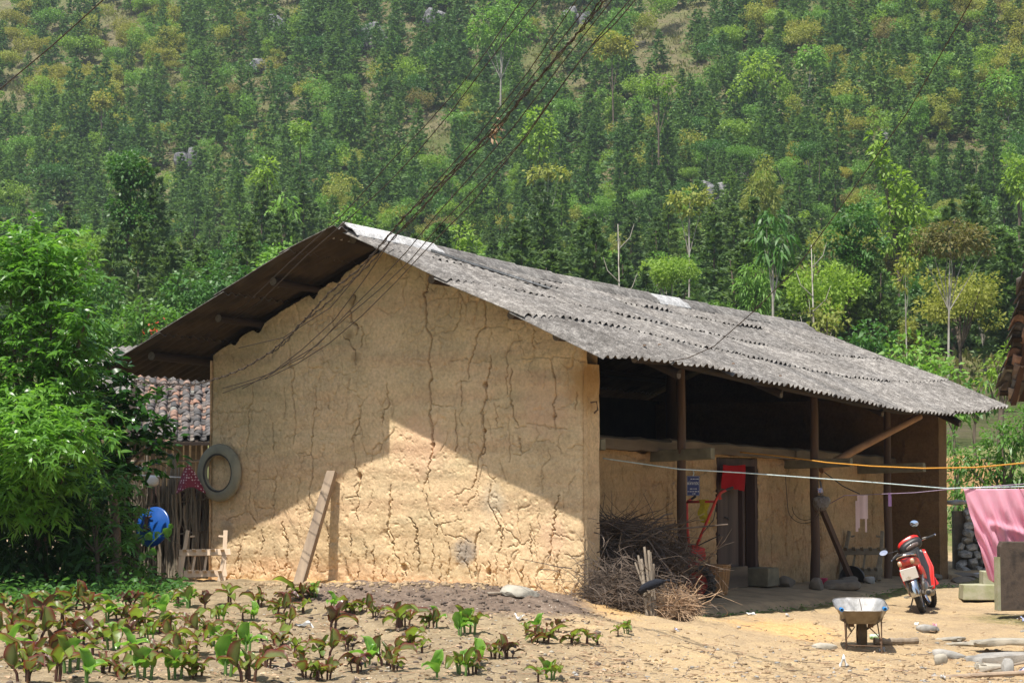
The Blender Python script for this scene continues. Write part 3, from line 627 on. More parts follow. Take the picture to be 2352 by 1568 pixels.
# --- cracks: polylines seen in the near gable, (pixel of the photograph in thirds), half width
def cv(pts, s, ox, oy): return [((x/s+ox)/1.27551, (y/s+oy)/1.27551) for x, y in pts]
S6 = (2.613, 1200, 750); S5 = (2.24, 600, 1050); S8 = (1.96, 800, 1200)
CR = [
 (cv([(130,110),(125,240),(103,300),(115,400),(120,540),(150,610),(155,720),(135,800),(150,870),(165,920),(140,980),(160,1120),(135,1200),(155,1290),(165,1400),(175,1450),(155,1530)], *S6), 13),
 (cv([(575,380),(575,550),(510,580),(495,660),(450,800),(435,870),(440,940)], *S6), 6),
 (cv([(610,760),(615,830),(575,980),(575,1060),(545,1200),(565,1340),(565,1440),(520,1530)], *S6), 9),
 (cv([(770,860),(775,920),(765,1060),(760,1130),(790,1150),(795,1230),(825,1300)], *S6), 6),
 (cv([(940,560),(945,780)], *S6), 5), (cv([(1070,790),(1085,870),(1115,940),(1110,1080),(1080,1140),(1100,1210),(1100,1320)], *S6), 7),
 (cv([(890,1280),(960,1280),(1000,1300),(1060,1320),(1160,1320),(1230,1325)], *S6), 4.5), (cv([(660,1310),(665,1200),(640,1130)], *S6), 5),
 (cv([(780,1150),(660,1160)], *S6), 4), (cv([(590,1320),(700,1315)], *S6), 4), (cv([(800,1310),(880,1305)], *S6), 4),
 (cv([(380,950),(390,1100),(385,1150)], *S6), 5.5), (cv([(345,1180),(340,1280),(350,1400),(345,1500)], *S6), 6), (cv([(735,800),(740,720),(800,650),(850,640)], *S6), 5),
 (cv([(390,300),(390,400),(380,500),(330,570)], *S6), 5), (cv([(430,560),(575,550),(700,540),(780,570),(850,550)], *S6), 4.5), (cv([(150,610),(250,580),(330,570)], *S6), 4),
 (cv([(0,800),(135,795)], *S6), 4), (cv([(160,1130),(230,1155),(320,1150)], *S6), 5), (cv([(820,790),(950,780),(1080,775),(1210,775),(1320,800)], *S6), 4), (cv([(100,340),(300,320),(400,310)], *S6), 3.5),
 (cv([(740,1050),(735,800)], *S6), 4.5), (cv([(300,800),(430,790)], *S6), 4), (cv([(1270,1040),(1260,1170)], *S6), 5), (cv([(840,1390),(840,1500)], *S6), 4),
 (cv([(305,180),(300,290),(275,340),(275,450),(260,600)], *S5), 6), (cv([(545,0),(575,70),(565,150),(570,280),(585,360),(585,440),(570,560)], *S5), 7),
 (cv([(720,180),(715,330),(695,480),(685,620),(700,680),(695,780),(675,830),(675,910),(675,1030)], *S5), 6.5), (cv([(940,120),(935,220)], *S5), 5),
 (cv([(1190,160),(1200,310),(1160,360),(1155,440)], *S5), 6), (cv([(1155,560),(1115,560),(1090,620),(1085,680)], *S5), 5),
 (cv([(1015,330),(1000,440),(965,510),(965,590),(980,640),(980,710),(1010,770),(1005,830),(990,900),(1000,960),(985,1010),(1000,1060)], *S5), 8),
 (cv([(290,840),(275,1000),(325,1070)], *S5), 5), (cv([(275,1010),(170,1040),(130,1060)], *S5), 4), (cv([(435,420),(445,490),(440,560),(440,620)], *S5), 6), (cv([(460,740),(445,900),(435,1050)], *S5), 6),
 (cv([(350,640),(340,760),(330,860)], *S5), 5), (cv([(40,350),(170,355),(300,350)], *S5), 3.5), (cv([(150,470),(150,580)], *S5), 4), (cv([(510,180),(515,290),(515,400)], *S5), 4.5), (cv([(800,240),(805,330)], *S5), 4.5),
 (cv([(500,1070),(510,1140),(540,1210),(525,1320),(515,1430)], *S5), 10), (cv([(1210,850),(1210,960),(1195,1080),(1190,1150),(1225,1210),(1225,1290)], *S5), 8), (cv([(370,1120),(375,1200),(360,1290)], *S5), 6),
 (cv([(230,1230),(205,1350),(215,1430)], *S5), 7), (cv([(350,1330),(390,1420)], *S5), 7), (cv([(600,620),(690,625)], *S5), 3.5), (cv([(690,330),(760,335)], *S5), 4), (cv([(1330,1040),(1385,1120),(1370,1180),(1400,1290)], *S5), 7),
 (cv([(890,0),(915,200),(905,270),(880,380),(850,480)], *S8), 9), (cv([(870,480),(895,600),(930,680),(935,720)], *S8), 6),
 (cv([(1195,0),(1210,120),(1205,240),(1165,290),(1160,350),(1155,400),(1130,450)], *S8), 8), (cv([(1240,430),(1225,510),(1255,600),(1300,680),(1300,760),(1285,850)], *S8), 9),
 (cv([(1610,0),(1610,100)], *S8), 5), (cv([(1640,490),(1615,560),(1605,680),(1585,770),(1580,880)], *S8), 9), (cv([(670,430),(665,560),(650,660),(680,760),(690,830)], *S8), 8),
 (cv([(780,620),(825,690),(810,740),(830,800),(830,880),(825,940)], *S8), 8), (cv([(1180,680),(1150,770),(1160,850),(1155,960)], *S8), 10), (cv([(1000,760),(1015,850),(1000,900),(990,950)], *S8), 9),
 (cv([(900,740),(915,830),(905,940)], *S8), 7), (cv([(45,660),(50,720),(75,770),(70,850),(60,960)], *S8), 9), (cv([(440,710),(435,840)], *S8), 6), (cv([(520,760),(520,880)], *S8), 5), (cv([(570,780),(570,960)], *S8), 8),
 (cv([(245,830),(245,930)], *S8), 8), (cv([(300,640),(310,790)], *S8), 5), (cv([(930,660),(1000,640),(1080,630)], *S8), 4.5), (cv([(980,720),(1060,735),(1130,760)], *S8), 6), (cv([(1430,900),(1420,985)], *S8), 12), (cv([(1640,920),(1615,1000)], *S8), 13),
 (cv([(1340,790),(1400,780),(1460,750)], *S8), 5), (cv([(1580,720),(1640,720),(1720,750)], *S8), 5), (cv([(690,830),(740,900)], *S8), 12), (cv([(740,900),(755,950)], *S8), 9), (cv([(1230,870),(1235,950)], *S8), 11), (cv([(480,860),(475,980)], *S8), 8), (cv([(410,850),(415,960)], *S8), 7), (cv([(620,920),(625,980)], *S8), 7),
 (cv([(1470,700),(1465,800),(1480,870)], *S8), 6), (cv([(1350,140),(1360,220),(1350,300)], *S8), 4), (cv([(1540,90),(1640,110)], *S8), 4), (cv([(1400,150),(1420,250)], *S8), 4),
 (cv([(1000,160),(1015,190),(1010,260),(1000,330)], 2.851, 700, 900), 8), (cv([(2080,630),(2100,700),(2060,800),(2050,880),(2120,930),(2100,1000)], 2.851, 300, 630), 17), (cv([(2000,1010),(2100,1120),(2105,1250)], 2.851, 300, 630), 6), (cv([(1545,1150),(1550,1260),(1590,1290),(1580,1390)], 2.851, 300, 630), 6),
 (cv([(1070,1180),(1085,1240)], 2.851, 300, 630), 8), (cv([(1900,850),(1930,950)], 2.851, 300, 630), 6), (cv([(1570,840),(1600,930)], 2.851, 300, 630), 6),
]
HOLES = [(cv([(490, 380)], *S8)[0], .042), (cv([(740, 905)], *S8)[0], .05), (cv([(1230, 930)], *S8)[0], .045), (cv([(570, 985)], *S6)[0], .035), (cv([(565, 1338)], *S6)[0], .03), (cv([(170, 1445)], *S6)[0], .03)]
class MudFace:
    """a sheet of rammed earth: fine grid pushed in and out, with the cracks cut into it"""
    def __init__(s, b0, b1, z0, z1, res, seed=0):
        s.b = np.arange(b0, b1+res*.5, res); s.z = np.arange(z0, z1+res*.5, res); s.res = res; s.seed = seed
        s.B, s.Z = np.meshgrid(s.b, s.z)
        B, Z, q = s.B, s.Z, seed*9.1
        h = .030*fbm(B*.9, Z*.9, q, 4)+.012*fbm(B*3.5, Z*4.5, q+3, 4)+.013*fbm(B*13, Z*15, q+5, 4)
        h += .008*np.sin(2*math.pi*Z/.36+1.2*fbm(B*.7, Z*.4, q+8, 2))*.5                                # rammed courses
        pit = fbm(B*12, Z*12, q+11, 3); h -= .020*np.clip(pit-.17, 0, 1)*4; h -= .010*np.clip(fbm(B*23, Z*23, q+14, 2)-.22, 0, 1)*4
        s.H = h; s.D = np.zeros_like(h)                                         # D: depth of cracks
    def crack(s, pts, hw_, depth=.05, rng=None, wob=.012, half=None):
        rng = rng or RNG
        P = np.asarray(pts, float); seg = []
        for i in range(len(P)-1):
            n = max(2, int(np.linalg.norm(P[i+1]-P[i])/.035))
            for k in range(n): seg.append(P[i]+(P[i+1]-P[i])*k/n)
        seg.append(P[-1]); C = np.array(seg); C[1:-1] += rng.normal(0, wob, C[1:-1].shape)
        n = len(C); w_ = hw_*(.55+.9*rng.random(n)); tp = np.minimum(1, np.minimum(np.arange(n), np.arange(n)[::-1])/4+.35); w_ *= tp
        for i in range(n-1):
            a, b = C[i], C[i+1]; m = max(w_[i], w_[i+1])*3+.03
            i0, i1 = np.searchsorted(s.z, [min(a[1], b[1])-m, max(a[1], b[1])+m]); j0, j1 = np.searchsorted(s.b, [min(a[0], b[0])-m, max(a[0], b[0])+m])
            if i1 <= i0 or j1 <= j0: continue
            BB = s.B[i0:i1, j0:j1]; ZZ = s.Z[i0:i1, j0:j1]; d = b-a; l2 = max(d@d, 1e-9)
            t = np.clip(((BB-a[0])*d[0]+(ZZ-a[1])*d[1])/l2, 0, 1)
            r = np.hypot(BB-a[0]-t*d[0], ZZ-a[1]-t*d[1]); ww = np.maximum(w_[i]*(1-t)+w_[i+1]*t, s.res*.42)
            dep = depth*min(1, .35+m*12)
            f = dep*np.clip(1.2-r/ww, 0, 1)**.6+.0015*np.exp(-(r/(ww*2+.006))**2)
            s.D[i0:i1, j0:j1] = np.maximum(s.D[i0:i1, j0:j1], f)
    def hole(s, c, r, depth=.12):
        R = np.hypot((s.B-c[0]), (s.Z-c[1])*.9)*(1+.7*fbm(s.B*20, s.Z*20, 3, 2)); s.D = np.maximum(s.D, depth*np.clip((r-R)/r*2.2, 0, 1))
    def random_cracks(s, n, rng, wid=(.004, .010), vert=.8, zmin=None, length=(.25, .9)):
        for _ in range(n):
            p = np.array([rng.uniform(s.b[0], s.b[-1]), rng.uniform(s.z[0], s.z[-1])]); ln = rng.uniform(*length); v = rng.random() < vert
            pts = [p.copy()]
            for k in range(max(2, int(ln/.12))):
                st = np.array([rng.normal(0, .045), -.12]) if v else np.array([.12*(1 if rng.random() < .97 else -1), rng.normal(0, .035)])
                p = p+st; pts.append(p.copy())
            s.crack(pts, rng.uniform(*wid), .03, rng)
    def network(s, cx, cz, wid, depth, seed, lo=.0, sel=None):
        """drying cracks: cell borders of a warped scatter of points"""
        X = s.B/cx+.55*fbm(s.B*3, s.Z*3, seed, 3)+.25*fbm(s.B*11, s.Z*11, seed+2, 2); Y = s.Z/cz+.55*fbm(s.B*3+9, s.Z*3, seed+1, 3)+.25*fbm(s.B*11+5, s.Z*11, seed+3, 2)
        ix = np.floor(X).astype(np.int64); iy = np.floor(Y).astype(np.int64); f1 = np.full(X.shape, 9.); f2 = np.full(X.shape, 9.)
        for dx in (-1, 0, 1):
            for dy in (-1, 0, 1):
                px = ix+dx+_h(ix+dx, iy+dy, seed*7+1); py = iy+dy+_h(ix+dx, iy+dy, seed*7+5); d = np.hypot(X-px, Y-py)
                f2 = np.where(d < f1, f1, np.minimum(f2, d)); f1 = np.minimum(f1, d)
        e = (f2-f1)*min(cx, cz)*.6; m = np.clip((fbm(s.B*1.3, s.Z*1.3, seed+9, 4)-lo)*6, 0, 1)
        if sel is not None: m = m*sel
        w_ = wid*(.4+1.2*vn(s.B*5, s.Z*5, seed))
        s.D = np.maximum(s.D, depth*m*np.clip(1.15-e/np.maximum(w_, s.res*.4), 0, 1)**.7)
    def verts(s, f):
        return f(s.B, s.Z, s.H-s.D)
    def faces(s, mask=None):
        nz, nb = s.B.shape; i = np.arange((nz-1)*(nb-1)); q = i//(nb-1)*nb+i % (nb-1)
        Q = np.stack([q, q+1, q+nb+1, q+nb], 1)
        if mask is not None:
            m = mask.ravel(); Q = Q[m[Q].all(1)]
        return Q
def compact(V, Q):
    u, inv = np.unique(Q, return_inverse=True); return V[u], inv.reshape(Q.shape)
rg = np.random.default_rng(21)
gf = MudFace(-.0, W, -.2, 4.42, .0092, 1)
for pts, wpx in CR:
    P2 = [on_gable(x, y)[1:] for x, y in pts]
    gf.crack(P2, wpx*(.00060 if abs(P2[0][1]-P2[-1][1]) > abs(P2[0][0]-P2[-1][0]) else .00028), (.11 if wpx > 5 else .06) if abs(P2[0][1]-P2[-1][1]) > abs(P2[0][0]-P2[-1][0]) else .035, rg)
for c, r in HOLES: gf.hole(on_gable(*c)[1:], r)
gf.random_cracks(110, rg, (.001, .0025), .8, length=(.08, .4))
gf.network(.17, .26, .0055, .026, 5, -.02, np.clip((gf.Z-1.3)/.9, .05, 1)); gf.network(.09, .11, .0045, .018, 8, .04, np.clip((gf.Z-1.4)/.8, 0, 1)*np.clip((4.6-gf.B)/1.2, .2, 1)); gf.network(.30, .85, .006, .030, 3, .02)
for _ in range(26):                                                         # eroded foot: short wide vertical splits
    b_ = rg.uniform(.1, W-.1); z_ = rg.uniform(.1, .5); gf.crack([(b_, z_+.1), (b_+rg.normal(0, .03), z_-.1), (b_+rg.normal(0, .05), z_-.3)], rg.uniform(.004, .008), .035, rg)
lowz = np.clip(1-gf.Z/.75, 0, 1)
gf.H += lowz*.022*fbm(gf.B*6, gf.Z*6, 33, 4)*2-.03*np.clip(1-gf.Z/.18, 0, 1)*(fbm(gf.B*5, gf.Z*2, 40, 3)+.4)
edge = np.minimum(gf.B, W-gf.B); rr = .07
gf.H -= rr*(1-np.sqrt(np.clip(1-np.clip(1-edge/rr, 0, 1)**2, 0, 1)))
def top_gable(b): return roofz(.1, b)-.11-.05*np.maximum(0, fbm(b*2.6, b*0+3, 5, 4)*2.2)-.07*np.exp(-((b-3.66)/.07)**2)-.09*np.exp(-((b-4.05)/.05)**2)-.10*np.exp(-((b-4.95)/.07)**2)-.06*np.exp(-((b-5.35)/.06)**2)
tops = top_gable(gf.B)
mask = gf.Z < tops
V = gf.verts(lambda B, Z, H: np.stack([-H+.03, B, Z], -1)).reshape(-1, 3)
V1, Q1 = compact(V, gf.faces(mask))
# right end of the gable wall, seen from the yard
ef = MudFace(.0, TW, -.4, 2.80, .016, 4); ef.random_cracks(10, rg, (.004, .008), .9)
ef.H *= .7; ef.D[:] *= .8
V2 = ef.verts(lambda A, Z, H: np.stack([A+.03, -H+.004*np.sin(Z*9)+.012, Z], -1)).reshape(-1, 3); Q2 = ef.faces()
# left end and plain core behind the skin
lf = MudFace(0, TW, -.2, 3.0, .04, 6); V3_ = lf.verts(lambda A, Z, H: np.stack([A+.02, W+H*.6-.004, Z], -1)).reshape(-1, 3); Q3 = lf.faces()
bb = np.linspace(0.02, W-.02, 60); core = G()
P = np.array([[(.115, b, -.3) for b in bb], [(.115, b, float(top_gable(np.array(b)))-.03) for b in bb], [(TW, b, float(top_gable(np.array(b)))-.03) for b in bb], [(TW, b, -.3) for b in bb]])
core.grid(P)
V4 = np.concatenate(core.v); Q4 = np.array(core.f)
V, Q = merge([(V1, Q1), (V2, Q2), (V3_, Q3), (V4, Q4)])
link('gable_wall', fastmesh('gable_wall', V, Q, mud('rammed_earth_gable', stains=[(on_gable(1065, 1268), .22, (.20, .18, .16), .8), (on_gable(806, 690), .10, (.22, .15, .08), .7), (on_gable(800, 770), .09, (.24, .16, .08), .7), (on_gable(815, 820), .10, (.25, .17, .085), .6), (np.array([.2, 0, 2.55]), .42, (.40, .22, .075), .75), (on_gable(520, 1215), .16, (.24, .21, .17), .5), (on_gable(1270, 1230), .3, (.66, .42, .28), .4), (on_gable(960, 1020), .5, (.70, .43, .28), .45), (on_gable(1250, 930), .5, (.62, .38, .25), .4), (on_gable(1130, 1150), .25, (.42, .38, .29), .5)]), True), house)
# porch wall (recessed), with the door opening
DA0, DA1, DZ = 5.62, 6.98, 1.70
pf = MudFace(TW, 12.38, -.35, 1.82, .016, 9); pf.random_cracks(130, rg, (.005, .012), .95, length=(.3, 1.1)); pf.random_cracks(20, rg, (.004, .008), .1); pf.network(.4, .7, .010, .045, 4, -.08)
for ax, z0, z1, wd in [(1.72, 1.45, .8, .022), (4.0, 1.3, .75, .016), (8.05, .95, .2, .016), (9.45, 1.5, .1, .022), (11.6, 1.3, .5, .016), (7.5, 1.2, .1, .010)]:
    pf.crack([(ax, z0), (ax+.03, (z0*2+z1)/3), (ax-.02, (z0+2*z1)/3), (ax+.01, z1)], wd*1.25, .10, rg, .02)
m = ~((pf.B > DA0-.02) & (pf.B < DA1+.02) & (pf.Z < DZ+.02))
topm = pf.Z < 1.80-.05*np.maximum(0, fbm(pf.B*3, pf.B*0, 2, 3)*3)
V1, Q1 = compact(pf.verts(lambda A, Z, H: np.stack([A, IB-H*1.1, Z], -1)).reshape(-1, 3), pf.faces(m & topm))
core = G()
core.box(((TW+DA0)/2, IB+.22, .73), (DA0-TW, .3, 2.1)); core.box(((12.35+DA1)/2, IB+.22, .73), (12.35-DA1, .3, 2.1)); core.box(((DA0+DA1)/2, IB+.22, (DZ+1.78)/2), (DA1-DA0, .3, 1.78-DZ))
V4 = np.concatenate(core.v); Q4 = np.array(core.f); V, Q = merge([(V1, Q1), (V4, Q4)])
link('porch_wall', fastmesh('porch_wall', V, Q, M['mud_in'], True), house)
# far gable: inner face, end face, core
ff = MudFace(0, 5.4, -.4, 2.8, .035, 13); ff.random_cracks(16, rg, (.006, .012), .9)
V1 = ff.verts(lambda B, Z, H: np.stack([12.36+H, B, Z], -1)).reshape(-1, 3)
fe = MudFace(0, TW, -.5, 2.6, .03, 15); V2 = fe.verts(lambda A, Z, H: np.stack([A+12.36, -H*.7, Z], -1)).reshape(-1, 3)
bb = np.linspace(.03, W, 40); core = G(); ft = lambda b: float(roofz(12.6, np.array(b)))-.12
core.grid(np.array([[(12.5, b, -.4) for b in bb], [(12.5, b, ft(b)) for b in bb], [(12.76, b, ft(b)) for b in bb], [(12.76, b, -.4) for b in bb]]))
V, Q = merge([(V1, ff.faces()), (V2, fe.faces()), (np.concatenate(core.v), np.array(core.f))])
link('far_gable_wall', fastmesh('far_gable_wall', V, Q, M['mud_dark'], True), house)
core = G().box(((L+TW)/2, W-.2, 1.2), (L-TW-.06, .38, 3.3)); core.build('rear_wall', M['shade_black'], house)
bb = np.linspace(IB+.1, 5.4, 30); G().grid(np.array([[(TW+.03, b, 1.84) for b in bb], [(TW+.03, b, float(top_gable(np.array(b)))-.05) for b in bb]])).build('shade_lining', M['shade_black'], house)  # added dark sheet inside the gable; its colour carries the loft shade
# porch platform of beaten earth
na, nb_ = 260, 46
aa = np.linspace(.36, 13.6, na); P = np.zeros((nb_, na, 3))
for j, t in enumerate(np.linspace(0, 1, nb_)):
    ee = -.42+.13*fbm(aa*1.3, aa*0+2, 4, 4)-.12*np.clip((aa-9)/4, 0, 1)+.30*np.clip(1.6-aa, 0, 1.2)
    if t < .6:
        u = t/.6; b_ = 1.0*(1-u)+ee*u; z_ = -.13-.012*aa*.6-.10*u**2
    else:
        u = (t-.6)/.4; b_ = ee-.05-.32*u**.8-.04*fbm(aa*4, aa*0+9*u, 2, 3); z_ = -.13-.0072*aa-.10-.34*u**1.3
    P[j, :, 0] = aa; P[j, :, 1] = b_; P[j, :, 2] = z_+.03*fbm(aa*3, b_*3+aa*0, 7, 4)+.025*fbm(aa*11, b_*11+aa*0, 3, 3)
V = P.reshape(-1, 3); i = np.arange((nb_-1)*(na-1)); q = i//(na-1)*na+i % (na-1); Q = np.stack([q, q+1, q+na+1, q+na], 1)
link('porch_floor', fastmesh('porch_floor', V, Q, M['floor'], True), house)
def porch(a, b): return -.13-.0072*a-.10*((1-b)/1.42)**2*(b < 1)
# loft floor and wall-plate beams
for k, b in enumerate(np.arange(1.22, 5.3, .34)):
    G().beam((.42, b, 1.86), (12.34, b, 1.80), .33, .035, jit=.006).build('loft_board', M['shade_black'], house)
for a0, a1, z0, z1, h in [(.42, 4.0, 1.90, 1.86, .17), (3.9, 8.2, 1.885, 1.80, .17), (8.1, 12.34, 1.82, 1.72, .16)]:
    g = G(); n = 14; pts = [(a0+(a1-a0)*i/n, IB-.06+.012*RNG.normal(), z0+(z1-z0)*i/n+.008*RNG.normal()) for i in range(n+1)]
    secs = [[(x, y-.07, z-h/2), (x, y-.075, z+h/2-.03), (x, y-.03, z+h/2), (x, y+.16, z+h/2), (x, y+.16, z-h/2)] for x, y, z in pts]
    g.loft(secs); g.build('wall_plate', M['beam'], house)
for a, z, b0, b1, wd, h in [(.62, 1.80, .9, .06, .20, .13), (3.55, 1.72, .9, -.02, .20, .155), (8.05, 1.64, .9, -.18, .2, .13), (11.0, 1.58, .9, -.25, .2, .14)]:
    g = G().beam((a, b0, z), (a, b1, z+.03), wd*.6, h, jit=.004); g.build('bracket', M['bracket'], house, bevel=.006)
# posts
def post(a, b, z0, r):
    zt = float(roofz(a, np.array(b)))-.14; n = 12
    pts = [(a+.012*math.sin(i*1.3), b+.01*math.cos(i*1.1), z0+(zt-z0)*i/n) for i in range(n+1)]
    G().tube(pts, [r*(1.08-.25*i/n)*(1+.04*RNG.normal()) for i in range(n+1)], 14).build('post', M['log'], house, autosmooth=50)
post(3.55, .45, -.2, .063); post(8.10, .45, -.16, .070); post(11.15, .45, -.25, .066); post(3.5, 2.9, 1.8, .09); post(8.1, 2.9, 1.8, .09)
# reddish diagonal brace from post to eave purlin
G().tube([hwl for hwl in [(8.28, .42, 1.56), (8.9, .12, 1.86), (9.55, -.22, 2.16), (10.15, -.5, 2.42)]], [.062, .062, .058, .055], 12).build('brace', M['brace'], house, autosmooth=50)
# purlins and cross poles carrying the sheets
for b, a0, a1, r, dz in [(2.9, -.72, 13.3, .06, .12), (1.78, -.62, 13.25, .055, .10), (.62, -.66, 13.3, .055, .10), (.05, -.55, 13.3, .06, .11), (-.52, .35, 13.1, .05, .09), (4.02, -.88, 13, .055, .10), (4.95, -.82, 13, .055, .10), (5.93, -.98, 13, .06, .10)]:
    n = 16; pts = []
    for i in range(n+1):
        a = a0+(a1-a0)*i/n; pts.append((a, b+.01*RNG.normal(), float(roofz(a, np.array(b)))-dz+.006*RNG.normal()))
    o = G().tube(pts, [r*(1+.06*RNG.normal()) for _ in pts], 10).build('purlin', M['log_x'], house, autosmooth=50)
    G().lathe([(0.001, 0), (r*.95, 0.0)], 12, 'x', (a0-.004, pts[0][1], pts[0][2])).build('cut_end', M['endgrain'], o)
for a, b0, b1, r in [(1.25, 2.2, -.66, .062), (4.45, 2.2, -.62, .055), (8.4, 2.2, -.55, .055), (11.4, 2.2, -.72, .06)]:
    pts = [(a+.01*RNG.normal(), b0+(b1-b0)*i/8, float(roofz(a, np.array(b0+(b1-b0)*i/8)))-.19+.02*(i == 8)) for i in range(9)]
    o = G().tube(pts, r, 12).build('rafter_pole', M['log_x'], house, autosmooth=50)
    e = np.array(pts[-1]); G().lathe([(0.001, 0), (r*.96, 0)], 14, 'y', (e[0], e[1]-.004, e[2])).build('cut_end', M['endgrain'], o)
# --- corrugated sheets, one object each
LAM = .169; AMP = .024
def sheet_mesh(name, wv, ln, nl=3, t=.007, mat=None, seed=0):
    n = int(wv*8)+1; x = np.arange(n)*LAM/8; zz = AMP*np.cos(2*math.pi*x/LAM)
    y = np.linspace(0, ln, nl+1); r_ = np.random.default_rng(seed); top = np.zeros((nl+1, n, 3))
    for j in range(nl+1):
        top[j, :, 0] = x; top[j, :, 1] = y[j]; top[j, :, 2] = zz*(1+.06*r_.normal())
    top[-1, :, 1] += .012*np.repeat(r_.normal(0, 1, n//4+1), 4)[:n]*(seed % 3 > 0)        # nibbled lower edge
    bot = top.copy(); bot[..., 2] -= t
    V = np.concatenate([top.reshape(-1, 3), bot.reshape(-1, 3)]); o = (nl+1)*n; F_ = []
    for j in range(nl):
        for i in range(n-1):
            q = j*n+i; F_.append((q, q+1, q+n+1, q+n)); F_.append((o+q, o+q+n, o+q+n+1, o+q+1))
    for i in range(n-1):
        F_.append((i, o+i, o+i+1, i+1)); q = nl*n+i; F_.append((q, q+1, o+q+1, o+q))
    for j in range(nl):
        q = j*n; F_.append((q, q+n, o+q+n, o+q)); q = j*n+n-1; F_.append((q, o+q, o+q+n, q+n))
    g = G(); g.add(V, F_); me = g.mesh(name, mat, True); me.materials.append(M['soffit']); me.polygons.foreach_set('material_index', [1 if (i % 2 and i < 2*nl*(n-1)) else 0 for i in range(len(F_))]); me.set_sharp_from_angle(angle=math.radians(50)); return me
def place_sheet(me, p0, ydir, roll, lift, name='roof_sheet', xdir=None):
    x = np.array(xdir if xdir is not None else (1, 0, 0), float); y = np.array(ydir, float); y /= np.linalg.norm(y)
    x -= y*(x@y); x /= np.linalg.norm(x); z = np.cross(x, y)
    if z[2] < 0: x = -x; z = -z
    R = np.array([x, y, z]).T@rotm('Y', roll)
    Mx = Matrix([[*R[i], (p0+z*lift)[i]] for i in range(3)]+[[0, 0, 0, 1]])
    o = bpy.data.objects.new(name, me); COL.objects.link(o); o.parent = house; o.matrix_local = Mx; return o
rs = np.random.default_rng(3)
ROWS = [(2.96, 2.22), (2.41, 1.36), (1.52, .28), (.44, -.82)]
SLOPE = math.hypot(1, 1.78/3.72)
meshes = {}
for k, (b0, b1) in enumerate(ROWS):
    for v in range(3): meshes[k, v] = sheet_mesh('roof_sheet', 5.5, abs(b0-b1)*SLOPE, 3, .008, M['fibre'], k*3+v)
NC = 17
for c in range(NC):
    a0 = -.96+c*LAM*5
    for k, (b0, b1) in enumerate(ROWS):
        am = a0+.45
        e1 = b1
        if k == 3: e1 = b1+.07*np.clip((c-13)/3, 0, 1)+.03*rs.normal()*(c > 0)
        zt = float(roofz(am, np.array(b0))); zb = float(roofz(am, np.array(e1)))
        dzda = (float(roofz(am+.4, np.array((b0+b1)/2)))-float(roofz(am-.4, np.array((b0+b1)/2))))/.8
        lift = .012+.010*rs.random(); up = .016+.016*rs.random()+.03*(rs.random() < .08)
        yd = np.array([0, e1-b0, zb-zt+up])
        xd = (1, 0, dzda)
        p0 = np.array([a0+.02*rs.normal()*(c > 0), b0, zt+(float(roofz(a0, np.array(b0)))-zt)])
        # sheets are laid from the far end so the near one laps over: local x runs along +a or -a after the z-flip
        x = np.array(xd)/np.linalg.norm(xd); z = np.cross(x, yd/np.linalg.norm(yd))
        if z[2] < 0: p0 = p0+x*LAM*5.5
        place_sheet(meshes[k, int(rs.integers(3))], p0, yd, math.radians(rs.normal(0, .55)), lift, xdir=xd)
# left slope
LROWS = [(2.84, 3.65), (3.52, 4.70), (4.56, 5.74), (5.60, 6.64)]
for k, (b0, b1) in enumerate(LROWS):
    meshes['l', k] = sheet_mesh('roof_sheet', 5.5, abs(b0-b1)*SLOPE, 3, .008, M['fibre'], 20+k)
for c in range(NC):
    a0 = -1.20+c*LAM*5
    for k, (b0, b1) in enumerate(LROWS):
        am = a0+.45; zt = float(roofz(am, np.array(b0))); zb = float(roofz(am, np.array(b1))); yd = np.array([0, b1-b0, zb-zt+.03])
        p0 = np.array([a0, b0, zt]); x = np.array([1., 0, 0]); z = np.cross(x, yd)
        if z[2] < 0: p0 = p0+x*LAM*5.5
        place_sheet(meshes['l', k], p0, yd, math.radians(rs.normal(0, .4)), .014)
# ridge capping: bent pieces, some newer and paler
def cap_mesh(mat, ln=1.08):
    g = G(); n = 10; prof = []
    for s in np.linspace(-1, 1, 13):
        b = s*.22; prof.append((b, -abs(s)**1.25*.155+.012*math.cos(s*9)))
    P = np.array([[(x, b, z) for b, z in prof] for x in np.linspace(0, ln, 5)]); P2 = P.copy(); P2[..., 2] -= .01
    g.grid(P); g.grid(P2[:, ::-1]); 
    for i in range(4):
        pass
    return g.mesh('ridge_cap', mat, True)
capm = {True: cap_mesh(M['fibre_new']), False: cap_mesh(M['fibre'])}
for k in range(14):
    a0 = -.95+k*1.03; am = a0+.5; z0 = float(np.interp(a0, RA, RZ)); z1 = float(np.interp(a0+1.03, RA, RZ))
    o = bpy.data.objects.new('ridge_cap', capm[k in (0, 1, 8)]); COL.objects.link(o); o.parent = house
    o.location = (a0, RB+.01*rs.normal(), z0+.050+.012*rs.random()); o.rotation_euler = (math.radians(rs.normal(0, 1.2)), -math.atan2(z1-z0+.015, 1.03), 0)
    if k in (0, 1, 8): o['label'] = 'newer pale ridge capping'
# loose pale batten lying on the sheets by the ridge
a_, b_ = 1.0, 2.28
G().beam((.35, 2.46, float(roofz(.35, np.array(2.46)))+.075), (2.55, 1.95, float(roofz(2.55, np.array(1.95)))+.075), .075, .022, jit=.003).build('loose_batten', M['fibre_new'], house)
for a, b in [(-.32, -.62), (-.05, -.70), (.75, -.45), (1.35, -.35), (3.3, -.45), (4.6, -.55)]:
    G().lathe([(.0, .02), (.018, .016), (.026, 0)], 8, 'z', (a, b, float(roofz(a, np.array(b)))+.055)).build('sheet_nail', M['rust'], house)
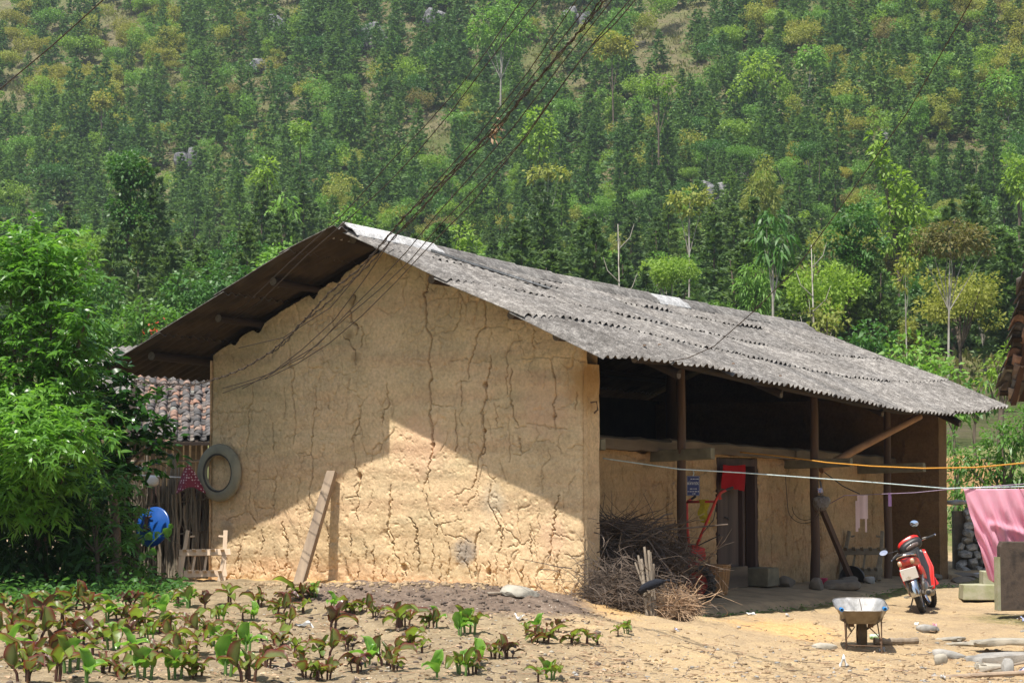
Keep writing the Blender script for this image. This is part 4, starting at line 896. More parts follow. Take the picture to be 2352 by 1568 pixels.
# door: frame, leaf of two boards, the dark half stands open
d = G(); d.box((DA0+.035, IB+.08, .78), (.085, .16, 1.9)); d.box((DA1-.035, IB+.08, .78), (.085, .16, 1.9)); d.box(((DA0+DA1)/2, IB+.08, DZ-.04), (DA1-DA0-.16, .16, .11)); d.box((6.58, IB+.09, .82), (.075, .1, 1.60))
d.build('door_frame', M['doorframe'], house, bevel=.004)
dl = bpy.data.objects.new('door', None); COL.objects.link(dl); dl.parent = house; dl.location = (DA0+.08, IB+.055, .80)
for k, (x, w_) in enumerate([(.17, .33), (.52, .34)]):
    G().box((x, .0+.004*k, .0), (w_, .035, 1.62), jit=.002).build('plank', M['door'], dl)
G().tube([(.20, -.03, .06), (.27, -.05, .04), (.34, -.03, .03)], .011, 6).build('latch', M['black'], dl)
G().beam((6.66, IB+.1, .80), (6.92, IB+.42, .80), .03, 1.60).build('open_door_leaf', M['doorframe'], house)
G().box((6.0, IB-.02, -.02), (.9, .12, .30), jit=.006).build('door_sill', M['beam'], house)
G().box((6.80, IB-.16, -.03), (.40, .36, .27), jit=.006).build('door_step', M['bracket'], house, bevel=.01)
G().box((6.3, IB+.75, .8), (1.7, .04, 2.2)).build('inner_partition', M['doorframe'], house)
# iron hook in the wall end, dark stains of nails
G().tube([(.16, -.02, 2.33), (.16, -.10, 2.34), (.17, -.11, 2.24), (.17, -.06, 2.20)], .012, 6).build('iron_hook', M['rust'], house)
# ---------------------------------------------------------------- neighbouring buildings and walls
def tile_mesh(name, w_, l_, h, mat, flip=False, t=.010):
    n = 5; P = np.zeros((2, n, 3)); a = np.linspace(-1, 1, n)
    for j, y in enumerate((0, l_)):
        k = 1-.12*j if not flip else .9+.1*j
        P[j, :, 0] = a*w_/2*k; P[j, :, 1] = y; P[j, :, 2] = (1-a**2)*h*(-1 if flip else 1)
    B_ = P.copy(); B_[..., 2] -= t
    V = np.concatenate([P.reshape(-1, 3), B_.reshape(-1, 3)]); F_ = []; o = 2*n
    for i in range(n-1): F_ += [(i, i+1, n+i+1, n+i), (o+i, o+n+i, o+n+i+1, o+i+1), (i, o+i, o+i+1, i+1), (n+i, n+i+1, o+n+i+1, o+n+i)]
    F_ += [(0, n, o+n, o), (n-1, o+n-1, o+2*n-1, 2*n-1)]
    return G().add(V, F_).mesh(name, mat, True)
# tiled house behind the left corner of the earthen house
e0 = at(318, 1010, 36.0)
th_ = thing('tiled_house', 'low house with curved grey and terracotta roof tiles behind the cane fence', 'house', e0, math.radians(8))
tm = [tile_mesh('roof_tile', .125, .20, .034, M['tile']), tile_mesh('roof_tile', .13, .20, .028, M['tile'], True)]
rt = np.random.default_rng(4); pit = math.radians(27)
ncol, nrow = 13, 22
for r in range(nrow):
    for c in range(ncol):
        s = r*.118; x = c*.098-.02; up = c % 2 == 0
        o = bpy.data.objects.new('roof_tile', tm[0 if up else 1]); COL.objects.link(o); o.parent = th_
        o.location = (x+rt.normal(0, .008), s*math.cos(pit), s*math.sin(pit)+.02+(.030 if up else .0)+rt.normal(0, .004)-.05*math.sin(c*.33)*.3)
        o.rotation_euler = (pit-.07+rt.normal(0, .03), rt.normal(0, .05), rt.normal(0, .05))
g = G(); g.beam((-.15, -.02, -.06), (2.2, -.02, -.06), .05, .05); g.beam((-.15, 1.6, .78), (2.2, 1.6, .78), .07, .07)
for x in np.arange(-.1, 2.2, .35): g.beam((x, -.04, -.05), (x, 1.68, .80), .05, .035)
g.build('rafters', M['log_x'], th_)
G().grid(np.array([[(x, y, .0+y*math.tan(pit)-.03) for x in np.linspace(-.2, 2.0, 4)] for y in np.linspace(0, 2.2, 4)])).build('roof_deck', M['shade_black'], th_)
for x in np.arange(-1.2, 2.6, .095):
    G().beam((x, .55+rt.normal(0, .01), -2.4), (x+rt.normal(0, .01), .55, .18), .075, .02, up=(0, 1, 0)).build('wall_board', M['beam'], th_)
G().tube([(-.3, .42, -.35), (2.4, .42, -.33)], .02, 8).build('wall_rail', M['polewood'], th_)
# grey corrugated roof of a shed, seen through the leaves
sh = thing('sheet_roofed_shed', 'small shed with pale grey corrugated roof half hidden behind the peach tree', 'shed', at(96, 978, 41), math.radians(-28))
me_s = [sheet_mesh('roof_sheet', 5.5, 1.5, 2, .008, M['fibre'], 60)]
for k in range(3):
    for j in range(2):
        o = link('roof_sheet', me_s[0], sh); o.location = (k*LAM*5-.4, 1.5-j*1.3, 1.10-j*.52); o.rotation_euler = (math.radians(180+158), 0, 0)
        o.rotation_euler = (math.radians(22), 0, 0); o.location = (k*LAM*5-.4, -.2+j*1.3, .55+j*.52)
for x in (-.35, 2.1):
    for y in (0.1, 2.3): G().tube([(x, y, -2.6), (x, y, .5+(y)*.4)], .05, 8).build('post', M['log'], sh)
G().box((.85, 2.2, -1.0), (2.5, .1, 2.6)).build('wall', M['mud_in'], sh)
# house whose tiled eave hangs into the picture on the other side
E0 = at(2292, 918, 25.0)
rh = thing('tiled_eave_house', 'house end with stacked clay tile eave and dark rafters above the yard', 'house', E0)
dsl = np.array([.04, -1.10, 1.15]); dsl /= np.linalg.norm(dsl); drow = np.array([1, .06, 0]); drow -= dsl*(dsl@drow); drow /= np.linalg.norm(drow); nrm = np.cross(drow, dsl)
if nrm[2] < 0: nrm = -nrm
tmr = [tile_mesh('eave_tile', .17, .24, .05, M['tile'], False, .014), tile_mesh('eave_tile', .17, .24, .045, M['tile'], True, .014)]
for r in range(22):
    for c in range(13):
        o = link('eave_tile', tmr[c % 2], rh); up = c % 2 == 0
        p = dsl*r*.125+drow*(c*.13+.05+rt.normal(0, .02))+nrm*(.05 if up else .0)+rt.normal(0, .006, 3)
        R = np.array([drow, dsl, nrm]).T@rotm('X', -.16+rt.normal(0, .05))@rotm('Y', rt.normal(0, .12))@rotm('Z', rt.normal(0, .08))
        o.matrix_local = Matrix([[*R[i], p[i]] for i in range(3)]+[[0, 0, 0, 1]])
g = G(); 
for k in range(3): g.beam(drow*(.16+k*.4)-nrm*.06, drow*(.16+k*.4)-nrm*.06+dsl*2.85, .06, .08, up=nrm)
g.build('rafters', M['doorframe'], rh)
g = G()
for r in range(7): g.beam(-nrm*.02+dsl*(.12+r*.4), -nrm*.02+dsl*(.12+r*.4)+drow*1.3, .06, .025, up=nrm)
g.build('batten', M['log_x'], rh)
P = np.array([[dsl*s-nrm*.035+drow*t for t in (0.12, .9, 1.8)] for s in (0, 1.5, 2.85)]); G().grid(P).build('roof_deck', M['doorframe'], rh)
zr = float(dsl[2]*2.85); yr = float(dsl[1]*2.85); zb_ = gz1(8, 23)-E0[2]-.2
g = G(); pr_ = [(-.45, zb_), (-.45, .32), (yr, zr-.18), (2*yr+.45, .32), (2*yr+.45, zb_)]
g.loft([[(x, y, z) for y, z in pr_] for x in (.55, 5.2)]); g.build('wall', M['mud_in'], rh)
P = np.array([[(x, y, z) for x in (.12, 2.5, 5.5)] for y, z in ((yr, zr), (yr*1.5, zr*.5), (2*yr-.1, -.05))]); g = G(); g.grid(P); g.grid(np.array([[dsl*s+drow*t-nrm*.01 for t in (1.7, 3.5, 5.4)] for s in (0, 2.85)])); g.build('roof', M['tile'], rh)
# dry stone wall
b0 = at(2196, 1338, 38); zb = gz1(b0[0], b0[1])
sw = thing('stone_wall', 'dry stone wall of pale grey rubble behind the pink net', 'wall', (b0[0], b0[1], zb-.05), math.radians(-4))
rw = np.random.default_rng(8); sm = [G().rock((0, 0, 0), (.5, .5, .5), 1, .25, 1, s).mesh('stone', M['stone']) for s in range(1, 9)]
for row in range(9):
    z = .06+row*.125; x = -.05+.022*row+rw.uniform(0, .1)
    while x < 1.9:
        w_ = rw.uniform(.13, .30); h_ = rw.uniform(.12, .19)
        o = link('stone', sm[int(rw.integers(8))], sw); o.location = (x+w_/2, rw.normal(0, .035)+.03*row/2, z+rw.normal(0, .015)); o.scale = (w_*1.06, rw.uniform(.28, .38), h_); o.rotation_euler = (rw.normal(0, .2), rw.normal(0, .25), rw.normal(0, .3))
        x += w_*.95
for x, z, s in [(-.25, 1.22, .55), (.25, 1.24, .6), (.75, 1.25, .55), (1.25, 1.25, .6)]:
    o = link('capstone', sm[int(rw.integers(8))], sw); o.location = (x+.3, .12, z); o.scale = (s, .5, .10); o.rotation_euler = (0, rw.normal(0, .12)-.1, 0)
core = G().box((.95, .32, .52), (1.9, .3, 1.1)); core.build('rubble_core', M['stone_dark'], sw)
# concrete steps
p = foot(2256, 1374); 
st = thing('concrete_steps', 'two mossy concrete step blocks beside the stone wall', 'steps', (*at(2256, 1374, 32.5)[:2], at(2256, 1374, 32.5)[2]), math.radians(-3))
G().box((0, 0, .10), (.62, .5, .22), jit=.006).build('step', M['concrete'], st, bevel=.012)
G().box((.17, .12, .30), (.33, .4, .20), jit=.006).build('step', M['concrete'], st, bevel=.012)
# stained standing slab by the net
p = at(2300, 1402, 29.5)
sl = thing('standing_slab', 'thick dark stained slab standing upright under the pink net', 'slab', p, math.radians(6))
g = G(); n = 8; P = [[(x, 0, z) for x, z in zip([0, .9, .9, .86, .03, .0], [0, 0, .80, .92, .93, .86])], [(x, .16, z) for x, z in zip([0, .9, .9, .86, .03, .0], [0, 0, .80, .92, .93, .86])]]
g.loft(P); g.build('slab', M['slab_dark'], sl, bevel=.012); G().box((-.022, .08, .36), (.04, .15, .72), jit=.004).build('pale_edge', M['concrete'], sl)
# ---------------------------------------------------------------- things round the house
# hanging ring cut from a tyre
p = hw(-.055, 5.53, 1.49)
ty = thing('tyre_ring', 'dusty grey rubber tyre ring hanging on the corner of the earth wall', 'tyre', p, HROT-math.pi/2)
g = G(); prof = []
for r, y in [(.225, .03), (.222, -.02), (.236, -.045), (.285, -.038), (.335, -.028), (.362, -.012), (.366, .02), (.34, .035), (.26, .032), (.225, .03)]: prof.append((r, y))
g.lathe(prof, 40, 'y'); o = g.build('ring', M['grey_ring'], ty, True); o.scale = (1.0, 1, 1.06)
G().lathe([(.222, -.030), (.234, -.050), (.246, -.043)], 40, 'y').build('bead', M['rubber'], ty, True).scale = (1, 1, 1.06)
# leaning plank
b = hw(-.62, 3.74, .03); t_ = hw(-.05, 3.74, 1.50)
pl = G(); d_ = np.array(t_)-np.array(b)
pk = thing('leaning_plank', 'single weathered sawn plank leaning on the cracked gable', 'plank', b, HROT)
g = G(); a0 = (0, .06, -.02); a1 = (.57, -.06, 1.47)
g.beam(a0, a1, .150, .075, up=(1, 0, 0), jit=.004, w2=.125, h2=.07); g.build('board', M['plank'], pk, bevel=.006)
# carrying frame by the corner
p = at(468, 1330, 28.4); p[2] = zfield(p[0], p[1])-.01
def carry_frame(label, loc, rz, tilt, wood, mats):
    f = thing('carrying_frame', label, 'wooden frame', loc, rot=(tilt, 0, rz))
    for s, x0, x1 in ((-1, -.315, -.215), (1, .255, .275)):
        G().beam((x0+.0, 0, 0), (x1, 0, .68), .052, .055, up=(0, 1, 0), jit=.002, w2=.050, h2=.06).build('upright', mats, f, bevel=.004)
        G().beam((x0-.035*s-.03, -.012, -.01), (x0+.03*s-.01+(.05 if s < 0 else -.02), -.012, .34), .042, .05, up=(0, 1, 0), jit=.002).build('short_leg', mats, f, bevel=.004)
        G().beam((x1+(.03 if s < 0 else -.02), -.02, .60), (x1+(.09 if s < 0 else -.09), -.03, .605), .012, .022, jit=.001).build('hook_peg', mats, f)
    for z, x0, x1 in ((.385, -.325, .34), (.105, -.255, .30)):
        G().beam((x0, -.02, z), (x1, -.02, z+.008), .024, .085, up=(0, 0, 1), jit=.002).build('rail', mats, f, bevel=.003)
        for k in range(5):
            x = x0+.07+k*(x1-x0-.14)/4.3; G().beam((x, -.10, z+.035), (x+.012, -.005, z+.012), .048, .012, jit=.001).build('slat_end', mats, f)
    for x0, x1 in ((-.16, -.11), (.0, .035)): G().beam((x0, .03, .09), (x1, .02, .38), .030, .02, up=(0, 1, 0), jit=.001).build('back_slat', mats, f)
    return f
carry_frame('pale bare wood carrying frame with pegged rails standing by the tyre corner', p, math.radians(7), math.radians(-12), None, M['frame'])
q = hw(10.1, .50, porch(10.1, .5)+.01)
f2 = carry_frame('dusty old wooden carrying frame leaning inside the porch behind the motorbike', q, HROT-math.radians(75), math.radians(-24), None, M['oldframe'])
f2.scale = (1.1, 1.1, 1.25)
# cane fence
p0 = at(308, 1334, 29.6); p1 = at(474, 1334, 29.45)
cf = thing('cane_fence', 'fence of upright dry canes and twigs between the tree and the house corner', 'fence', (p0[0], p0[1], zfield(p0[0], p0[1])))
rf = np.random.default_rng(17); LX = p1[0]-p0[0]
cane = []
for k in range(6):
    h = 1.0; n = 7; pts = [(.012*math.sin(i*1.7+k), .008*math.cos(i*2.1+k), h*i/n) for i in range(n+1)]
    cane.append(G().tube(pts, [.0125*(1+.18*(i % 2)) for i in range(n+1)], 6, cap=True).mesh('cane', M['stalk']))
for k in range(92):
    x = -.1+(LX+.1)*k/91+rf.normal(0, .012); lean = .16*(x/LX-.35)*0+rf.normal(0, .03); u = x/LX
    hh = (1.18+.22*rf.random()) if rf.random() < .75 else rf.uniform(1.35, 1.75)
    if u > .6: hh = rf.uniform(1.0, 1.5)
    o = link('cane', cane[int(rf.integers(6))], cf); o.location = (x, rf.normal(0, .035), -.05); o.scale = (rf.uniform(.7, 1.35),)*2+(hh,); o.rotation_euler = (rf.normal(0, .03), .07+lean, rf.uniform(0, 6))
for z in (.55, .98): G().tube([(-.1, -.05, z), (LX*.5, -.055, z+.04), (LX+.02, -.05, z+.10)], .011, 6).build('tie_rail', M['stalk'], cf)
for k in range(16):
    x = rf.uniform(0, LX); z = rf.uniform(.5, 1.3); a = rf.normal(.3, .7); l_ = rf.uniform(.25, .6)
    G().tube([(x, -.06, z), (x+l_*.5*math.sin(a), -.08, z+l_*.5*math.cos(a)), (x+l_*math.sin(a+.3), -.09, z+l_*math.cos(a+.3))], [.008, .007, .003], 5).build('twig', M['stalk'], cf)
G().box((LX*.5, .22, .5), (LX+.3, .04, 1.5)).build('back_boarding', M['doorframe'], cf)
pr = thing('white_pipe', 'thin white pipe lying along the top of the cane fence', 'pipe', at(312, 1090, 29.45))
q = at(450, 1097, 29.4)-at(312, 1090, 29.45)
tag(pr); G().tube([(0, 0, 0), tuple(q*.5+np.array([0, 0, -.005])), tuple(q)], .009, 8).build('pipe', M['white'], pr)
# white bundle, spotted cloth, blue round lid
w_ = G().rock((0, 0, 0), (.10, .08, .075), 3, .25, 1, 5); o = w_.build('white_bundle', M['white'], None, True, at(349, 1105, 29.35)); tag(o, 'crumpled white bundle tucked under the white pipe on the cane fence', 'bundle')
P = np.zeros((14, 18, 3))
for i in range(14):
    for j in range(18):
        v, u = i/13, j/17
        rx = (.03+.20*v**.8); P[i, j] = (-.06+(u-.42)*2*rx*.78+.05*v*(u > .5), -.06-.09*math.sin(math.pi*u)*v+.02*math.sin(9*u+3*v)*v, .17-.40*v*(.72+.5*abs(u-.5))+.12*(1-abs(2*u-1))*0)
o = G().grid(P).build('spotted_cloth', M['dots'], None, True, at(441, 1097, 29.25)); tag(o, 'dark red white-spotted cloth draped over the cane fence top', 'cloth'); o.rotation_euler = (0, 0, .1)
bl = thing('satellite_dish', 'round blue dish with metal bracket seen from behind on the cane fence', 'dish', at(350, 1209, 29.05), rot=(math.radians(-14), 0, math.radians(-28)))
g = G(); g.lathe([(.001, -.055), (.08, -.05), (.18, -.03), (.255, -.004), (.272, .0), (.274, .012), (.25, .014)], 40, 'y'); g.build('disc', M['blue'], bl, True)
g = G(); g.tube([(-.05, -.07, .10), (-.03, -.09, .25)], .012, 6); g.box((-.06, -.07, .02), (.035, .035, .2)); g.tube([(-.06, -.07, .10), (.03, -.09, .12)], .012, 6); g.tube([(-.06, -.07, -.06), (.02, -.09, -.05)], .012, 6)
g.build('bracket', M['rust'], bl)
# pale flat stone at the wall foot
def stone(name, label, px, py, size, mat, seed, rz=0., rx=0., ry=0., d=None, cat='stone', group=None, sink=.0, sub=3):
    p = foot(px, py) if d is None else at(px, py, d)
    o = G().rock((0, 0, 0), size, sub, .2, 1, seed).build(name, M[mat], None, False, (p[0], p[1], p[2]+size[2]*.55-sink)); o.rotation_euler = (rx, ry, rz); tag(o, label, cat, group)
    o.data.set_sharp_from_angle(angle=math.radians(28)); o.data.polygons.foreach_set('use_smooth', [True]*len(o.data.polygons)); return o
stone('flat_stone', 'pale flat slab of limestone lying at the foot of the gable', 1194, 1366, (.23, .15, .05), 'limestone', 3, .2, .25, .12)
# brushwood
def twigs(n, fn, seg=4, sides=3):
    g = G()
    for k in range(n):
        p, d, l_, r, cv_ = fn(k); d = d/np.linalg.norm(d); s = RNG.normal(0, 1, 3); s -= d*(d@s); s /= np.linalg.norm(s); pts = []
        s2 = RNG.normal(0, 1, 3)
        for i in range(seg+1):
            t = i/seg; pts.append(p+d*l_*t+s*cv_*l_*(t*t)+s2*l_*.02*math.sin(5*t+k)+np.array([0, 0, -.10*l_*t*t]))
        g.tube(pts, np.linspace(r, r*.35, seg+1), sides, cap=False)
    return g
bp = thing('brushwood_pile', 'big dark heap of dry brushwood stacked in the near end of the porch', 'brushwood', hw(1.5, .1, -.3), HROT)
rb = np.random.default_rng(31)
def heap(k):
    a = min(rb.normal(.10, .50), .62); b = rb.normal(.12, .28); top = 1.22-.72*max(0, a-.05)-.25*abs(b); z = rb.uniform(.03, max(.12, top))
    ang = rb.normal(.15, .5); d = np.array([-.45*math.cos(ang)+rb.normal(0, .35), -math.cos(ang)*rb.choice([-1, 1]), rb.normal(.05, .35)])
    return np.array([a, b, z]), d, rb.uniform(.25, .75), rb.uniform(.004, .010), rb.normal(0, .3)
o = twigs(2600, heap).build('twigs', M['twig'], bp); tag(o, kind='stuff')
def heap2(k):
    a = min(rb.normal(.28, .30), .38); b = rb.normal(-.05, .24); z = rb.uniform(.03, max(.1, .80-.30*max(0, a-.4)))
    return np.array([a, b, z]), np.array([rb.normal(.1, .4), rb.normal(-.3, .6), rb.normal(.55, .45)]), rb.uniform(.2, .5), rb.uniform(.0025, .006), rb.normal(0, .35)
o = twigs(2200, heap2).build('fine_twigs', M['twig'], bp); tag(o, kind='stuff')
def fringe(k):
    a = rb.normal(-.55, .35); b = rb.normal(-.30, .25)
    return np.array([a+.3, b, rb.uniform(.0, .45)]), np.array([rb.normal(-.9, .4), rb.normal(-.2, .6), rb.normal(-.05, .3)]), rb.uniform(.2, .6), rb.uniform(.002, .0045), rb.normal(0, .4)
def front(k):
    c_ = at(1420, 1385, 25.9); q = np.array(c_)-np.array(hw(1.5, .1, -.3)); q = np.array([q@U3, q@V3, q[2]])
    u = rb.random(); p = q+np.array([rb.normal(0, .18), rb.normal(0, .24), abs(rb.normal(0, .22))-.05]); return p, np.array([rb.normal(-.1, .5), rb.normal(.1, .9), rb.normal(.1, .4)]), rb.uniform(.15, .45), rb.uniform(.003, .007), rb.normal(0, .35)
o = twigs(1300, front).build('near_twigs', M['twig'], bp); tag(o, kind='stuff')
o = twigs(480, fringe).build('loose_twigs', M['twig_pale'], bp); tag(o, kind='stuff')
for k in range(46):                                                       # thicker sticks that show singly
    a = rb.normal(.05, .40); b = rb.normal(.12, .2); z = rb.uniform(.35, 1.26)
    d = np.array([rb.normal(.1, .25), -1 if rb.random() < .85 else .6, rb.normal(.12, .18)]); l_ = rb.uniform(.5, 1.0); p = np.array([a, b+.45, z-.1])
    G().tube([p, p+d*l_*.5+np.array([0, 0, .02*rb.normal()]), p+d*l_+np.array([0, 0, -.04])], [.016, .014, .010], 6).build('stick', M['twig'], bp)
for k in range(7):
    a = .35+.05*k; G().tube([(a, -.05+.02*k, .75), (a+.03, -.08+.01*k, .98), (a+.05, -.1, 1.08+.06*rb.random())], [.012, .010, .007], 6).build('stick', M['twig'], bp)
G().tube([(-.1, -.1, .95), (.05, -.25, 1.15), (.2, -.33, 1.25), (.33, -.38, 1.27)], [.014, .013, .011, .008], 6).build('stick', M['twig'], bp)
c = at(1562, 1430, 25.6); c[2] = zfield(c[0], c[1])
pb = thing('twig_bundle', 'light brown bundle of thin twigs lying in the sun before the brushwood heap', 'brushwood', c)
def bund(k):
    t = rb.random(); th2 = rb.uniform(-.4, math.pi+.4)
    p = np.array([rb.normal(-.05, .10), rb.normal(.10, .12), .03+abs(rb.normal(.11, .07))]); d = np.array([rb.normal(.05, .6), rb.normal(-.6, .5), rb.normal(.0, .4)])
    return p, d, rb.uniform(.10, .22), rb.uniform(.0025, .0055), rb.normal(0, .5)
o = twigs(1500, bund).build('twigs', M['twig_pale'], pb); tag(o, kind='stuff')
for k in range(22):
    p = np.array([rb.normal(.0, .1), rb.normal(0, .1), rb.uniform(.12, .38)]); an = rb.uniform(-.4, 2.2); d = np.array([math.cos(an), -.2, math.sin(an)*.6]); l_ = rb.uniform(.18, .34)
    G().tube([p, p+d*l_*.5+rb.normal(0, .02, 3), p+d*l_+rb.normal(0, .03, 3)], [.006, .005, .003], 5).build('stick', M['twig_pale'], pb)
c = at(1492, 1412, 25.5); c[2] = zfield(c[0], c[1])
pp = thing('pole_bundle', 'bundle of short upright poles tied with black cloth leaning on the brushwood', 'poles', c)
for k, (x0, x1, h, r) in enumerate([(.02, -.05, .80, .016), (.055, .0, .76, .018), (.085, .02, .74, .015), (-.01, -.12, .70, .014), (-.03, -.085, .66, .02), (.0, -.03, .72, .015), (.05, .06, .60, .016), (.03, -.16, .62, .012)]):
    G().tube([(x0, .02*k % .07, 0), ((x0+x1)/2+.008*rb.normal(), .06+.02*k % .07, h*.5), (x1, .12+.02*k % .07, h)], [r, r*1.05, r*.9], 8).build('pole', M['polewood'], pp)
g = G(); pts = [(-.12, -.01, .27), (-.06, -.05, .33), (.0, -.065, .36), (.08, -.06, .39), (.15, -.02, .40)]; g.tube(pts, [.03, .05, .055, .05, .03], 10); g.tube([(.12, -.03, .40), (.22, -.02, .42), (.33, .03, .38)], [.012, .010, .006], 6); g.build('black_wrap', M['blackcloth'], pp, True)
# basket
p = hw(4.22, -.18, 0); p = at(1649, 1366, p[1]); 
bk = thing('cane_basket', 'brown woven cane basket standing on the porch beside the tractor wheel', 'basket', p)
g = G(); prof = [(.115, .0)]; n = 26
for i in range(n+1):
    t = i/n; r = .118+.052*t**.8; prof.append((r+(.004 if i % 2 else -.003), .015+.385*t))
prof += [(.178, .405), (.176, .418), (.160, .418), (.155, .39), (.12, .05), (.001, .03)]
g.lathe(prof, 36); g.build('body', M['basket'], bk, True); g = G()
for k in range(20):
    a = k*2*math.pi/20; g.tube([(.122*math.cos(a), .122*math.sin(a), .01), (.150*math.cos(a), .150*math.sin(a), .2), (.176*math.cos(a), .176*math.sin(a), .40)], .006, 4)
g.build('stakes', M['basket'], bk)
# walking tractor
c = hw(3.75, -.12, 0); c = at(1602, 1333, c[1]); 
c = c+np.array([0, 0, -.03]); tr = thing('walking_tractor', 'red two-wheeled walking tractor parked behind the twigs in the porch', 'tractor', c, math.radians(0))
zg = -.21
for y, nm in ((-.24, 'wheel'), (.30, 'wheel')):
    wh = bpy.data.objects.new('wheel', None); COL.objects.link(wh); wh.parent = tr; wh.location = (0, y, 0); wh.rotation_euler = (0, 0, math.radians(-34)); wh.scale = (1.12, 1.12, 1.12)
    g = G(); g.lathe([(.145, -.05), (.19, -.055), (.205, -.035), (.207, .035), (.19, .055), (.145, .05)], 30, 'y')
    for k in range(18):
        a = k*2*math.pi/18
        for s in (-1, 1): g.beam((.208*math.cos(a), 0, .208*math.sin(a)), (.205*math.cos(a+.16), .052*s, .205*math.sin(a+.16)), .022, .022)
    g.build('tyre', M['rubber'], wh); g = G(); g.lathe([(.150, -.045), (.14, -.02), (.10, -.012), (.06, -.018), (.035, -.03), (.001, -.032)], 26, 'y'); g.build('rim', M['redmatt'], wh, True)
    g = G(); g.lathe([(.036, -.033), (.034, -.045), (.001, -.046)], 10, 'y')
    for k in range(5): g.lathe([(.010, -.022), (.010, -.034), (.001, -.035)], 6, 'y', (.062*math.cos(k*1.257), 0, .062*math.sin(k*1.257)))
    g.build('hub', M['black'], wh)
G().tube([(0, -.24, 0), (0, .3, 0)], .03, 8).build('axle', M['redmatt'], tr)
g = G(); g.box((-.05, .03, .12), (.16, .2, .34), R=rotm('Y', -.25)); g.box((-.15, .03, .30), (.36, .14, .13), R=rotm('Y', .55)); g.box((.0, .02, .42), (.2, .18, .14), R=rotm('Y', .3), jit=.008); g.box((.06, -.02, .36), (.10, .06, .12), jit=.006); g.build('gearbox', M['redmatt'], tr, bevel=.012)
g = G(); g.box((-.30, .04, .30), (.34, .26, .26), jit=.004); g.lathe([(.0, -.16), (.09, -.15), (.10, .1)], 16, 'y', (-.26, 0, .36)); g.build('engine', M['black'], tr, bevel=.015)
G().lathe([(.001, -.02), (.035, 0), (.035, .12), (.001, .13)], 10, 'x', (-.34, -.12, .47)).build('fuel_cap', M['dullsteel'], tr)
h = bpy.data.objects.new('handlebar', None); COL.objects.link(h); h.parent = tr
g = G(); g.tube([(-.03, -.10, .48), (.10, -.14, .78), (.24, -.20, 1.12), (.30, -.22, 1.215), (.37, -.23, 1.25)], .020, 8); g.tube([(-.10, .12, .46), (-.125, .15, .80), (-.125, .18, 1.06), (-.10, .19, 1.10), (-.06, .18, 1.12)], .020, 8); g.tube([(-.12, .18, 1.085), (.23, -.19, 1.095)], .017, 8); g.build('tube', M['redmatt'], h, True)
g = G(); g.tube([(.36, -.23, 1.247), (.47, -.24, 1.285)], .018, 8); g.tube([(-.065, .18, 1.12), (.0, .17, 1.17)], .018, 8); g.build('grip', M['black'], h)
G().tube([(.30, -.22, 1.20), (.28, -.23, 1.12), (.31, -.22, 1.14)], .011, 6).build('lever', M['redmatt'], h)
G().tube([(.24, -.2, 1.03), (.20, -.22, .85), (.05, -.16, .66)], .006, 5).build('cable', M['black'], h)
g = G(); g.tube([(.0, -.05, .50), (.20, -.1, .60), (.30, -.1, .64)], .008, 5); g.rock((.29, -.1, .645), (.02, .02, .016), 1, .1); g.build('gear_stick', M['black'], tr)
g = G(); g.box((.13, -.15, .20), (.025, .08, .34), R=rotm('Y', .12)); g.build('mudguard', M['rust'], tr)
P = np.array([[(x+.02*math.sin(8*v+4*x), -.02-.028*math.sin(math.pi*(x/.13))+.02*math.sin(6*v), -.25*v*(.72+.5*abs(math.sin(5*x+1)))) for x in np.linspace(0, .13, 10)] for v in np.linspace(-.06, 1, 12)])
o = G().grid(P).build('yellow_rag', M['yellowcloth'], None, True, c+np.array([.02, -.03, 1.105])); tag(o, 'crumpled yellow rag hanging over the red tractor handlebar', 'rag')
# blue notice hanging beside the first post
p = at(1592, 1115, hw(3.8, .38, 0)[1])
sg = thing('blue_sign', 'small blue metal notice with white lettering hung beside the porch post', 'sign', p, math.radians(2))
G().box((0, 0, 0), (.178, .006, .272)).build('plate', M['signblue'], sg, bevel=.003)
g = G()
for x0, x1, z0, z1 in [(-.082, .082, .127, .130), (-.082, .082, -.130, -.127), (.080, .083, -.13, .13), (-.083, -.080, -.13, .13)]: g.box(((x0+x1)/2, -.0045, (z0+z1)/2), (x1-x0, .002, z1-z0))
for z, segs in [(.092, [(-.035, -.012), (-.005, .02), (.027, .036), (.043, .074)]), (-.042, [(-.045, -.012), (-.004, .004), (.012, .02), (.028, .05)]), (-.078, [(-.078, -.06), (-.05, -.02), (-.012, .01), (.02, .05), (.06, .078)]), (-.108, [(-.012, -.004), (.004, .032)])]:
    for x0, x1 in segs:                                                      # lines too small to read in the photograph
        g.box(((x0+x1)/2, -.0045, z), (x1-x0, .002, .011))
g.build('small_print', M['signwhite'], sg)
fc = bpy.data.curves.new('lettering', 'FONT'); fc.body = 'MÁI ẤM TÌNH THƯƠNG'; fc.align_x = 'CENTER'; fc.align_y = 'CENTER'; fc.size = .030; fc.extrude = .0008; fc.offset = .0006
fo = bpy.data.objects.new('lettering', fc); COL.objects.link(fo); bpy.context.view_layer.update()
me = bpy.data.meshes.new_from_object(fo); bpy.data.objects.remove(fo); me.materials.clear(); me.materials.append(M['signwhite'])
o = link('lettering', me, sg); o.rotation_euler = (math.pi/2, 0, 0); o.location = (-.002, -.0045, .030); wid = max(v.co.x for v in me.vertices)-min(v.co.x for v in me.vertices); o.scale = (.152/wid, 1.75, 1)
G().tube([(.0, 0, .135), (.012, 0, .17), (.0, 0, .20)], .007, 6).build('hanging_cord', M['rope_w'], sg)
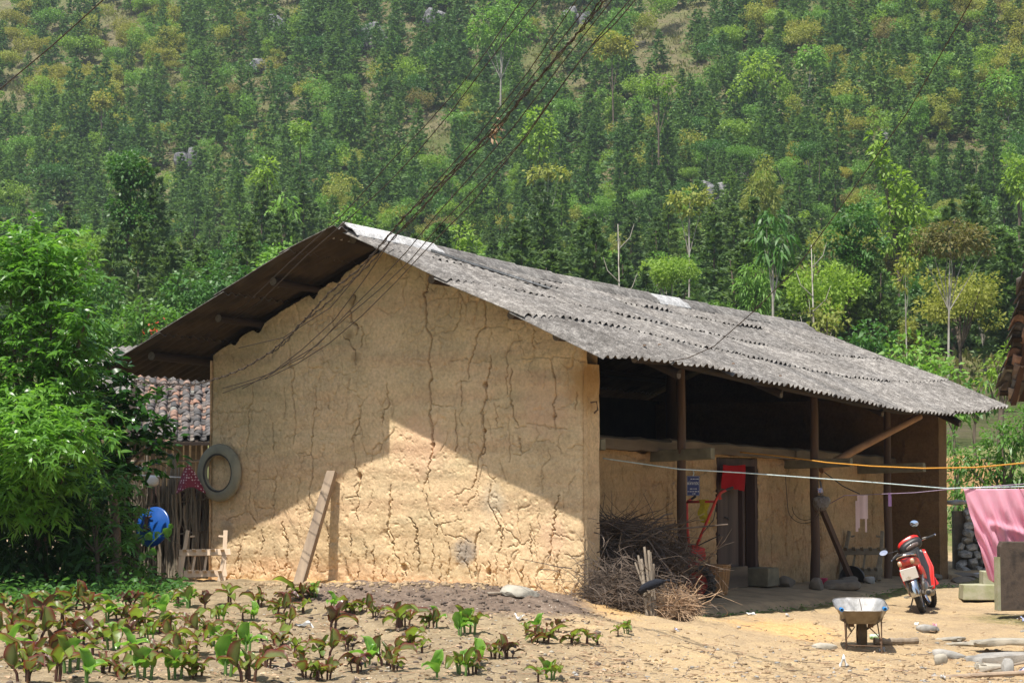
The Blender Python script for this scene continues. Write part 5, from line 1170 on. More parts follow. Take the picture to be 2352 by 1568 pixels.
# red cloth in the doorway
p = hw(5.55, .80, 1.62)
P = np.array([[(x+.04*(v**2)*(x > .62), .03*math.sin(7*x+2*v)*(.3+v)-.02, -.34*v-.05*v*(x/.72)**2*(1 if x > .45 else .4)-.012*math.sin(5*x)) for x in np.linspace(0, .74, 22)] for v in np.linspace(0, 1, 12)])
o = G().grid(P).build('red_cloth', M['redcloth'], None, True, p); o.rotation_euler = (0, 0, HROT); tag(o, 'plain red cloth hung across the top of the dark doorway', 'cloth')
# motorbike
def motorbike(loc, yaw, lean):
    t = thing('motorbike', 'red step-through motorbike leaning on its side stand, seen from behind', 'motorbike', loc, rot=(0, lean, yaw))
    t.rotation_mode = 'XYZ'
    def wheel(loc, rot=0):
        w_ = bpy.data.objects.new('wheel', None); COL.objects.link(w_); w_.parent = t; w_.location = loc; w_.rotation_euler = (0, 0, rot)
        g = G(); g.lathe([(.222, .030), (.250, .042), (.272, .034), (.283, .012), (.284, 0), (.283, -.012), (.272, -.034), (.250, -.042), (.222, -.030)], 40, 'x')
        for k in range(40):
            a = k*2*math.pi/40
            for s in (-1, 1): g.beam((.006*s, .284*math.cos(a), .284*math.sin(a)), (.032*s, .275*math.cos(a+.09), .275*math.sin(a+.09)), .012, .008)
        g.build('tyre', M['rubber'], w_)
        G().lathe([(.224, -.028), (.212, -.026), (.214, 0), (.212, .026), (.224, .028)], 40, 'x').build('rim', M['chrome'], w_, True)
        g = G()
        for k in range(18):
            a = k*2*math.pi/18; g.tube([(.03*(1 if k % 2 else -1), .04*math.cos(a+.4), .04*math.sin(a+.4)), (.0, .215*math.cos(a), .215*math.sin(a))], .002, 4)
        g.build('spokes', M['dullsteel'], w_); G().lathe([(.001, -.06), (.045, -.055), (.05, 0), (.045, .055), (.001, .06)], 14, 'x').build('hub', M['dullsteel'], w_, True); return w_
    wheel((0, 0, .284)); wheel((.03, 1.22, .284), .38)
    # rear mudguard: black inner, silver tail piece
    def arc(r, a0, a1, w_, mat, name, n=12, crown=.012):
        P = np.array([[(x, r_*math.cos(a), .284+r_*math.sin(a)) for x, r_ in ((-w_/2, r-crown*2), (-w_*.35, r), (0, r+crown*.6), (w_*.35, r), (w_/2, r-crown*2))] for a in np.linspace(a0, a1, n)])
        o = G().grid(P).build(name, mat, t, True); m_ = o.modifiers.new('solid', 'SOLIDIFY'); m_.thickness = .005; return o
    arc(.335, math.radians(60), math.radians(150), .125, M['black'], 'rear_mudguard'); arc(.345, math.radians(146), math.radians(186), .118, M['chrome'], 'mudguard_tail', 8)
    G().box((.0, -.335, .575), (.225, .010, .165), R=rotm('X', .28)).build('number_plate', M['whiteplate'], t, bevel=.004)
    # tail and body
    def ring(y, z, w_, h, n=14, flat=.7):
        a = np.arange(n)*2*math.pi/n; return [(w_/2*np.sign(math.cos(q))*abs(math.cos(q))**flat, y, z+h/2*np.sign(math.sin(q))*abs(math.sin(q))**flat) for q in a]
    G().loft([ring(-.315, .735, .13, .08), ring(-.27, .735, .19, .12), ring(-.15, .725, .24, .16), ring(.05, .70, .27, .21), ring(.30, .66, .27, .26), ring(.46, .60, .20, .28), ring(.54, .55, .12, .22)]).build('tail_fairing', M['red'], t, True)
    G().loft([ring(-.332, .735, .16, .085), ring(-.318, .737, .205, .115), ring(-.285, .738, .222, .125)]).build('tail_light', M['redlens'], t, True)
    for s in (-1, 1): G().loft([ring(-.345, .735, .045, .055), ring(-.325, .735, .06, .075), ring(-.30, .735, .06, .08)]).build('indicator', M['amber'], t, True).location = (.088*s, 0, .0)
    G().loft([ring(-.27, .815, .12, .045), ring(-.18, .83, .22, .07), ring(0, .825, .26, .085), ring(.15, .80, .25, .085), ring(.33, .775, .24, .085), ring(.50, .775, .16, .075), ring(.55, .77, .08, .05)]).build('seat', M['seat'], t, True)
    g = G(); g.tube([(-.13, -.02, .80), (-.125, -.2, .815), (-.085, -.33, .83), (0, -.365, .835), (.085, -.33, .83), (.125, -.2, .815), (.13, -.02, .80)], .012, 8); g.build('grab_rail', M['chrome'], t, True)
    for s in (-1, 1):
        g = G(); g.tube([(.10*s, -.02, .30), (.115*s, .05, .45), (.125*s, .12, .60)], .022, 10)
        sp = [(.112*s+.03*math.cos(i*.9)*1, .02+.10*i/40+.03*math.sin(i*.9), .37+.22*i/40) for i in range(41)]; g.tube(sp, .006, 5); g.build('shock_absorber', M['dullsteel'], t, True)
        G().beam((.085*s, -.05, .284), (.075*s, .48, .30), .03, .045).build('swing_arm', M['dullsteel'], t)
        # leg shields
        P = np.array([[(s*(.075+.17*u*(1-.35*abs(2*v-1.1))), .78+.10*u*(.4+v)-.16*(1-v)+.05*math.sin(math.pi*u), .30+.58*v-.05*u) for u in np.linspace(.62, 1, 6)] for v in np.linspace(0, 1, 12)])
        Pb = np.array([[(s*(.075+.17*u*(1-.35*abs(2*v-1.1))), .775+.10*u*(.4+v)-.16*(1-v)+.05*math.sin(math.pi*u), .30+.58*v-.05*u) for u in np.linspace(0, .64, 5)] for v in np.linspace(0, 1, 12)]); G().grid(Pb).build('shield_lining', M['black'], t, True)
        o = G().grid(P).build('leg_shield', M['red'], t, True); m_ = o.modifiers.new('solid', 'SOLIDIFY'); m_.thickness = .018
    P = np.array([[(x, .77-.16*(1-v)+.02, .32+.54*v) for x in np.linspace(-.10, .10, 5)] for v in np.linspace(0, 1, 6)]); G().grid(P).build('inner_shield', M['black'], t, True)
    G().loft([ring(.52, .42, .12, .12), ring(.66, .40, .12, .13), ring(.82, .62, .12, .16), ring(.90, .80, .1, .12)]).build('frame_tube', M['black'], t, True)
    G().loft([ring(.25, .34, .14, .14), ring(.38, .33, .26, .22), ring(.55, .33, .28, .22), ring(.70, .35, .14, .16)]).build('engine', M['dullsteel'], t, True)
    for s in (-1, 1): G().loft([ring(-.04, .60, .04, .1), ring(.12, .58, .05, .17), ring(.36, .54, .05, .18), ring(.55, .48, .03, .1)]).build('side_cover', M['red'], t, True).location = (.125*s, 0, 0)
    g = G(); g.tube([(.10, .62, .26), (.13, .5, .20), (.15, .32, .22)], .018, 8); g.build('exhaust_pipe', M['chrome'], t, True)
    g = G(); g.lathe([(.001, .05), (.030, .04), (.032, .0), (.048, -.02), (.050, -.10), (.050, -.40), (.044, -.47), (.030, -.48), (.028, -.44), (.001, -.43)], 16, 'y', (.165, .28, .25)); o = g.build('muffler', M['tray_out'], t, True); o.rotation_euler = (-.06, 0, 0)
    G().lathe([(.040, -.445), (.032, -.482), (.001, -.47)], 14, 'y', (.165, .28, .25)).build('muffler_end', M['black'], t, True).rotation_euler = (-.06, 0, 0)
    for s in (-1, 1): G().beam((.10*s, .42, .25), (.24*s, .40, .27), .03, .022).build('foot_peg', M['chrome'], t)
    G().tube([(-.10, .30, .24), (-.22, .24, .03), (-.23, .22, .0)], .011, 6).build('side_stand', M['dullsteel'], t)
    G().beam((.16, .28, .30), (.22, -.06, .33), .06, .012).build('rear_step', M['dullsteel'], t)
    # steering group turned to the near side
    fk = bpy.data.objects.new('steering', None); COL.objects.link(fk); fk.parent = t; fk.location = (0, .98, .86); fk.rotation_euler = (math.radians(14), -.26, .36)
    g = G()
    for s in (-1, 1): g.tube([(.062*s, .0, -.05), (.062*s, .02, -.60)], .020, 8)
    g.build('fork', M['dullsteel'], fk, True)
    P = np.array([[(x, .02+r_*math.cos(a), -.60+r_*math.sin(a)) for x, r_ in ((-.06, .305), (-.035, .325), (0, .332), (.035, .325), (.06, .305))] for a in np.linspace(.1, 2.9, 14)]); G().grid(P).build('front_mudguard', M['red'], fk, True)
    def ring2(y, z, w_, h, n=14): return [(p_[0], p_[1], p_[2]) for p_ in ring(y, z, w_, h, n, .75)]
    G().loft([ring2(.14, .06, .10, .08), ring2(.09, .08, .24, .16), ring2(-.02, .12, .35, .20), ring2(-.07, .135, .34, .18)]).build('headlight_cowl', M['red'], fk, True)
    o = G().loft([ring2(-.055, .105, .365, .19), ring2(-.115, .092, .335, .165), ring2(-.135, .088, .27, .12)]); o.build('dashboard', M['black'], fk, True)
    G().loft([ring2(-.130, .098, .22, .08), ring2(-.142, .098, .19, .06)]).build('dial_panel', M['dial'], fk, True)
    G().box((0, -.10, .0), (.15, .10, .12)).build('steering_cover', M['black'], fk, bevel=.02); G().box((.06, -.155, -.02), (.05, .012, .03)).build('sticker', M['white'], fk)
    for s in (-1, 1):
        G().tube([(.14*s, -.04, .08), (.25*s, -.10, .085), (.27*s, -.11, .085)], .012, 8).build('bar_end', M['chrome'], fk)
        G().tube([(.24*s, -.095, .085), (.36*s, -.155, .08)], .017, 8).build('grip', M['black'], fk)
        G().lathe([(.001, 0), (.016, .002), (.015, .02), (.001, .024)], 8, 'x', (.36*s if s > 0 else -.384, -.155, .08)).build('grip_end', M['chrome'], fk)
        G().tube([(.21*s, -.05, .10), (.30*s, -.06, .075), (.36*s, -.10, .06)], .006, 5).build('brake_lever', M['dullsteel'], fk)
        mz = .35 if s > 0 else .21; mx = .20 if s > 0 else -.40
        g = G(); g.tube([(.19*s, -.05, .10), (.20*s, -.06, .2 if s > 0 else .13), (mx, -.06, mz-.03)], .006, 6); g.build('mirror_stalk', M['black'], fk)
        mo = bpy.data.objects.new('mirror', None); COL.objects.link(mo); mo.parent = fk; mo.location = (mx, -.06, mz); mo.rotation_euler = (math.radians(-24) if s > 0 else math.radians(-55), math.radians(25) if s > 0 else math.radians(5), -.2 if s > 0 else .2)
        g = G(); g.lathe([(.001, .035), (.045, .028), (.062, .008), (.064, 0)], 20, 'y'); o = g.build('housing', M['black'], mo, True); o.scale = (1.05, 1, .78)
        g = G(); g.lathe([(.060, -.001), (.001, -.002)], 20, 'y'); o = g.build('glass', M['mirror'], mo, True); o.scale = (1.05, 1, .78)
    return t
p = at(2121, 1407, 30.4)
motorbike(p, math.radians(-15.5), math.radians(-16))
# wheelbarrow
p = at(1984, 1502, 25.0); p[2] = zfield(p[0], p[1])
wb_ = 0; wb = thing('wheelbarrow', 'small metal wheelbarrow with blue grips and empty galvanised tray', 'wheelbarrow', p, math.radians(-4)); wb.scale = (1.1, 1.1, 1.08)
def rr_(w_, l_, cx, cy, z, n=28, e=.42, tilt=0):
    a = np.arange(n)*2*math.pi/n
    return [(cx+w_/2*np.sign(math.cos(q))*abs(math.cos(q))**e, cy+l_/2*np.sign(math.sin(q))*abs(math.sin(q))**e, z+tilt*(l_/2*np.sign(math.sin(q))*abs(math.sin(q))**e)) for q in a]
outer = [rr_(.30, .40, .0, .34, .30), rr_(.42, .56, .0, .34, .37, tilt=.09), rr_(.54, .72, 0, .34, .490, tilt=.135), rr_(.555, .735, 0, .34, .493, tilt=.135)]
inner = [rr_(.545, .725, 0, .34, .495, tilt=.135), rr_(.525, .70, 0, .34, .485, tilt=.135), rr_(.41, .55, 0, .34, .375, tilt=.09), rr_(.29, .39, 0, .34, .31)]
g = G().loft(outer, False); g.add(outer[0], [tuple(range(len(outer[0])))]); g.build('tray_shell', M['tray_out'], wb, True); g = G().loft(inner, False); g.add(inner[-1], [tuple(range(len(inner[-1])))]); g.build('tray', M['galv'], wb, True); 
g = G(); rm = rr_(.552, .732, 0, .34, .495, 40, tilt=.135); g.tube(rm+[rm[0]], .007, 6, False); g.build('tray_rim', M['dullsteel'], wb, True)
for s, gx, gz_ in ((-1, -.245, .475), (1, .195, .485)):
    g = G(); g.tube([(gx*1.0, -.25, gz_), (gx*.95, .0, .36), (s*.16, .2, .315), (s*.11, .55, .24), (s*.07, .72, .19)], .014, 8); g.build('handle', M['dullsteel'], wb, True)
    g = G(); g.lathe([(.012, -.10), (.021, -.10), (.021, .03), (.012, .03)], 14, 'y', (gx, -.20, gz_)); o = g.build('grip', M['bluepipe'], wb, True)
    lx = -.175 if s < 0 else .185
    g = G(); g.tube([(s*.19, .06, .36), (lx, .0, 0)], .008, 6); g.tube([(lx*1.02, .01, .0), (lx+.02*(-s)*1, .26, .33)], .007, 6); g.tube([(lx, .01, .15), (s*.07, .2, .27)], .006, 6); g.build('leg', M['rust'], wb)
    G().box((s*.10, .28, .30), (.055, .03, .085), jit=.004).build('bracket', M['rust'], wb)
G().tube([(-.155, .03, .085), (.18, .02, .075)], .006, 6).build('cross_bar', M['rust'], wb)
wo = bpy.data.objects.new('wheel', None); COL.objects.link(wo); wo.parent = wb; wo.location = (.035, .62, .165)
g = G(); g.lathe([(.10, -.043), (.145, -.047), (.163, -.03), (.167, 0), (.163, .03), (.145, .047), (.10, .043)], 30, 'x'); g.build('tyre', M['wheel_dirt'], wo, True); G().lathe([(.001, -.05), (.03, -.045), (.10, -.025), (.10, .025), (.03, .045), (.001, .05)], 20, 'x').build('rim', M['rust'], wo, True)
st_ = G().tube([(.03, .25, .36), (.0, .30, .52), (-.015, .33, .60)], .005, 6).build('thin_stick', M['polewood'], None, False, p); tag(st_, 'thin pinkish stick standing in the wheelbarrow tray', 'stick'); st_.rotation_euler = (0, 0, math.radians(-4))
# clothes lines, ropes and what hangs on them
def line(name, label, pts, r, mat, cat, sag=0):
    P = [np.array(q) for q in pts]; o0 = P[0]; C = []
    for i in range(len(P)-1):
        for k in range(8): t = k/8; C.append(P[i]*(1-t)+P[i+1]*t)
    C.append(P[-1]); C = np.array(C)-o0
    o = G().tube(C, r, 6).build(name, M[mat], None, True, o0); return tag(o, label, cat)
line('orange_rope', 'orange twisted rope sagging from the porch beam across the yard', [at(1700, 1038, 31.2), at(1800, 1048, 30.6), at(1900, 1062, 30), at(2000, 1070, 29.2), at(2120, 1075, 28.4), at(2240, 1073, 27.6), at(2352, 1063, 26.8), at(2480, 1045, 26)], .010, 'rope_y', 'rope')
line('washing_line', 'pale green and white washing line crossing in front of the doorway', [at(1385, 1052, 28.2), at(1560, 1077, 28.4), at(1700, 1085, 28.7), at(1850, 1096, 29.0), at(2000, 1107, 29.3), at(2170, 1121, 29.8), at(2352, 1117, 30), at(2500, 1110, 30)], .0085, 'rope_w', 'washing line')
line('lilac_line', 'thin lilac line strung from the porch post with clothes on it', [hw(8.2, .36, .98), at(1940, 1137, 33), at(1978, 1136, 33), at(2100, 1131, 31.6), at(2180, 1123, 30.6), at(2352, 1111, 29.8), at(2500, 1104, 29.5)], .006, 'rope_p', 'cord')
p = at(1978, 1136, 33)
P = np.array([[(-.06+x*.16/1, .012*math.sin(9*x), -.36*v) for x in np.linspace(0, 1, 8)] for v in np.linspace(0, 1, 8)])
cl = thing('hung_garment', 'small pale pink garment with dangling straps on the lilac line', 'clothing', p)
G().grid(P).build('cloth', M['palecloth'], cl, True)
g = G(); g.grid(np.array([[(x-.09, -.01, -.2-.42*v-.1) for x in (0, .04)] for v in (-.5, 0, .3, .6)])); g.grid(np.array([[(x+.055, 0, -.34-.22*v) for x in (0, .028)] for v in (0, .5, 1)])); g.grid(np.array([[(x-.05, .01, -.34-.16*v) for x in (0, .028)] for v in (0, .5, 1)])); g.build('strap', M['palecloth'], cl)
P = np.array([[(x*.05-.02, .01*math.sin(9*x), -.2*v) for x in np.linspace(0, 1, 5)] for v in np.linspace(0, 1, 5)]); o = G().grid(P).build('lilac_scrap', M['lilac'], None, True, at(2043, 1131, 32.2)); tag(o, 'narrow purple scrap of cloth knotted on the lilac line', 'cloth')
G().tube([(0, 0, 0), (-.25, .05, .12), (-.52, .1, .33)], .009, 6).build('black_strap', M['black'], None, False, at(1975, 1134, 33.0)); tag(bpy.data.objects['black_strap'], 'black strap running from the beam down to the lilac line', 'strap')
# hanging plastic bag
p = at(1887, 1150, hw(8.2, .33, 0)[1]-.15)
bg = thing('hanging_bag', 'clear plastic bag of scraps hanging on the middle porch post', 'bag', p)
g = G().rock((0, 0, -.03), (.14, .10, .125), 3, .3, 1, 12); g.build('bag', M['bag'], bg, True); G().tube([(0, 0, .08), (.01, .0, .16), (-.02, .04, .32)], [.035, .02, .012], 8).build('neck', M['bag'], bg, True); G().box((-.03, -.05, .16), (.07, .03, .07), jit=.01).build('wrapper', M['litter_blue'], bg)
# pole leaning by the middle post
a = hw(8.9, .15, porch(8.9, .15)); b = hw(8.35, .52, 1.15)
o = G().beam((0, 0, 0), tuple(b-a), .10, .07, jit=.004).build('leaning_beam', M['log'], None, False, a, None, None, .006); tag(o, 'dark squared timber leaning against the middle porch post', 'timber')
# coil of wire on the porch wall
g = G(); g.tube([(.05*math.cos(t)*5-.02, 0, .24*math.sin(t)) for t in np.linspace(math.pi, 2*math.pi, 14)], .005, 5); g.tube([(.04*math.cos(t)*5, .01, .20*math.sin(t)+.01) for t in np.linspace(math.pi, 2*math.pi, 14)], .005, 5); g.tube([(-.27, 0, 0), (-.30, .02, .5)], .005, 5)
o = g.build('hanging_wire', M['wire'], None, False, at(1850, 1165, hw(7.7, .7, 0)[1])); tag(o, 'black wire loop hanging on the earth wall between door and post', 'wire')
# tub, pink bowl, stones at the post
p = at(1962, 1325, hw(9.75, .5, 0)[1])
tb = thing('rubber_tub', 'round black rubber tub tipped on its side against the porch wall', 'tub', p, rot=(0, 0, math.radians(-32)))
g = G(); g.lathe([(.001, .10), (.14, .10), (.20, .02), (.235, -.085), (.25, -.09), (.245, -.075), (.21, .02), (.15, .085), (.001, .088)], 32, 'y'); o = g.build('bowl', M['tub'], tb, True); o.rotation_euler = (math.radians(12), 0, 0); o.scale = (.85, 1, .85)
o = G().lathe([(.001, 0), (.05, 0), (.07, .09), (.075, .095), (.066, .092), (.046, .008), (.001, .006)], 20).build('pink_bowl', plain('pink_plastic', (.62, .07, .16), (.5, .05, .12), 5, .4, 0), None, True, at(1891, 1341, hw(8.4, .2, 0)[1])); tag(o, 'small pink plastic bowl beside the middle post', 'bowl')
def hstone(label, a, b, size, mat, seed, rz=0, tilt=0):
    p = hw(a, b, porch(a, b)+size[2]*.6); o = G().rock((0, 0, 0), size, 3, .2, 1, seed).build('stone', M[mat], None, True, p); o.data.set_sharp_from_angle(angle=math.radians(28)); o.rotation_euler = (tilt, 0, HROT+rz); tag(o, label, 'stone')
hstone('long pale boulder lying before the middle porch post', 7.85, -.08, (.30, .15, .10), 'stone_dark', 21, -.7)
hstone('knobbly small stone left of the long boulder by the post', 7.35, .12, (.11, .11, .11), 'stone_dark', 22)
hstone('dark squarish stone between the post and the leaning timber', 8.62, .12, (.20, .14, .10), 'stone_dark', 23, .4)
hstone('small pale stone wedged under the rubber tub', 9.75, .22, (.10, .09, .07), 'stone', 24)
hstone('flat stone on the porch edge behind the motorbike', 12.0, .05, (.28, .2, .07), 'stone_dark', 25)
hstone('long dark slab lying along the far end of the porch', 12.9, -.22, (.5, .22, .08), 'stone_dark', 26, .9)
hstone('low dark slab on the bank beside the far wall end', 12.3, -.42, (.34, .2, .07), 'stone_dark', 27, .2)
hstone('broad stone under the far wall corner', 13.2, -.35, (.34, .24, .09), 'stone', 28, .6)
hstone('small stone beside the middle post wall foot', 7.15, .5, (.13, .12, .10), 'stone_dark', 29)
# pink net on the line
o0 = at(2212, 1122, 29.9); nu, nv = 70, 60
P = np.zeros((nv, nu, 3)); pm = 29.9/F
for j in range(nu):
    u = j/(nu-1); x = u*210
    bx = np.interp(x, [0, 20, 60, 88, 89, 95, 100, 150, 210], [60, 66, 80, 90, 91, 97, 102, 150, 210]); by = np.interp(x, [0, 30, 55, 60, 75, 92, 100, 150, 210], [206, 214, 218, 217, 205, 160, 138, 128, 132])
    for i in range(nv):
        v = i/(nv-1)
        xx = x*(1-v)+bx*v+(14*math.sin(math.pi*v)*(x < 60)*-.2); yy = by*v
        q = x-.42*yy
        dep = .032*math.sin(q*.17+1.2*math.sin(yy*.03))*min(1, v*3)+.010*math.sin(q*.43+yy*.05)*min(1, v*3)+.045*math.exp(-((yy-88-(x-80)*.25)/9)**2)*(x > 50)-.10*v*v
        P[i, j] = (xx*pm, -dep-.02, -yy*pm)
o = G().grid(P).build('pink_net', M['pink'], None, True, o0); tag(o, 'sheer pink mosquito net hung over the washing line above the dark slab', 'net')
m_ = o.modifiers.new('solid', 'SOLIDIFY'); m_.thickness = .004
def slab(label, px, py, sx, sy, h, rz, seed, mat='stone', ry=0.0, lift=0.0):
    """a split stone slab: ragged outline, flat broken top, chipped edge"""
    r = np.random.default_rng(seed); n = 22; a = np.arange(n)*2*math.pi/n; rad = 1+r.normal(0, .06, n)
    ox = sx*np.sign(np.cos(a))*np.abs(np.cos(a))**.5*rad; oy = sy*np.sign(np.sin(a))*np.abs(np.sin(a))**.5*rad
    secs = [[(x*k+r.normal(0, .006), y*k+r.normal(0, .006), z+r.normal(0, h*.05)+.012*math.sin(x*6+seed)) for x, y in zip(ox, oy)] for k, z in ((.93, 0), (1.0, h*.25), (1.01, h*.6), (.985, h*.93), (.93, h), (.5, h*1.03))]
    p = foot(px, py); o = G().loft(secs).build('stone_slab', M[mat], None, True, (p[0], p[1], p[2]-.02+lift)); o.rotation_euler = (0, ry, rz); o.data.set_sharp_from_angle(angle=math.radians(30)); tag(o, label, 'stone slab')
# stones, slabs and timber on the yard
stone('mossy_stone', 'flat greenish stone on the sand between barrow and motorbike', 2133, 1452, (.16, .10, .06), 'stone', 31, .2)
slab('worn pale slab half buried right of the wheelbarrow', 2176, 1467, .20, .13, .04, -.3, 6, 'limestone')
slab('long pale slab half sunk behind the leaning wedge stone', 2215, 1480, .22, .12, .04, -.5, 7, 'limestone')
stone('wedge_stone', 'grey wedge shaped stone tilted on the sand by the slabs', 2180, 1512, (.18, .09, .055), 'stone', 34, -.35, 0, .2)
stone('round_stone', 'pinkish rounded stone resting against the grey wedge stone', 2160, 1525, (.075, .06, .07), 'limestone', 35)
stone('pale_brick', 'squared pale block lying left of the wheelbarrow', 1895, 1491, (.14, .055, .045), 'limestone', 36, -.1)
slab('thick lower grey slab lying under a thinner slab at the yard edge', 2345, 1522, .58, .20, .13, .05, 2, ry=-.04)
slab('thin upper grey slab stacked on the thicker one at the yard edge', 2350, 1500, .56, .17, .07, .02, 3, 'limestone', -.03, .12)
slab('short pale slab under the stacked slabs', 2282, 1542, .17, .07, .09, -.4, 4, 'limestone')
slab('flat sandy slab half buried before the stacked slabs', 2245, 1532, .16, .08, .035, -.4, 5, 'limestone')
stone('pointed_stone', 'small upright pointed stone by the printed wrapper', 2314, 1553, (.055, .05, .11), 'stone', 43, .3)
p = foot(2058, 1481); lg = thing('log_piece', 'short barkless log lying right of the wheelbarrow', 'log', p, math.radians(4))
n = 10; G().tube([(-.26+.52*i/n, .006*math.sin(i*2), .045+.004*RNG.normal()) for i in range(n+1)], [.042*(1+.10*RNG.normal()) for _ in range(n+1)], 10).build('log', M['polewood'], lg)
p = foot(2290, 1562); o = G().tube([(-.62, .0, .02), (0, .05, .05), (1.0, .16, .09)], [.022, .024, .026], 8).build('yard_pole', M['plank'], None, False, p); tag(o, 'long pale pole lying across the lower corner of the yard', 'pole')
p = foot(2320, 1550); o = G().tube([(-.3, .05, .02), (.1, .1, .10), (.6, .16, .2)], [.012, .013, .014], 7).build('thin_cane', M['polewood'], None, False, p); tag(o, 'thin brown cane resting on the printed wrapper', 'cane')
p = foot(1155, 1378); o = G().tube([(-.1, 0, .02), (.1, -.02, .025)], [.016, .012], 7).build('short_stick', M['polewood'], None, False, foot(1530, 1788) if False else foot(1140, 1368)); tag(o, 'short thick stick lying on the tilled soil', 'stick')
# litter
def scrap(label, px, py, s, mat, d=None):
    p = foot(px, py) if d is None else at(px, py, d)
    P = np.array([[(x*s[0], y*s[1], s[2]*(.5+.5*math.sin(5*x+3*y+px)+.4*math.sin(9*y+py))) for x in np.linspace(-.5, .5, 6)] for y in np.linspace(-.5, .5, 5)])
    o = G().grid(P).build('litter', M[mat], None, True, p+np.array([0, 0, .01])); o.rotation_euler = (RNG.normal(.2, .3), 0, RNG.uniform(0, 3)); tag(o, label, 'litter')
for l_ in [('crumpled white plastic among the garden plants', 700, 1440, (.22, .12, .05), 'litter_white'), ('white paper scrap on the soil by the clustered plants', 1192, 1425, (.10, .08, .05), 'litter_white'), ('blue and red printed wrapper under the stone slabs', 2330, 1550, (.20, .16, .07), 'litter_blue'),
           ('small blue printed packet at the yard edge', 2345, 1425, (.13, .08, .04), 'litter_blue'), ('crushed white cup in the yard centre', 1937, 1532, (.06, .06, .09), 'litter_white'), ('white bottle cap scrap near the motorbike wheel', 2106, 1437, (.05, .05, .03), 'litter_white'),
           ('white scrap at the foot of the porch bank', 1808, 1415, (.14, .06, .02), 'litter_white'), ('white torn paper before the brushwood', 1725, 1412, (.12, .08, .02), 'litter_white'), ('white chip of paper on the porch floor', 1846, 1357, (.10, .06, .03), 'litter_white'),
           ('pale blue crumpled can right of the barrow leg', 2026, 1497, (.07, .05, .04), 'litter_white'), ('grey torn plastic lying between front garden rows', 336, 1530, (.10, .05, .02), 'litter_white'), ('pink foil scrap beside the mossy stone', 2147, 1440, (.05, .04, .04), 'pink'),
           ('white scrap on the sand below the slabs', 2165, 1560, (.08, .05, .03), 'litter_white'), ('tiny blue wrapper on the ground before the pole bundle', 1552, 1448, (.08, .05, .02), 'litter_blue')]: scrap(*l_)
o = G().lathe([(.001, 0), (.028, .004), (.030, .02), (.030, .10), (.024, .115), (.001, .116)], 14, 'x').build('green_can', M['litter_green'], None, True, foot(2016, 1468)+np.array([-.1, .0, .03])); tag(o, 'green and white drink can lying behind the barrow wheel', 'can')
# ---------------------------------------------------------------- vegetation
rv = np.random.default_rng(77)
def unit(n, r=rv): 
    v = r.normal(0, 1, (n, 3)); return v/np.linalg.norm(v, axis=1)[:, None]
def conifer_geo(seed, h=6.0, R=1.05, n=950, bare=.2):
    r = np.random.default_rng(seed); P = []; D = []; L = []
    tiers = int(15+r.integers(4)); 
    for k in range(tiers):
        t = k/(tiers-1); z = h*(bare+(1-bare)*t**.92*.98); rad = R*(1-t)**.75*(.60+.62*r.random())+.07
        nb = max(4, int(8*(1-t)+4)); off = r.random()*6
        for b in range(nb):
            a = off+b*2*math.pi/nb+r.normal(0, .25); ln = rad*(.40+.85*r.random()); m = 0 if r.random() < .14 else max(3, int(n/tiers/nb*1.25*(1.25-t*.7)))
            s = r.random(m)**.6; rise = .30-.35*(1-t)
            p = np.stack([np.cos(a)*ln*s, np.sin(a)*ln*s, z+rise*ln*s-.10*s*s*ln+r.normal(0, .03, m)], 1)
            P.append(p); d = np.stack([np.cos(a)*np.ones(m), np.sin(a)*np.ones(m), np.full(m, .25)], 1)+r.normal(0, .55, (m, 3)); D.append(d); L.append(np.full(m, .21+.11*(1-t))*(.7+.6*r.random(m)))
    P = np.concatenate(P); D = np.concatenate(D); L = np.concatenate(L)
    return cards(P, D, L, L*.42, r)
def trunk_geo(h, r0, seed, lean=.03, n=8, sides=6):
    r = np.random.default_rng(seed); g = G(); ax, ay = r.normal(0, lean, 2)
    pts = [(ax*h*t+.03*h*lean*math.sin(5*t+seed), ay*h*t, h*t-.3) for t in np.linspace(0, 1, n)]
    g.tube(pts, np.linspace(r0, r0*.25, n), sides, cap=False); return g, pts
def crown_geo(seed, rx, rz, zc, nl=1500, leaf=.26, lumps=16, shape='round'):
    r = np.random.default_rng(seed); C = []; Rr = []
    for k in range(lumps):
        u = unit(1, r)[0]; s = r.random()**.45*.95
        c = np.array([u[0]*rx*s, u[1]*rx*s, zc+u[2]*rz*s*(1 if shape != 'flat' else .55)])
        if shape == 'tall': c[0] *= .6; c[1] *= .6
        C.append(c); Rr.append((.16+.26*r.random())*rx)
    P = []; D = []
    for c, q in zip(C, Rr):
        m = int(nl*q*q/sum(x*x for x in Rr)); u = unit(m, r); s = (.55+.5*r.random(m))
        P.append(c+u*(q*s)[:, None]*np.array([1, 1, .72])); D.append(u+np.array([0, 0, -.15])+r.normal(0, .55, (m, 3)))
    P = np.concatenate(P); D = np.concatenate(D); L = leaf*(.7+.6*r.random(len(P)))
    V, Q = cards(P, D, L, L*.55, r); return V, Q, C
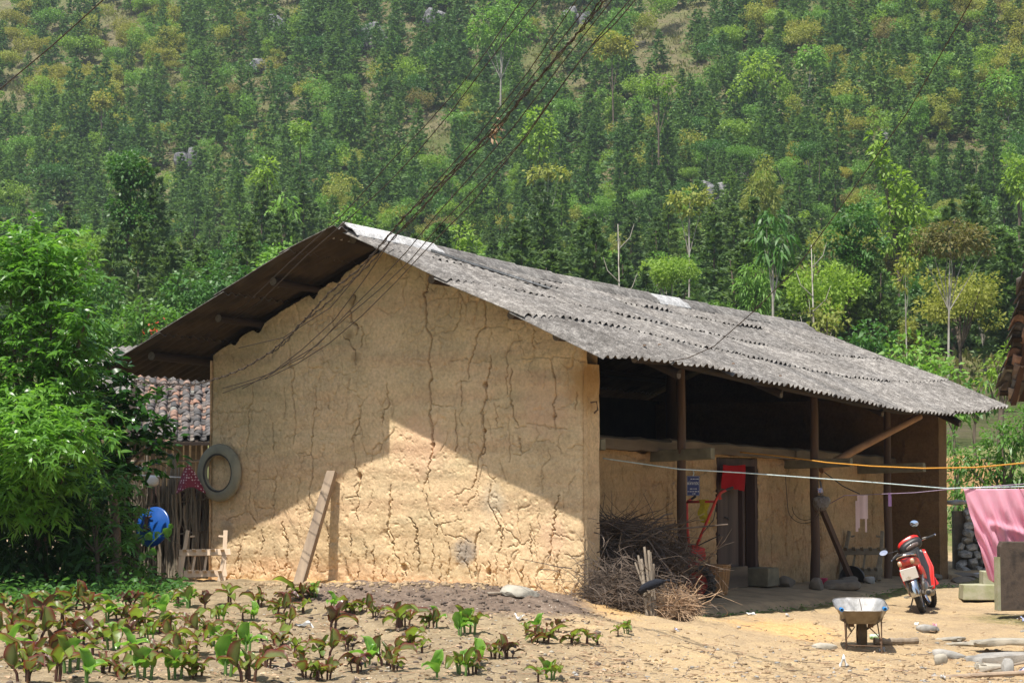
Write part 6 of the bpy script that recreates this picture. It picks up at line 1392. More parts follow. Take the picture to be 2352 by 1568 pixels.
# templates
FIR = []
for k in range(6):
    V, Q = conifer_geo(100+k, 6.0, 1.15+.2*(k % 3), 2600, .16+.05*(k % 3)); g, _ = trunk_geo(5.6, .085, k)
    FIR.append((fastmesh('crown', V, Q, M['fir']), g.mesh('trunk', M['trunk'], True), (V, Q)))
FIRL = []
for k in range(4):
    V, Q = conifer_geo(140+k, 6.0, 1.35+.2*k, 4200, .10+.06*k); g, _ = trunk_geo(5.6, .10, k)
    FIRL.append((fastmesh('crown', V, Q, M['fir_low']), g.mesh('trunk', M['trunk'], True), (V, Q)))
BL = {}
for k, (rx, rz, zc, shp) in enumerate([(1.5, 1.3, 3.6, 'round'), (1.3, 1.9, 3.4, 'tall'), (1.9, .9, 4.0, 'flat'), (1.2, 1.2, 2.6, 'round'), (1.7, 1.5, 3.2, 'round')]):
    V, Q, C = crown_geo(200+k, rx, rz, zc, 3400, .165, 26, shp)
    g, pts = trunk_geo(zc*.9, .10, k+3, .05)
    for c in C[:7]: g.tube([np.array(pts[4]), np.array(pts[4])*.4+c*.6+np.array([0, 0, -.1]), c], [.05, .035, .012], 5, cap=False)
    tm_ = g.mesh('trunk', M['trunk_pale'] if k in (2, 0) else M['trunk'], True)
    for mat in ('bl_dark', 'bl_mid', 'bl_lime', 'bl_olive', 'bl_ochre', 'bl_russet'):
        BL[k, mat] = (fastmesh('crown', V, Q, M[mat]), tm_, (V, Q))
def plant_tree(name, label, cat, group, tpl, loc, s, rz, sz=1.0):
    t = thing(name, label, cat, loc, rz, group); t.scale = (s, s, s*sz)
    o = link('crown', tpl[0], t); o = link('trunk', tpl[1], t); return t
# screen height of the valley profile -> distance (only to spread the trees evenly over the slope)
_dd = np.linspace(60, 420, 400); _yy = HZ-(np.interp(_dd, _D, _E)-EYE)/_dd*F
def slope_point(px, py):
    d = np.interp(-np.asarray(py, float), -_yy[::1], _dd) if _yy[0] < _yy[-1] else np.interp(np.asarray(py, float), _yy[::-1], _dd[::-1])
    x = (np.asarray(px, float)-1176)/F*d
    d2 = d-.30*np.clip(x, -90, 90)*np.clip((d-90)/100, 0, 1); x = (np.asarray(px, float)-1176)/F*d2
    return x, d2
pts = []; cand = np.stack([rv.uniform(-160, 2520, 9000), rv.uniform(-60, 880, 9000)], 1)
cx, cd_ = slope_point(cand[:, 0], cand[:, 1])
grid_ = {}
for i in range(len(cand)):
    px, py = cand[i]; d = cd_[i]
    if d > 330 or d < 66: continue
    wpx = 1.75*F/d*(1.0 if d > 150 else .9)
    op = vn(px/170.0, py/95.0, 3.3)*.65+vn(px/60., py/40., 8.1)*.35                     # open grassy patches
    if op > .53-.07*(px < 700 and py < 620)-.06*(py < 110) and py < 620 and rv.random() < .88: continue
    ok = True; kx, ky = int(px//60), int(py//60)
    for a in range(kx-2, kx+3):
        for b in range(ky-2, ky+3):
            for (qx, qy, qw) in grid_.get((a, b), ()):
                if ((qx-px)/(.60*max(qw, wpx)))**2+((qy-py)/(.40*max(qw, wpx)))**2 < 1: ok = False; break
            if not ok: break
        if not ok: break
    if not ok: continue
    grid_.setdefault((kx, ky), []).append((px, py, wpx)); pts.append((px, py, cx[i], d))
pts.sort(key=lambda q: q[3]); print('trees', len(pts))
LX_ = [200, 420, 600, 760, 900, 1060, 1220, 1400, 1560, 1720, 1880, 2030, 2180, 2300]
LAND = ['above the peach tree', 'around the double crowned tree', 'left of the roof apex', 'right above the roof apex', 'behind the cable ends', 'left of the cable tangle', 'below the feathery tree', 'right of the cable bundle', 'around the umbrella tree', 'above the middle of the ridge', 'around the bamboo', 'left of the lime tree', 'above the lime tree', 'around the pale trunk tree', 'above the tiled eave']
restb = {}; nfir = nbl = 0; rest_V = []; rest_Q = []; rest_n = 0; restb_V = []; restb_Q = []; restb_n = 0
PAL_NAME = {'bl_dark': 'dark green', 'bl_mid': 'mid green', 'bl_lime': 'yellow green', 'bl_olive': 'olive green', 'bl_ochre': 'ochre yellow', 'bl_russet': 'russet brown'}
SHP = {0: 'round crowned', 1: 'tall narrow', 2: 'flat crowned', 3: 'low bushy', 4: 'broad crowned'}
for px, py, x, d in pts:
    z = gz1(x, d); ul = px < 420 and py < 330; ur = px > 1750 and py < 420
    pf_ = .55
    if ul: pf_ = .25 if py < 230 else .6
    if ur: pf_ = .38
    if py > 620: pf_ = .55
    pf_ += .35*(vn(px/140., py/90., 21.)-.5)
    zone = ('at the slope foot' if d < 118 else 'low on the slope' if d < 160 else 'midway up the slope' if d < 205 else 'in the upper forest' if d < 240 else 'near the top of the slope')
    side = LAND[min(int(np.searchsorted(LX_, px)), len(LAND)-1)]
    if rv.random() < pf_:
        low = d < 165; tpl = (FIRL if low else FIR)[int(rv.integers(4 if low else 6))]
        s = rv.uniform(.75, 1.38)*(.95 if low else 1.05); sz = rv.uniform(.72, 1.12); rz = rv.uniform(0, 6.28)
        if nfir < 298:
            ht = 'tall' if s*sz > 1.1 else 'short' if s*sz < .82 else 'medium'; sl_ = 'slim' if sz > .97 else 'broad' if sz < .84 else 'bushy'; lab = f'{ht} {sl_} conifer {zone}, {side}'
            plant_tree('conifer', lab, 'conifer', lab, tpl, (x, d, z-.1), s, rz, sz); nfir += 1
        else:
            V, Q = tpl[2]; keep = rv.random(len(Q)) < .36; c_, s_ = math.cos(rz), math.sin(rz)
            cc = V.reshape(-1, 4, 3)[keep]; mid = cc.mean(1, keepdims=True); Vr = (mid+(cc-mid)*1.45).reshape(-1, 3); Vr = np.stack([(Vr[:, 0]*c_-Vr[:, 1]*s_)*s*1.08, (Vr[:, 0]*s_+Vr[:, 1]*c_)*s*1.08, Vr[:, 2]*s*sz], 1)+np.array([x, d, z-.1])
            rest_V.append(Vr); rest_Q.append(np.arange(len(Vr)).reshape(-1, 4)+rest_n); rest_n += len(Vr)
    else:
        u = rv.random()
        if ul: mat = 'bl_ochre' if u < .28 else 'bl_lime' if u < .62 else 'bl_olive' if u < .85 else 'bl_mid'
        elif ur: mat = 'bl_olive' if u < .42 else 'bl_lime' if u < .62 else 'bl_mid' if u < .8 else 'bl_ochre' if u < .92 else 'bl_russet'
        else: mat = 'bl_mid' if u < .42 else 'bl_lime' if u < .56 else 'bl_dark' if u < .78 else 'bl_olive' if u < .94 else 'bl_ochre' if u < .975 else 'bl_russet'
        k = int(rv.integers(5)); s = rv.uniform(.55, 1.15)*(.95 if d < 150 else 1.05); rz = rv.uniform(0, 6.28)
        if nbl < 296:
            plant_tree('broadleaf_tree', f'{PAL_NAME[mat]} {SHP[k]} tree {zone}, {side}', 'tree', f'{PAL_NAME[mat]} {SHP[k]} tree {zone}, {side}', BL[k, mat], (x, d, z-.1), s, rz, rv.uniform(.85, 1.15)); nbl += 1
        else:
            V, Q = BL[k, mat][2]; keep = rv.random(len(Q)) < .34; c_, s_ = math.cos(rz), math.sin(rz); s *= 1.05; cc = V.reshape(-1, 4, 3)[keep]; mid = cc.mean(1, keepdims=True); cc = (mid+(cc-mid)*1.4).reshape(-1, 3)
            Vr = np.stack([(cc[:, 0]*c_-cc[:, 1]*s_)*s, (cc[:, 0]*s_+cc[:, 1]*c_)*s, cc[:, 2]*s], 1)+np.array([x, d, z-.1]); restb.setdefault(mat, []).append(Vr)
if rest_V: tag(link('far_conifers', fastmesh('far_conifers', np.concatenate(rest_V), np.concatenate(rest_Q), M['fir'])), kind='stuff')
for mat, L_ in restb.items():
    V = np.concatenate(L_); nm = 'far_'+PAL_NAME[mat].replace(' ', '_')+'_trees'; tag(link(nm, fastmesh(nm, V, np.arange(len(V)).reshape(-1, 4), M[mat])), kind='stuff')
print('fir', nfir, 'bl', nbl, {k: len(v) for k, v in restb.items()})
# the same forest goes on beyond what is planted tree by tree
ex = []; ebx = {}
for qx, qy in zip(rv.uniform(-1500, 3850, 5200), -rv.random(5200)*1500+880):
    inside = -160 < qx < 2520 and qy > -60
    if inside: continue
    a_, b_ = slope_point(np.array([qx]), np.array([max(qy, -690)])); x = float(a_[0]); d = float(b_[0])
    if d < 66 or d > 400: continue
    k_ = (int(x/3.4), int(d/(3.4 if d < 250 else 5)))
    if k_ in ebx: continue
    ebx[k_] = 1; ex.append((x, d))
ex = ex[:900]; fV = []; bV = []
for x, d in ex:
    z = gz1(x, d); far_ = abs(x) > 110; fir_ = rv.random() < .6; V, Q = (FIR[int(rv.integers(6))] if fir_ else BL[int(rv.integers(5)), 'bl_mid'])[2]; keep = rv.random(len(Q)) < .10
    cc = V.reshape(-1, 4, 3)[keep]; mid = cc.mean(1, keepdims=True); cc = (mid+(cc-mid)*2.6).reshape(-1, 3)*rv.uniform(.8, 1.35)+np.array([x, d, z-.1]); (fV if fir_ else bV).append(cc)
for nm, L_, mt in (('outlying_conifers', fV, 'fir'), ('outlying_broadleaf_trees', bV, 'bl_mid')):
    V = np.concatenate(L_); tag(link(nm, fastmesh(nm, V, np.arange(len(V)).reshape(-1, 4), M[mt])), kind='stuff')
# scrub and dry grass tufts over the slope
n = 30000; px = rv.uniform(-160, 2520, n); py = rv.uniform(-70, 900, n); x, d = slope_point(px, py); z = gz(x, d)
P = []; D = []; Ls = []
for k in range(8):
    sz = (.30+.95*vn(x*.3, d*.3, 2)**1.5)*(.6+.9*rv.random(n)); u = unit(n); u[:, 2] = np.abs(u[:, 2])
    P.append(np.stack([x, d, z], 1)+u*sz[:, None]*np.array([.8, .8, .45])*rv.random(n)[:, None]); D.append(u+np.array([0, 0, .5])); Ls.append(sz*.48)
P = np.concatenate(P); D = np.concatenate(D); Ls = np.concatenate(Ls); V, Q = cards(P, D, Ls, Ls*.45, rv)
tag(link('hillside_scrub', fastmesh('hillside_scrub', V, Q, M['under'])), kind='stuff')
# limestone outcrops
for k, (qx, qy, s, lab) in enumerate([(838, 92, 2.6, 'tall pale limestone face among conifers near the top'), (640, 45, 2.2, 'grey rock step near the upper edge of the slope'), (560, 50, 1.8, 'small rock face in the yellow scrub'), (1000, 55, 2.4, 'dark jutting rock at the top of the slope'),
        (372, 498, 1.5, 'grey boulder beside the double crowned dark tree'), (330, 545, 1.4, 'pale rock at the foot of the double crowned dark tree'), (1650, 500, 2.2, 'tall grey rock beside the thin umbrella tree'), (1100, 345, 1.8, 'dark rock ledge under the cables'), (1262, 370, 1.5, 'grey boulder under the light green tree'),
        (2055, 380, 1.3, 'grey rock left of the cable among conifers'), (425, 330, 1.6, 'low grey ledge in the open grass'), (210, 392, 2.0, 'rock band under the open slope'), (600, 130, 1.6, 'pale rock in the scrub below the upper edge'), (690, 470, 1.2, 'small rock among low conifers'), (2300, 270, 1.6, 'dark hollow rock on the upper scrub slope'), (1330, 60, 1.8, 'grey rock at the top edge behind the cables'), (265, 300, 1.1, 'small rock below the orange tree'), (2470, 380, 2, 'grey rock at the far margin of the slope')]):
    x, d = slope_point(np.array([qx]), np.array([qy])); x = float(x[0]); d = float(d[0]); z = gz1(x, d)
    g = G()
    for j in range(4): g.rock((RNG.normal(0, .5)*s, RNG.normal(0, .4)*s, RNG.uniform(.0, .5)*s), (s*RNG.uniform(.35, .7), s*RNG.uniform(.3, .6), s*RNG.uniform(.4, .8)), 3, .35, 1, k*5+j)
    o = g.build('limestone_outcrop', M['rockgrey'], None, False, (x, d-.5, z)); tag(o, lab, 'rock'); o.data.set_sharp_from_angle(angle=math.radians(25))
# ---- trees that stand out: crowns given as clumps
def clump_tree(name, label, clumps, d, leaf, wid, mat, base, trunk='trunk', r0=.10, dens=1.0, droop=.3, nseg=2, cat='tree', hang=0.0, limb=True, seed=1, spread=.55, per=1.0, ldrop=None):
    r = np.random.default_rng(seed+900); b = np.array(base if len(base) == 3 else (*base, gz1(*base))); t = thing(name, label, cat, b)
    P = []; D = []; cs = []
    for (qx, qy, rx, ry, *dz) in clumps:
        dd = d+(dz[0] if dz else 0); c = at(qx, qy, dd); a, bb = rx*dd/F, ry*dd/F; cs.append(c)
        m = int(dens*a*bb*4.2/(leaf*wid)*(5.0 if d > 65 else 2.6)); u = unit(m, r); s = (.45+.58*r.random(m)**.7)
        s *= 1+.35*np.sin(u[:, 0]*5+qx)*np.sin(u[:, 2]*6+qy)*.6
        q_ = c+u*s[:, None]*np.array([a, max(a, bb)*.8, bb]); sc_ = 1/(.42*min(a, bb)); kp = vn(q_[:, 0]*sc_+seed, q_[:, 1]*sc_, q_[:, 2]*sc_) > .36; q_ = q_[kp]; u = u[kp]; m = len(q_)
        P.append(q_); D.append(u*(1-hang)+np.array([0, 0, -hang*1.6])+r.normal(0, spread, (m, 3)))
    P = np.concatenate(P); D = np.concatenate(D); L = leaf*(.65+.6*r.random(len(P)))
    V, Q = leaf_strips(P-b, D, L, L*wid/leaf, droop, nseg, rng=r)
    o = link('foliage', fastmesh('foliage', V, Q, M[mat]), t); tag(o, kind='stuff')
    r0 = r0*(.62 if trunk == 'trunk_pale' else 1); g = G(); top = np.mean(cs, 0)-b; tp = [np.zeros(3), top*np.array([.25, .25, .4])+r.normal(0, .03, 3), top*np.array([.7, .7, .75]), top]
    g.tube(tp, [r0, r0*.8, r0*.55, r0*.2], 8, cap=False)
    if limb:
        for c in cs: c = c-b; s0 = tp[2]*.8 if c[2] > tp[2][2] else tp[1]; g.tube([s0, s0*.5+c*.5+r.normal(0, .05, 3), c], [r0*.42, r0*.3, r0*.08], 6, cap=False)
    g.build('trunk', M[trunk], t, True); return t
def hb(px, py, d): p = at(px, py, d); return (p[0], d)
clump_tree('double_crowned_tree', 'tall dark green tree with two stacked round crowns on the hillside', [(300, 390, 46, 44), (322, 400, 32, 30), (272, 385, 24, 26), (298, 430, 34, 28), (296, 492, 42, 40), (320, 510, 36, 42), (272, 470, 26, 24), (300, 555, 38, 40), (285, 590, 32, 34)], 100, .20, .12, 'bl_dark', hb(300, 640, 100), dens=1.5, seed=1)
clump_tree('drooping_leaf_tree', 'tree with long drooping blue green leaves above the roof ridge', [(1778, 498, 34, 22), (1750, 545, 26, 24), (1800, 550, 30, 26), (1776, 585, 34, 22), (1760, 520, 20, 16)], 75, .34, .09, 'bl_dark', hb(1778, 760, 75), trunk='trunk_pale', dens=.7, droop=.6, nseg=3, hang=.25, seed=2)
clump_tree('lime_tree', 'tall bright yellow green tree beside the right hand cable', [(2060, 415, 36, 34), (2095, 470, 40, 40), (2050, 480, 36, 34), (2085, 530, 40, 36), (2020, 345, 22, 26), (2030, 385, 20, 20), (2045, 545, 30, 36), (2095, 580, 34, 36), (2010, 320, 16, 18)], 105, .30, .14, 'bl_lime', hb(2070, 760, 105), dens=1.2, seed=3)
clump_tree('round_dark_tree', 'dense dark green round tree in front of the bright lime tree', [(1965, 505, 48, 40), (1930, 550, 40, 44), (1990, 560, 46, 46), (1960, 610, 48, 44), (1985, 660, 44, 46), (1945, 660, 36, 40)], 88, .20, .10, 'bl_dark', hb(1970, 800, 88), dens=1.4, seed=4)
clump_tree('pale_trunk_tree', 'brownish domed tree on a tall slim pale trunk behind the far roof end', [(2180, 530, 60, 26), (2130, 545, 40, 26), (2230, 545, 46, 28), (2180, 565, 70, 26), (2110, 570, 20, 18), (2265, 570, 20, 18)], 68, .13, .07, 'bl_russet', hb(2176, 880, 68), trunk='trunk_pale', r0=.075, dens=1.1, seed=5)
clump_tree('slim_pale_tree', 'slim pale trunk with small olive crown left of the domed tree', [(2085, 600, 24, 24), (2075, 640, 22, 24)], 72, .16, .08, 'bl_olive', hb(2078, 850, 72), trunk='trunk_pale', r0=.05, dens=.9, seed=31)
clump_tree('umbrella_tree', 'slender umbrella crowned tree with long pale trunk above the ridge', [(1585, 448, 46, 16), (1555, 460, 26, 14), (1620, 455, 24, 14), (1580, 478, 34, 16)], 112, .26, .15, 'bl_olive', hb(1580, 720, 112), trunk='trunk_pale', r0=.09, dens=1.1, seed=6)
clump_tree('umbrella_tree', 'flat topped olive tree with forked pale limbs below the light green tree', [(1235, 398, 30, 12), (1285, 402, 28, 12), (1260, 388, 36, 10), (1225, 410, 16, 9)], 150, .30, .2, 'bl_olive', hb(1258, 470, 150), trunk='trunk_pale', r0=.11, dens=1.2, seed=7)
clump_tree('feathery_tree', 'large feathery light green tree with grey trunk at the top of the slope', [(1120, 45, 40, 34), (1165, 35, 44, 34), (1200, 70, 36, 32), (1100, 80, 30, 28), (1150, 85, 40, 26), (1180, 110, 30, 20)], 235, .45, .2, 'bl_mid', hb(1148, 200, 235), trunk='trunk_pale', r0=.22, dens=.9, seed=8)
clump_tree('leafy_tree', 'fresh green leafy tree between the cables half way up', [(1238, 270, 28, 22), (1225, 305, 30, 26), (1255, 310, 28, 28), (1240, 340, 30, 26)], 172, .42, .22, 'bl_lime', hb(1240, 390, 172), dens=1.2, seed=9)
clump_tree('yellow_tree', 'small rounded yellow tree among conifers over the gable', [(690, 290, 24, 18), (690, 312, 20, 18)], 190, .32, .18, 'bl_lime', hb(690, 350, 190), dens=1.3, seed=10)
clump_tree('leafy_tree', 'bright lime leafy tree left of the roof apex on the slope', [(614, 380, 22, 20), (610, 410, 24, 22), (600, 400, 14, 16)], 150, .40, .2, 'bl_lime', hb(614, 470, 150), dens=1.1, seed=11)
clump_tree('pale_leaf_tree', 'tree with pale drooping leaf tips just above the roof apex', [(650, 458, 22, 16), (640, 490, 28, 20), (668, 480, 18, 18)], 120, .5, .14, 'bl_mid', hb(648, 570, 120), droop=.6, dens=1, seed=12)
clump_tree('orange_tree', 'small orange yellow tree on the open upper slope', [(232, 222, 22, 16), (226, 240, 18, 14), (246, 234, 14, 12)], 250, .4, .26, 'bl_ochre', hb(232, 275, 250), dens=1.3, seed=13)
clump_tree('twin_trunk_tree', 'yellow green tree on twin pale trunks on the upper slope', [(1745, 150, 42, 28), (1715, 185, 30, 24), (1775, 190, 36, 24), (1690, 215, 20, 20)], 225, .42, .26, 'bl_lime', hb(1760, 300, 225), trunk='trunk_pale', r0=.13, dens=1, seed=14)
clump_tree('round_top_tree', 'small round green tree on bent pale trunks right of the twin trunk tree', [(1862, 122, 32, 20), (1880, 140, 24, 18), (1845, 142, 22, 18)], 230, .36, .22, 'bl_mid', hb(1856, 240, 230), trunk='trunk_pale', r0=.12, dens=1.2, seed=15)
clump_tree('pale_crowned_tree', 'pale yellow crowned tree right of the cable bundle', [(1510, 190, 36, 20), (1490, 205, 24, 18), (1540, 205, 24, 20)], 205, .4, .22, 'bl_lime', hb(1512, 290, 205), trunk='trunk', r0=.12, dens=1.1, seed=16)
clump_tree('bamboo_clump', 'arching olive bamboo clump on the slope above the ridge', [(1755, 400, 22, 50), (1735, 450, 26, 50), (1770, 460, 20, 46), (1720, 490, 22, 40), (1745, 520, 24, 34)], 140, .4, .08, 'bl_olive', hb(1745, 590, 140), droop=.5, dens=1.1, cat='bamboo', seed=17)
clump_tree('yellow_crowned_tree', 'yellow green crowned tree beside the cable bundle near the top', [(1400, 95, 36, 22), (1430, 105, 30, 22), (1385, 120, 22, 16)], 228, .4, .25, 'bl_ochre', hb(1410, 160, 228), dens=1.2, seed=18)
clump_tree('pale_shrub', 'pale green shrub rising just behind the ridge apex', [(805, 495, 28, 22), (780, 515, 22, 18), (835, 515, 24, 18)], 90, .22, .09, 'bl_mid', hb(805, 560, 90), dens=1.2, cat='shrub', seed=19)
clump_tree('lime_shrub', 'yellow green shrub showing over the near ridge', [(1058, 540, 30, 24), (1080, 570, 26, 24), (1040, 575, 24, 20)], 112, .3, .14, 'bl_lime', hb(1060, 640, 112), dens=1.1, cat='shrub', seed=20)
clump_tree('feathery_shrub', 'feathery light green tree directly above the far half of the ridge', [(1735, 625, 36, 26), (1715, 660, 30, 28), (1755, 665, 34, 28), (1735, 700, 34, 26)], 80, .22, .06, 'bl_mid', hb(1738, 790, 80), dens=1.2, droop=.6, seed=21)
clump_tree('leafy_tree', 'mid green leafy tree right of the lime tree on the slope', [(2300, 190, 40, 34), (2330, 235, 34, 30), (2290, 240, 30, 30), (2340, 300, 30, 30)], 215, .42, .22, 'bl_mid', hb(2318, 360, 215), trunk='trunk_pale', r0=.15, dens=1, seed=22)
clump_tree('leafy_tree', 'bright leafy tree at the edge of the picture above the tiled eave', [(2335, 385, 30, 30), (2350, 430, 30, 34), (2330, 420, 22, 22)], 120, .35, .17, 'bl_lime', hb(2345, 560, 120), dens=1.1, seed=23)
clump_tree('twisted_dark_tree', 'dark leafy tree with bare lower trunk left of the gable roof', [(590, 585, 34, 34), (560, 610, 30, 30), (620, 615, 28, 28), (540, 560, 26, 26)], 95, .18, .09, 'bl_dark', hb(587, 720, 95), dens=1.1, seed=24)
# bare dead saplings behind the ridge
for k, (qx, qy, h, lab) in enumerate([(1420, 690, 3.2, 'bare forked grey sapling just behind the ridge'), (1865, 690, 2.6, 'dead pale branching sapling above the far ridge')]):
    p = at(qx, qy, 62); z = gz1(p[0], 62); g = G(); b = np.array([p[0], 62, z]); h += p[2]-z-1
    g.tube([(0, 0, 0), (.05, 0, h*.5), (.0, .05, h)], [.04, .03, .01], 6)
    for j in range(7): zz = h*(.4+.08*j); a = j*2.2; g.tube([(.03, 0, zz), (.03+.4*math.cos(a), .3*math.sin(a), zz+.35), (.03+.55*math.cos(a), .4*math.sin(a), zz+.75)], [.018, .012, .004], 5)
    tag(g.build('bare_sapling', M['trunk_pale'], None, True, b), lab, 'sapling')
# tree with red leaf tips behind the roof on the valley side
t = clump_tree('red_tipped_tree', 'round bright green tree with a few red leaves behind the low roof', [(285, 745, 50, 44), (330, 725, 44, 40), (375, 745, 46, 42), (260, 800, 50, 46), (320, 800, 60, 50), (395, 790, 40, 40), (350, 850, 60, 40), (415, 735, 26, 34), (280, 850, 40, 36), (235, 770, 30, 40)], 46, .115, .065, 'shrubleaf', hb(330, 1010, 46), dens=1.6, spread=.6, nseg=2, seed=41)
b = np.array(t.location); P = np.concatenate([at(qx, qy, 44.6)+rv.normal(0, .10, (12, 3)) for qx, qy in ((352, 748), (362, 760), (378, 778), (382, 790), (366, 810))]); V, Q = leaf_strips(P-b, unit(len(P)), .09, .05, .2, 2, rng=rv); tag(link('red_leaves', fastmesh('red_leaves', V, Q, M['redleaf']), t), kind='stuff')
# leafy trees at the far corner behind the clothes line
clump_tree('leafy_fruit_tree', 'bright green fruit tree behind the pink net and far wall', [(2300, 1010, 50, 44), (2350, 980, 50, 50), (2260, 1060, 50, 44), (2330, 1070, 56, 50), (2230, 1120, 44, 40), (2300, 1140, 60, 44), (2370, 1130, 50, 50), (2400, 1040, 50, 60), (2215, 1060, 24, 30)], 41, .125, .036, 'shrubleaf', hb(2310, 1190, 41), dens=1.5, droop=.5, nseg=3, seed=42, spread=.6)
clump_tree('leafy_shrub', 'low sunlit shrub in the gap between the far wall and the net', [(2200, 1140, 30, 34), (2195, 1090, 22, 26), (2215, 1180, 30, 24), (2190, 1225, 16, 36), (2186, 1010, 14, 26), (2192, 1050, 18, 26)], 43, .11, .034, 'shrubleaf', hb(2200, 1230, 43), dens=1.5, droop=.5, nseg=2, seed=43, cat='shrub')
clump_tree('young_tree', 'light green young tree beside the tiled eave', [(2290, 840, 26, 24), (2320, 810, 22, 22), (2270, 870, 24, 20), (2305, 880, 26, 24), (2325, 850, 18, 26)], 52, .17, .05, 'bl_lime', hb(2300, 980, 52), dens=1.2, droop=.4, seed=44)
for k, (qx, qy, s, d, mt, lab) in enumerate([(2100, 800, 60, 58, 'bl_mid', 'leafy bush crowding the far roof edge'), (2000, 770, 56, 60, 'bl_dark', 'dark bush above the far roof edge'), (2160, 850, 46, 57, 'bl_mid', 'small sunny bush at the far roof corner'), (1900, 720, 40, 62, 'bl_olive', 'olive bush just over the far ridge'), (2240, 900, 44, 54, 'bl_dark', 'dark bush under the pale trunk tree'), (2060, 860, 40, 55, 'bl_dark', 'dark bush low behind the far roof slope'), (2190, 920, 40, 52, 'bl_mid', 'bush above the red earth cutting'), (520, 640, 60, 75, 'bl_dark', 'dark shrub behind the valley side roof slope'), (430, 660, 60, 72, 'bl_dark', 'dark shrub between the roof and the red tipped tree'), (200, 660, 70, 74, 'bl_dark', 'dark tree mass behind the peach tree top'), (90, 640, 60, 76, 'bl_dark', 'dark shrub behind the peach tree crown'), (650, 590, 50, 80, 'bl_mid', 'shrub close above the left roof slope')]):
    clump_tree('hedge_bush', lab, [(qx, qy, s, s*.7), (qx-s*.6, qy+s*.45, s*.7, s*.6), (qx+s*.6, qy+s*.4, s*.7, s*.6), (qx, qy+s*.8, s*.9, s*.6)], d, .19, .10, mt, hb(qx, qy+s*1.6, d), dens=1.0, cat='bush', seed=60+k, r0=.045)
# ---- the near trees at the valley side corner
def shoots(cl, d, leaf, wid, r, per=1.0, n_leaf=(9, 15), sl=(.18, .38), droop=.5):
    """leafy shoots: a thin stem that arches outward, carrying long hanging leaves"""
    P = []; D = []; st = G()
    for (qx, qy, rx, ry, *dz) in cl:
        dd = d+(dz[0] if dz else 0); c = at(qx, qy, dd); a, b = rx*dd/F, ry*dd/F
        m = int(per*a*b*420)
        for k in range(m):
            u = unit(1, r)[0]; u[2] = u[2]*.9+.05; s = .45+.6*r.random()**.8; p = c+u*s*np.array([a, max(a, b)*.8, b])
            dr = u*np.array([1, 1, .35])+np.array([0, 0, .38])+r.normal(0, .35, 3); dr /= np.linalg.norm(dr); ln = r.uniform(*sl); q = []
            for t in np.linspace(0, 1, 5): q.append(p+dr*ln*t+np.array([0, 0, -.42*ln*t*t]))
            st.tube(q, [.004, .0035, .003, .0025, .0015], 3, cap=False)
            nl = int(r.integers(*n_leaf)); ts = np.linspace(.12, 1, nl)
            for j, t in enumerate(ts):
                e = p+dr*ln*t+np.array([0, 0, -.42*ln*t*t]); an = j*2.4+r.random(); sd_ = np.array([math.cos(an), math.sin(an), .1])
                P.append(e); D.append(dr*.55+sd_*.75+np.array([0, 0, .05 if t > .8 else -.25])+r.normal(0, .15, 3))
    return np.array(P), np.array(D), st
def near_tree(name, label, cl, d, leaf, wid, mat, base, r0, seed, trunk='trunk', per=1.0, droop=.55, fold=.25, n_leaf=(9, 15), singles=150, cat='tree', sl=(.18, .38)):
    r = np.random.default_rng(seed); b = np.array(base); t = thing(name, label, cat, b)
    P, D, st = shoots(cl, d, leaf, wid, r, per, n_leaf, sl); L = leaf*(.6+.6*r.random(len(P))); W_ = L*wid/leaf*(.8+.4*r.random(len(P))); dr = droop*(.5+r.random(len(P)))
    # the leaves that show largest are separate parts
    order = np.argsort(P[:, 1]-L*2); one = order[:singles]; rest = order[singles:]
    V, Q = leaf_strips(P[rest]-b, D[rest], L[rest], W_[rest], dr[rest], 4, fold=fold, rng=r, roll=r.normal(0, .6, len(rest)))
    tag(link('foliage', fastmesh('foliage', V, Q, M[mat], True), t), kind='stuff')
    V, Q = leaf_strips(P[one]-b, D[one], L[one], W_[one], dr[one], 4, fold=fold, rng=r, roll=r.normal(0, .6, len(one))); k = 10
    for i in range(len(one)):
        link('leaf', fastmesh('leaf', V[i*k:(i+1)*k], Q[i*4:(i+1)*4]-i*k, M[mat], True), t)
    tag(st.build('shoots', M['stem_g'], t), kind='stuff'); st_ = [np.array(q)-b for q in [P[i] for i in range(0)]]
    g = G(); cs = [at(q[0], q[1], d+(q[4] if len(q) > 4 else 0))-b for q in cl]; top = np.mean(cs, 0)
    tp = [np.zeros(3), top*np.array([.2, .2, .35]), top*np.array([.6, .6, .7]), top]; g.tube(tp, [r0, r0*.85, r0*.6, r0*.3], 10, cap=False); g.build('trunk', M[trunk], t, True)
    g = G()
    for c in cs: s0 = tp[2]*.8 if c[2] > tp[2][2] else tp[1]; m_ = s0*.5+c*.5+r.normal(0, .08, 3); g.tube([s0, m_, c], [r0*.4, r0*.28, r0*.1], 7, cap=False)
    g.build('limbs', M[trunk], t, True); return t
p = at(95, 1345, 27.4); p[2] = zfield(p[0], p[1])-.05
